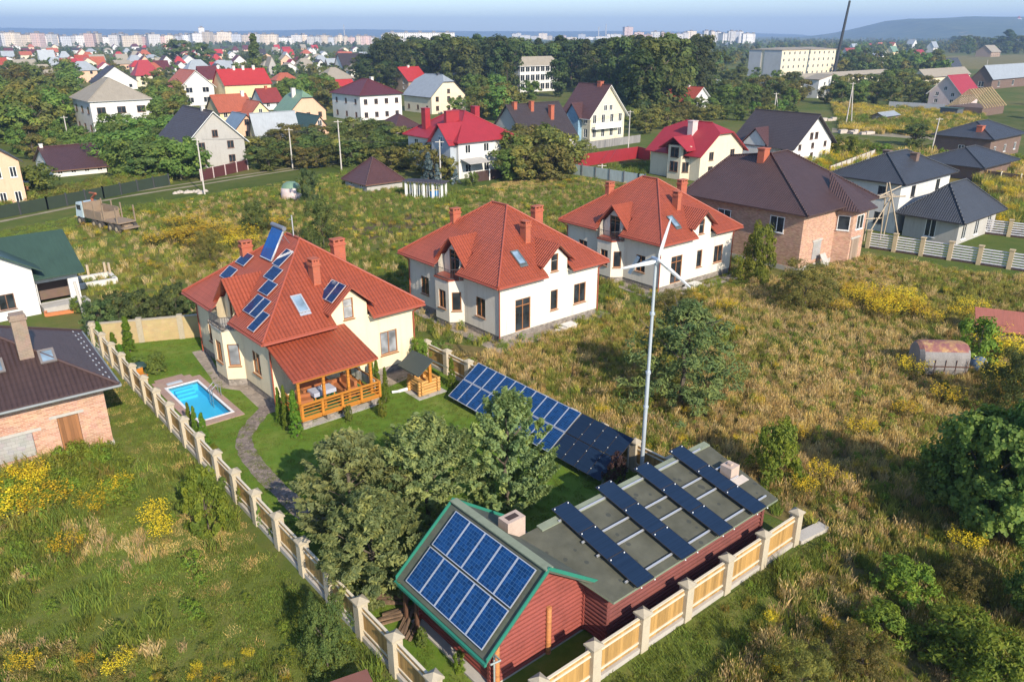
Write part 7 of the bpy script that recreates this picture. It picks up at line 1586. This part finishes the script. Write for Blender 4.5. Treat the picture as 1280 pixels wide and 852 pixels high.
def scatter(name, pts, coll, mat):
    """pts: (x, y, z, rot, scale, index)"""
    me = bpy.data.meshes.new(name); me.from_pydata([p[:3] for p in pts], [], [])
    for nm, ty, vals in (('rot', 'FLOAT_VECTOR', [c for p in pts for c in (0, 0, p[3])]), ('scl', 'FLOAT', [p[4] for p in pts]), ('idx', 'INT', [p[5] for p in pts])):
        a = me.attributes.new(nm, ty, 'POINT'); a.data.foreach_set('vector' if ty == 'FLOAT_VECTOR' else 'value', vals)
    o = bpy.data.objects.new(name, me); COL.objects.link(o); tag(o, kind='stuff')
    ng = bpy.data.node_groups.new(name, 'GeometryNodeTree'); ng.interface.new_socket('Geometry', in_out='INPUT', socket_type='NodeSocketGeometry'); ng.interface.new_socket('Geometry', in_out='OUTPUT', socket_type='NodeSocketGeometry')
    gi, go_ = ng.nodes.new('NodeGroupInput'), ng.nodes.new('NodeGroupOutput'); ci = ng.nodes.new('GeometryNodeCollectionInfo'); ci.inputs['Collection'].default_value = coll; ci.inputs['Separate Children'].default_value = True; ci.inputs['Reset Children'].default_value = True
    ip = ng.nodes.new('GeometryNodeInstanceOnPoints'); ip.inputs['Pick Instance'].default_value = True
    def na(nm, ty): n = ng.nodes.new('GeometryNodeInputNamedAttribute'); n.data_type = ty; n.inputs['Name'].default_value = nm; return n.outputs['Attribute']
    ln = ng.links.new; e = ng.nodes.new('FunctionNodeEulerToRotation'); ln(na('rot', 'FLOAT_VECTOR'), e.inputs[0]); ln(gi.outputs[0], ip.inputs['Points']); ln(ci.outputs[0], ip.inputs['Instance']); ln(na('idx', 'INT'), ip.inputs['Instance Index']); ln(e.outputs[0], ip.inputs['Rotation']); ln(na('scl', 'FLOAT'), ip.inputs['Scale']); ln(ip.outputs[0], go_.inputs[0])
    md = o.modifiers.new('scatter', 'NODES'); md.node_group = ng; return o
FT2 = FT + [(Vector(H_.location), *axes(math.degrees(H_.rotation_euler.z)), VL, VD) for H_ in [o for o in bpy.data.objects if o.name.startswith('villa') and o.parent is None and o.type == 'EMPTY']] + [(Vector(lo) - axes(lyaw)[0] * LW, *axes(lyaw), LW, LD)]
def clear2(p, m=.3):
    for o, u, v, Lx, Dy in FT2:
        d = p - o
        if -m < d.dot(u) < Lx + m and -m < d.dot(v) < Dy + m: return False
    return True
PLOT = [S(10.9, 14.5), S(29.4, 14.5), S(29.2, 44), S(29.2, 62), S(11, 63)]
def field(polys, dens, weights, seed, sc_=(.7, 1.2), avoid=True, patch=.12, pw=1.0, keep=None):
    """weights: list of (index, base weight, noise offset)"""
    out = []; rng = random.Random(seed)
    for poly in polys:
        wp = [P(*p) for p in poly]; xs = [p.x for p in wp]; ys = [p.y for p in wp]; W = [(p.x, p.y) for p in wp]
        for _ in range(int((max(xs) - min(xs)) * (max(ys) - min(ys)) * dens)):
            x, y = rng.uniform(min(xs), max(xs)), rng.uniform(min(ys), max(ys))
            if not inside(x, y, W): continue
            p = Vector((x, y, 0))
            if avoid and (inside(x, y, [(q.x, q.y) for q in PLOT]) or not clear2(p)): continue
            if keep and not keep(x, y): continue
            ws = [max(.0, b * (1 + 2.6 * pw * mnoise.noise(Vector((x * patch, y * patch, off * 7.3))))) for i, b, off in weights]; s = sum(ws)
            if s <= 0: continue
            r_ = rng.random() * s; k = 0
            while k < len(ws) - 1 and r_ > ws[k]: r_ -= ws[k]; k += 1
            out.append((x, y, -.03, rng.random() * 6.28, rng.uniform(*sc_) * (1 + .4 * mnoise.noise(Vector((x * .3, y * .3, 3)))), weights[k][0]))
    return out
A, B_, C_, D_, E_, F_, G_, H_, I_, J_ = range(10)
MEAD = [(560, 448), (600, 468), (800, 570), (1000, 655), (1045, 655), (960, 765), (840, 905), (1450, 905), (1450, 420), (1300, 352), (1085, 322), (1000, 346), (935, 356), (770, 392), (640, 440)]
pts = field([MEAD], 9.0, [(A, 1.1, 1), (B_, .6, 2), (C_, 1.0, 3), (D_, 1.4, 4), (E_, .12, 5), (F_, .14, 6), (G_, .25, 7), (H_, .03, 8)], 1, (.30, .66), patch=.06)
scatter('meadow_grass', pts, SRC, None)
pts = field([[(545, 905), (700, 880), (992, 694), (1045, 668), (960, 780), (840, 905)]], 7, [(I_, 1.6, 1), (C_, .05, 2)], 2, (.5, .9), patch=.3) + field([[(545, 905), (700, 880), (992, 694), (1045, 668), (960, 780), (840, 905)]], 2.5, [(J_, 1, 1), (G_, .15, 2), (D_, .4, 3)], 22, (.25, .5)); scatter('verge_grass', pts, SRC, None)
LOWL = [(-40, 610), (145, 572), (220, 560), (330, 690), (545, 905), (-40, 905)]
pts = field([LOWL], 8, [(I_, 2.2, 1), (C_, .25, 2), (J_, .25, 3), (G_, .04, 4)], 3, (.4, .9), patch=.25)
pts += field([[(126, 440), (150, 462), (250, 598), (330, 690), (220, 570), (145, 575), (143, 556)]], 9, [(I_, 2, 1), (J_, .4, 2)], 13, (.4, .8), patch=.25)
pts += field([[(-40, 650), (60, 668), (110, 650), (150, 690), (60, 720), (-40, 740)], [(130, 690), (200, 650), (215, 690), (150, 720)]], 5, [(B_, .7, 1), (A, .6, 2), (J_, .6, 3)], 4, (.32, .6), patch=.3)
pts += field([[(-30, 590), (140, 562), (165, 600), (160, 640), (60, 660), (-30, 660)]], 6, [(C_, 1.4, 1), (G_, .7, 2), (H_, .08, 3), (D_, .3, 4)], 5, (.8, 1.25), patch=.3)
pts += field([[(-40, 800), (330, 810), (400, 905), (-40, 905)]], 5, [(B_, .8, 1), (E_, .7, 2), (F_, .5, 3), (D_, .6, 4), (H_, .1, 5), (C_, .6, 6)], 6, (.3, .55), patch=.35); scatter('rough_grass', pts, SRC, None)
pts = field([[(80, 290), (160, 265), (300, 240), (440, 228), (560, 250), (700, 222), (810, 236), (900, 240), (1000, 345), (930, 356), (770, 392), (640, 440), (540, 425), (500, 470), (120, 380), (95, 340)]], 3.0, [(A, .4, 1), (B_, .3, 2), (D_, .6, 3), (C_, 1.7, 4), (H_, .1, 6), (G_, .45, 7), (I_, 2.0, 8)], 7, (.35, .75), patch=.05); pts += field([[(-10, 291), (150, 260), (430, 216), (450, 232), (300, 246), (160, 272), (90, 296), (-10, 302)], [(430, 232), (560, 240), (700, 216), (810, 236), (700, 226), (560, 254), (440, 234)], [(700, 215), (812, 203), (812, 230), (716, 216)]], 2.2, [(I_, 2, 1), (J_, .6, 2), (C_, .25, 3)], 33, (.6, 1.2), patch=.06)
scatter('back_meadow_grass', pts, SRC, None)
pts = field([[(1060, 182), (1300, 205), (1300, 300), (1230, 290), (1260, 262), (1200, 215), (1110, 200)], [(1040, 132), (1230, 140), (1230, 175), (1050, 165)], [(930, 200), (1060, 180), (1100, 200), (1045, 235), (940, 240)]], .8, [(A, .8, 1), (D_, 1, 2), (H_, .5, 3), (C_, .8, 4), (G_, .3, 5)], 8, (.9, 1.7), patch=.04); scatter('far_meadow_grass', pts, SRC, None)
pts = field([[(-10, 272), (60, 259), (130, 245), (214, 229), (200, 222), (120, 232), (-10, 262)]], 1.6, [(F_, 1, 1), (G_, .3, 2), (D_, .4, 3)], 9, (1.0, 1.6), patch=.1); scatter('hedge_growth', pts, SRC, None)
pts = []
rng = random.Random(17)                        # short turf on the lawn itself
for _ in range(9000):
    s_, t_ = rng.uniform(11.5, 28.8), rng.uniform(15.3, 62); p = S(s_, t_)
    if (12.2 < s_ < 15.5 and 44 < t_ < 53.2) or not clear2(p, 1.2) or (12.9 < s_ < 29 and 15.3 < t_ < 22.5): continue
    pts.append((p.x, p.y, -.03, rng.random() * 6.28, rng.uniform(.22, .5), I_))
scatter('lawn_turf', pts, SRC, None)
# far wooded plain: trees past counting
pts = []
def fz(x, y):                                   # open fields keep clear
    return not (1080 < x < 1300 and 67 < y < 88)
for poly, n, (h0, h1) in (([(-340, 60.5), (470, 60.5), (480, 92), (330, 100), (-340, 100)], 1000, (3.6, 5.8)), ([(-400, 100), (-20, 98), (-20, 200), (-400, 215)], 260, (5, 9)), ([(1290, 70), (1600, 70), (1600, 200), (1310, 150)], 120, (5, 9)), ([(470, 58), (960, 56), (960, 84), (470, 84)], 520, (6, 9)), ([(-360, 50.5), (1000, 50.5), (1000, 59.5), (-360, 59.5)], 1300, (5, 7.5)), ([(960, 49.5), (1620, 48.5), (1620, 62), (960, 64)], 1300, (6, 9)), ([(1040, 60), (1320, 58), (1320, 68), (1060, 76)], 160, (7, 10)), ([(1000, 80), (1180, 76), (1180, 100), (1040, 96)], 60, (6, 9))):
    c = 0; tries = 0; xs = [p[0] for p in poly]; ys = [p[1] for p in poly]
    while c < n and tries < n * 6:
        tries += 1; x, y = rng.uniform(min(xs), max(xs)), rng.uniform(min(ys), max(ys))
        if not inside(x, y, poly) or not fz(x, y): continue
        p = P(x, y)
        if not clear(p, 3): continue
        h = rng.uniform(h0, h1); pts.append((p.x, p.y, -.5, rng.random() * 6.28, h * 1.1, rng.randrange(4))); c += 1
scatter('distant_woods', pts, FSRC, None)
# ================================================================== air, sky, sun, camera
AZ, EL = -60.0, 31.0
hz = MB(); hz.box(-9000, 9000, -60, 9000, -6, 175); ho = hz.build('haze', [], None); tag(ho, kind='stuff')
m = bpy.data.materials.new('haze_air'); m.use_nodes = True; nt = m.node_tree; nt.nodes.clear(); out = nt.nodes.new('ShaderNodeOutputMaterial'); pv = nt.nodes.new('ShaderNodeVolumePrincipled')
pv.inputs['Color'].default_value = (.47, .67, 1.0, 1); pv.inputs['Density'].default_value = .00022; pv.inputs['Anisotropy'].default_value = .1
nt.links.new(pv.outputs[0], out.inputs['Volume']); ho.data.materials.clear(); ho.data.materials.append(m)
w = bpy.data.worlds.new('World'); scene.world = w; w.use_nodes = True; nt = w.node_tree; nt.nodes.clear()
out = nt.nodes.new('ShaderNodeOutputWorld'); bg = nt.nodes.new('ShaderNodeBackground'); sk = nt.nodes.new('ShaderNodeTexSky'); sk.sky_type = 'NISHITA'; sk.sun_disc = False
sk.sun_elevation = R(EL); sk.sun_rotation = R(90 - AZ); sk.air_density = 1.0; sk.dust_density = .6; sk.ozone_density = 2.0; sk.altitude = 200
bg.inputs[1].default_value = .14; hs = nt.nodes.new('ShaderNodeHueSaturation'); hs.inputs['Saturation'].default_value = .9; nt.links.new(sk.outputs[0], hs.inputs['Color']); tn = nt.nodes.new('ShaderNodeMix'); tn.data_type = 'RGBA'; tn.blend_type = 'MULTIPLY'; tn.inputs[0].default_value = 1; tn.inputs[7].default_value = (.80, .89, 1.02, 1); nt.links.new(hs.outputs[0], tn.inputs[6]); nt.links.new(tn.outputs[2], bg.inputs[0]); nt.links.new(bg.outputs[0], out.inputs[0])
sd = bpy.data.lights.new('sun', 'SUN'); sd.energy = 4.2; sd.angle = R(.5); sd.color = (1.0, .885, .73); so_ = bpy.data.objects.new('sun', sd); COL.objects.link(so_)
dv = Vector((math.cos(R(EL)) * math.cos(R(AZ)), math.cos(R(EL)) * math.sin(R(AZ)), math.sin(R(EL)))); so_.rotation_euler = dv.to_track_quat('Z', 'Y').to_euler(); so_.location = (30, -40, 60)
cd = bpy.data.cameras.new('camera'); cd.sensor_width = 36; cd.lens = 36 * FPX / 1280; cd.clip_end = 30000; cd.clip_start = .5
co_ = bpy.data.objects.new('camera', cd); COL.objects.link(co_); co_.location = (0, 0, CAMH); co_.rotation_euler = (math.pi / 2 - PITCH, 0, 0); scene.camera = co_
vs = scene.view_settings; vs.view_transform = 'Standard'; vs.look = 'None'; vs.gamma = 1; vs.exposure = 0.7; vs.use_curve_mapping = False
scene.render.engine = 'CYCLES'; cy = scene.cycles; cy.use_denoising = True
try: cy.denoiser = 'OPENIMAGEDENOISE'
except Exception: pass
cy.max_bounces = 6; cy.diffuse_bounces = 3; cy.glossy_bounces = 3; cy.transmission_bounces = 4; cy.volume_bounces = 0; cy.transparent_max_bounces = 6; cy.caustics_reflective = False; cy.caustics_refractive = False; cy.sample_clamp_indirect = 8
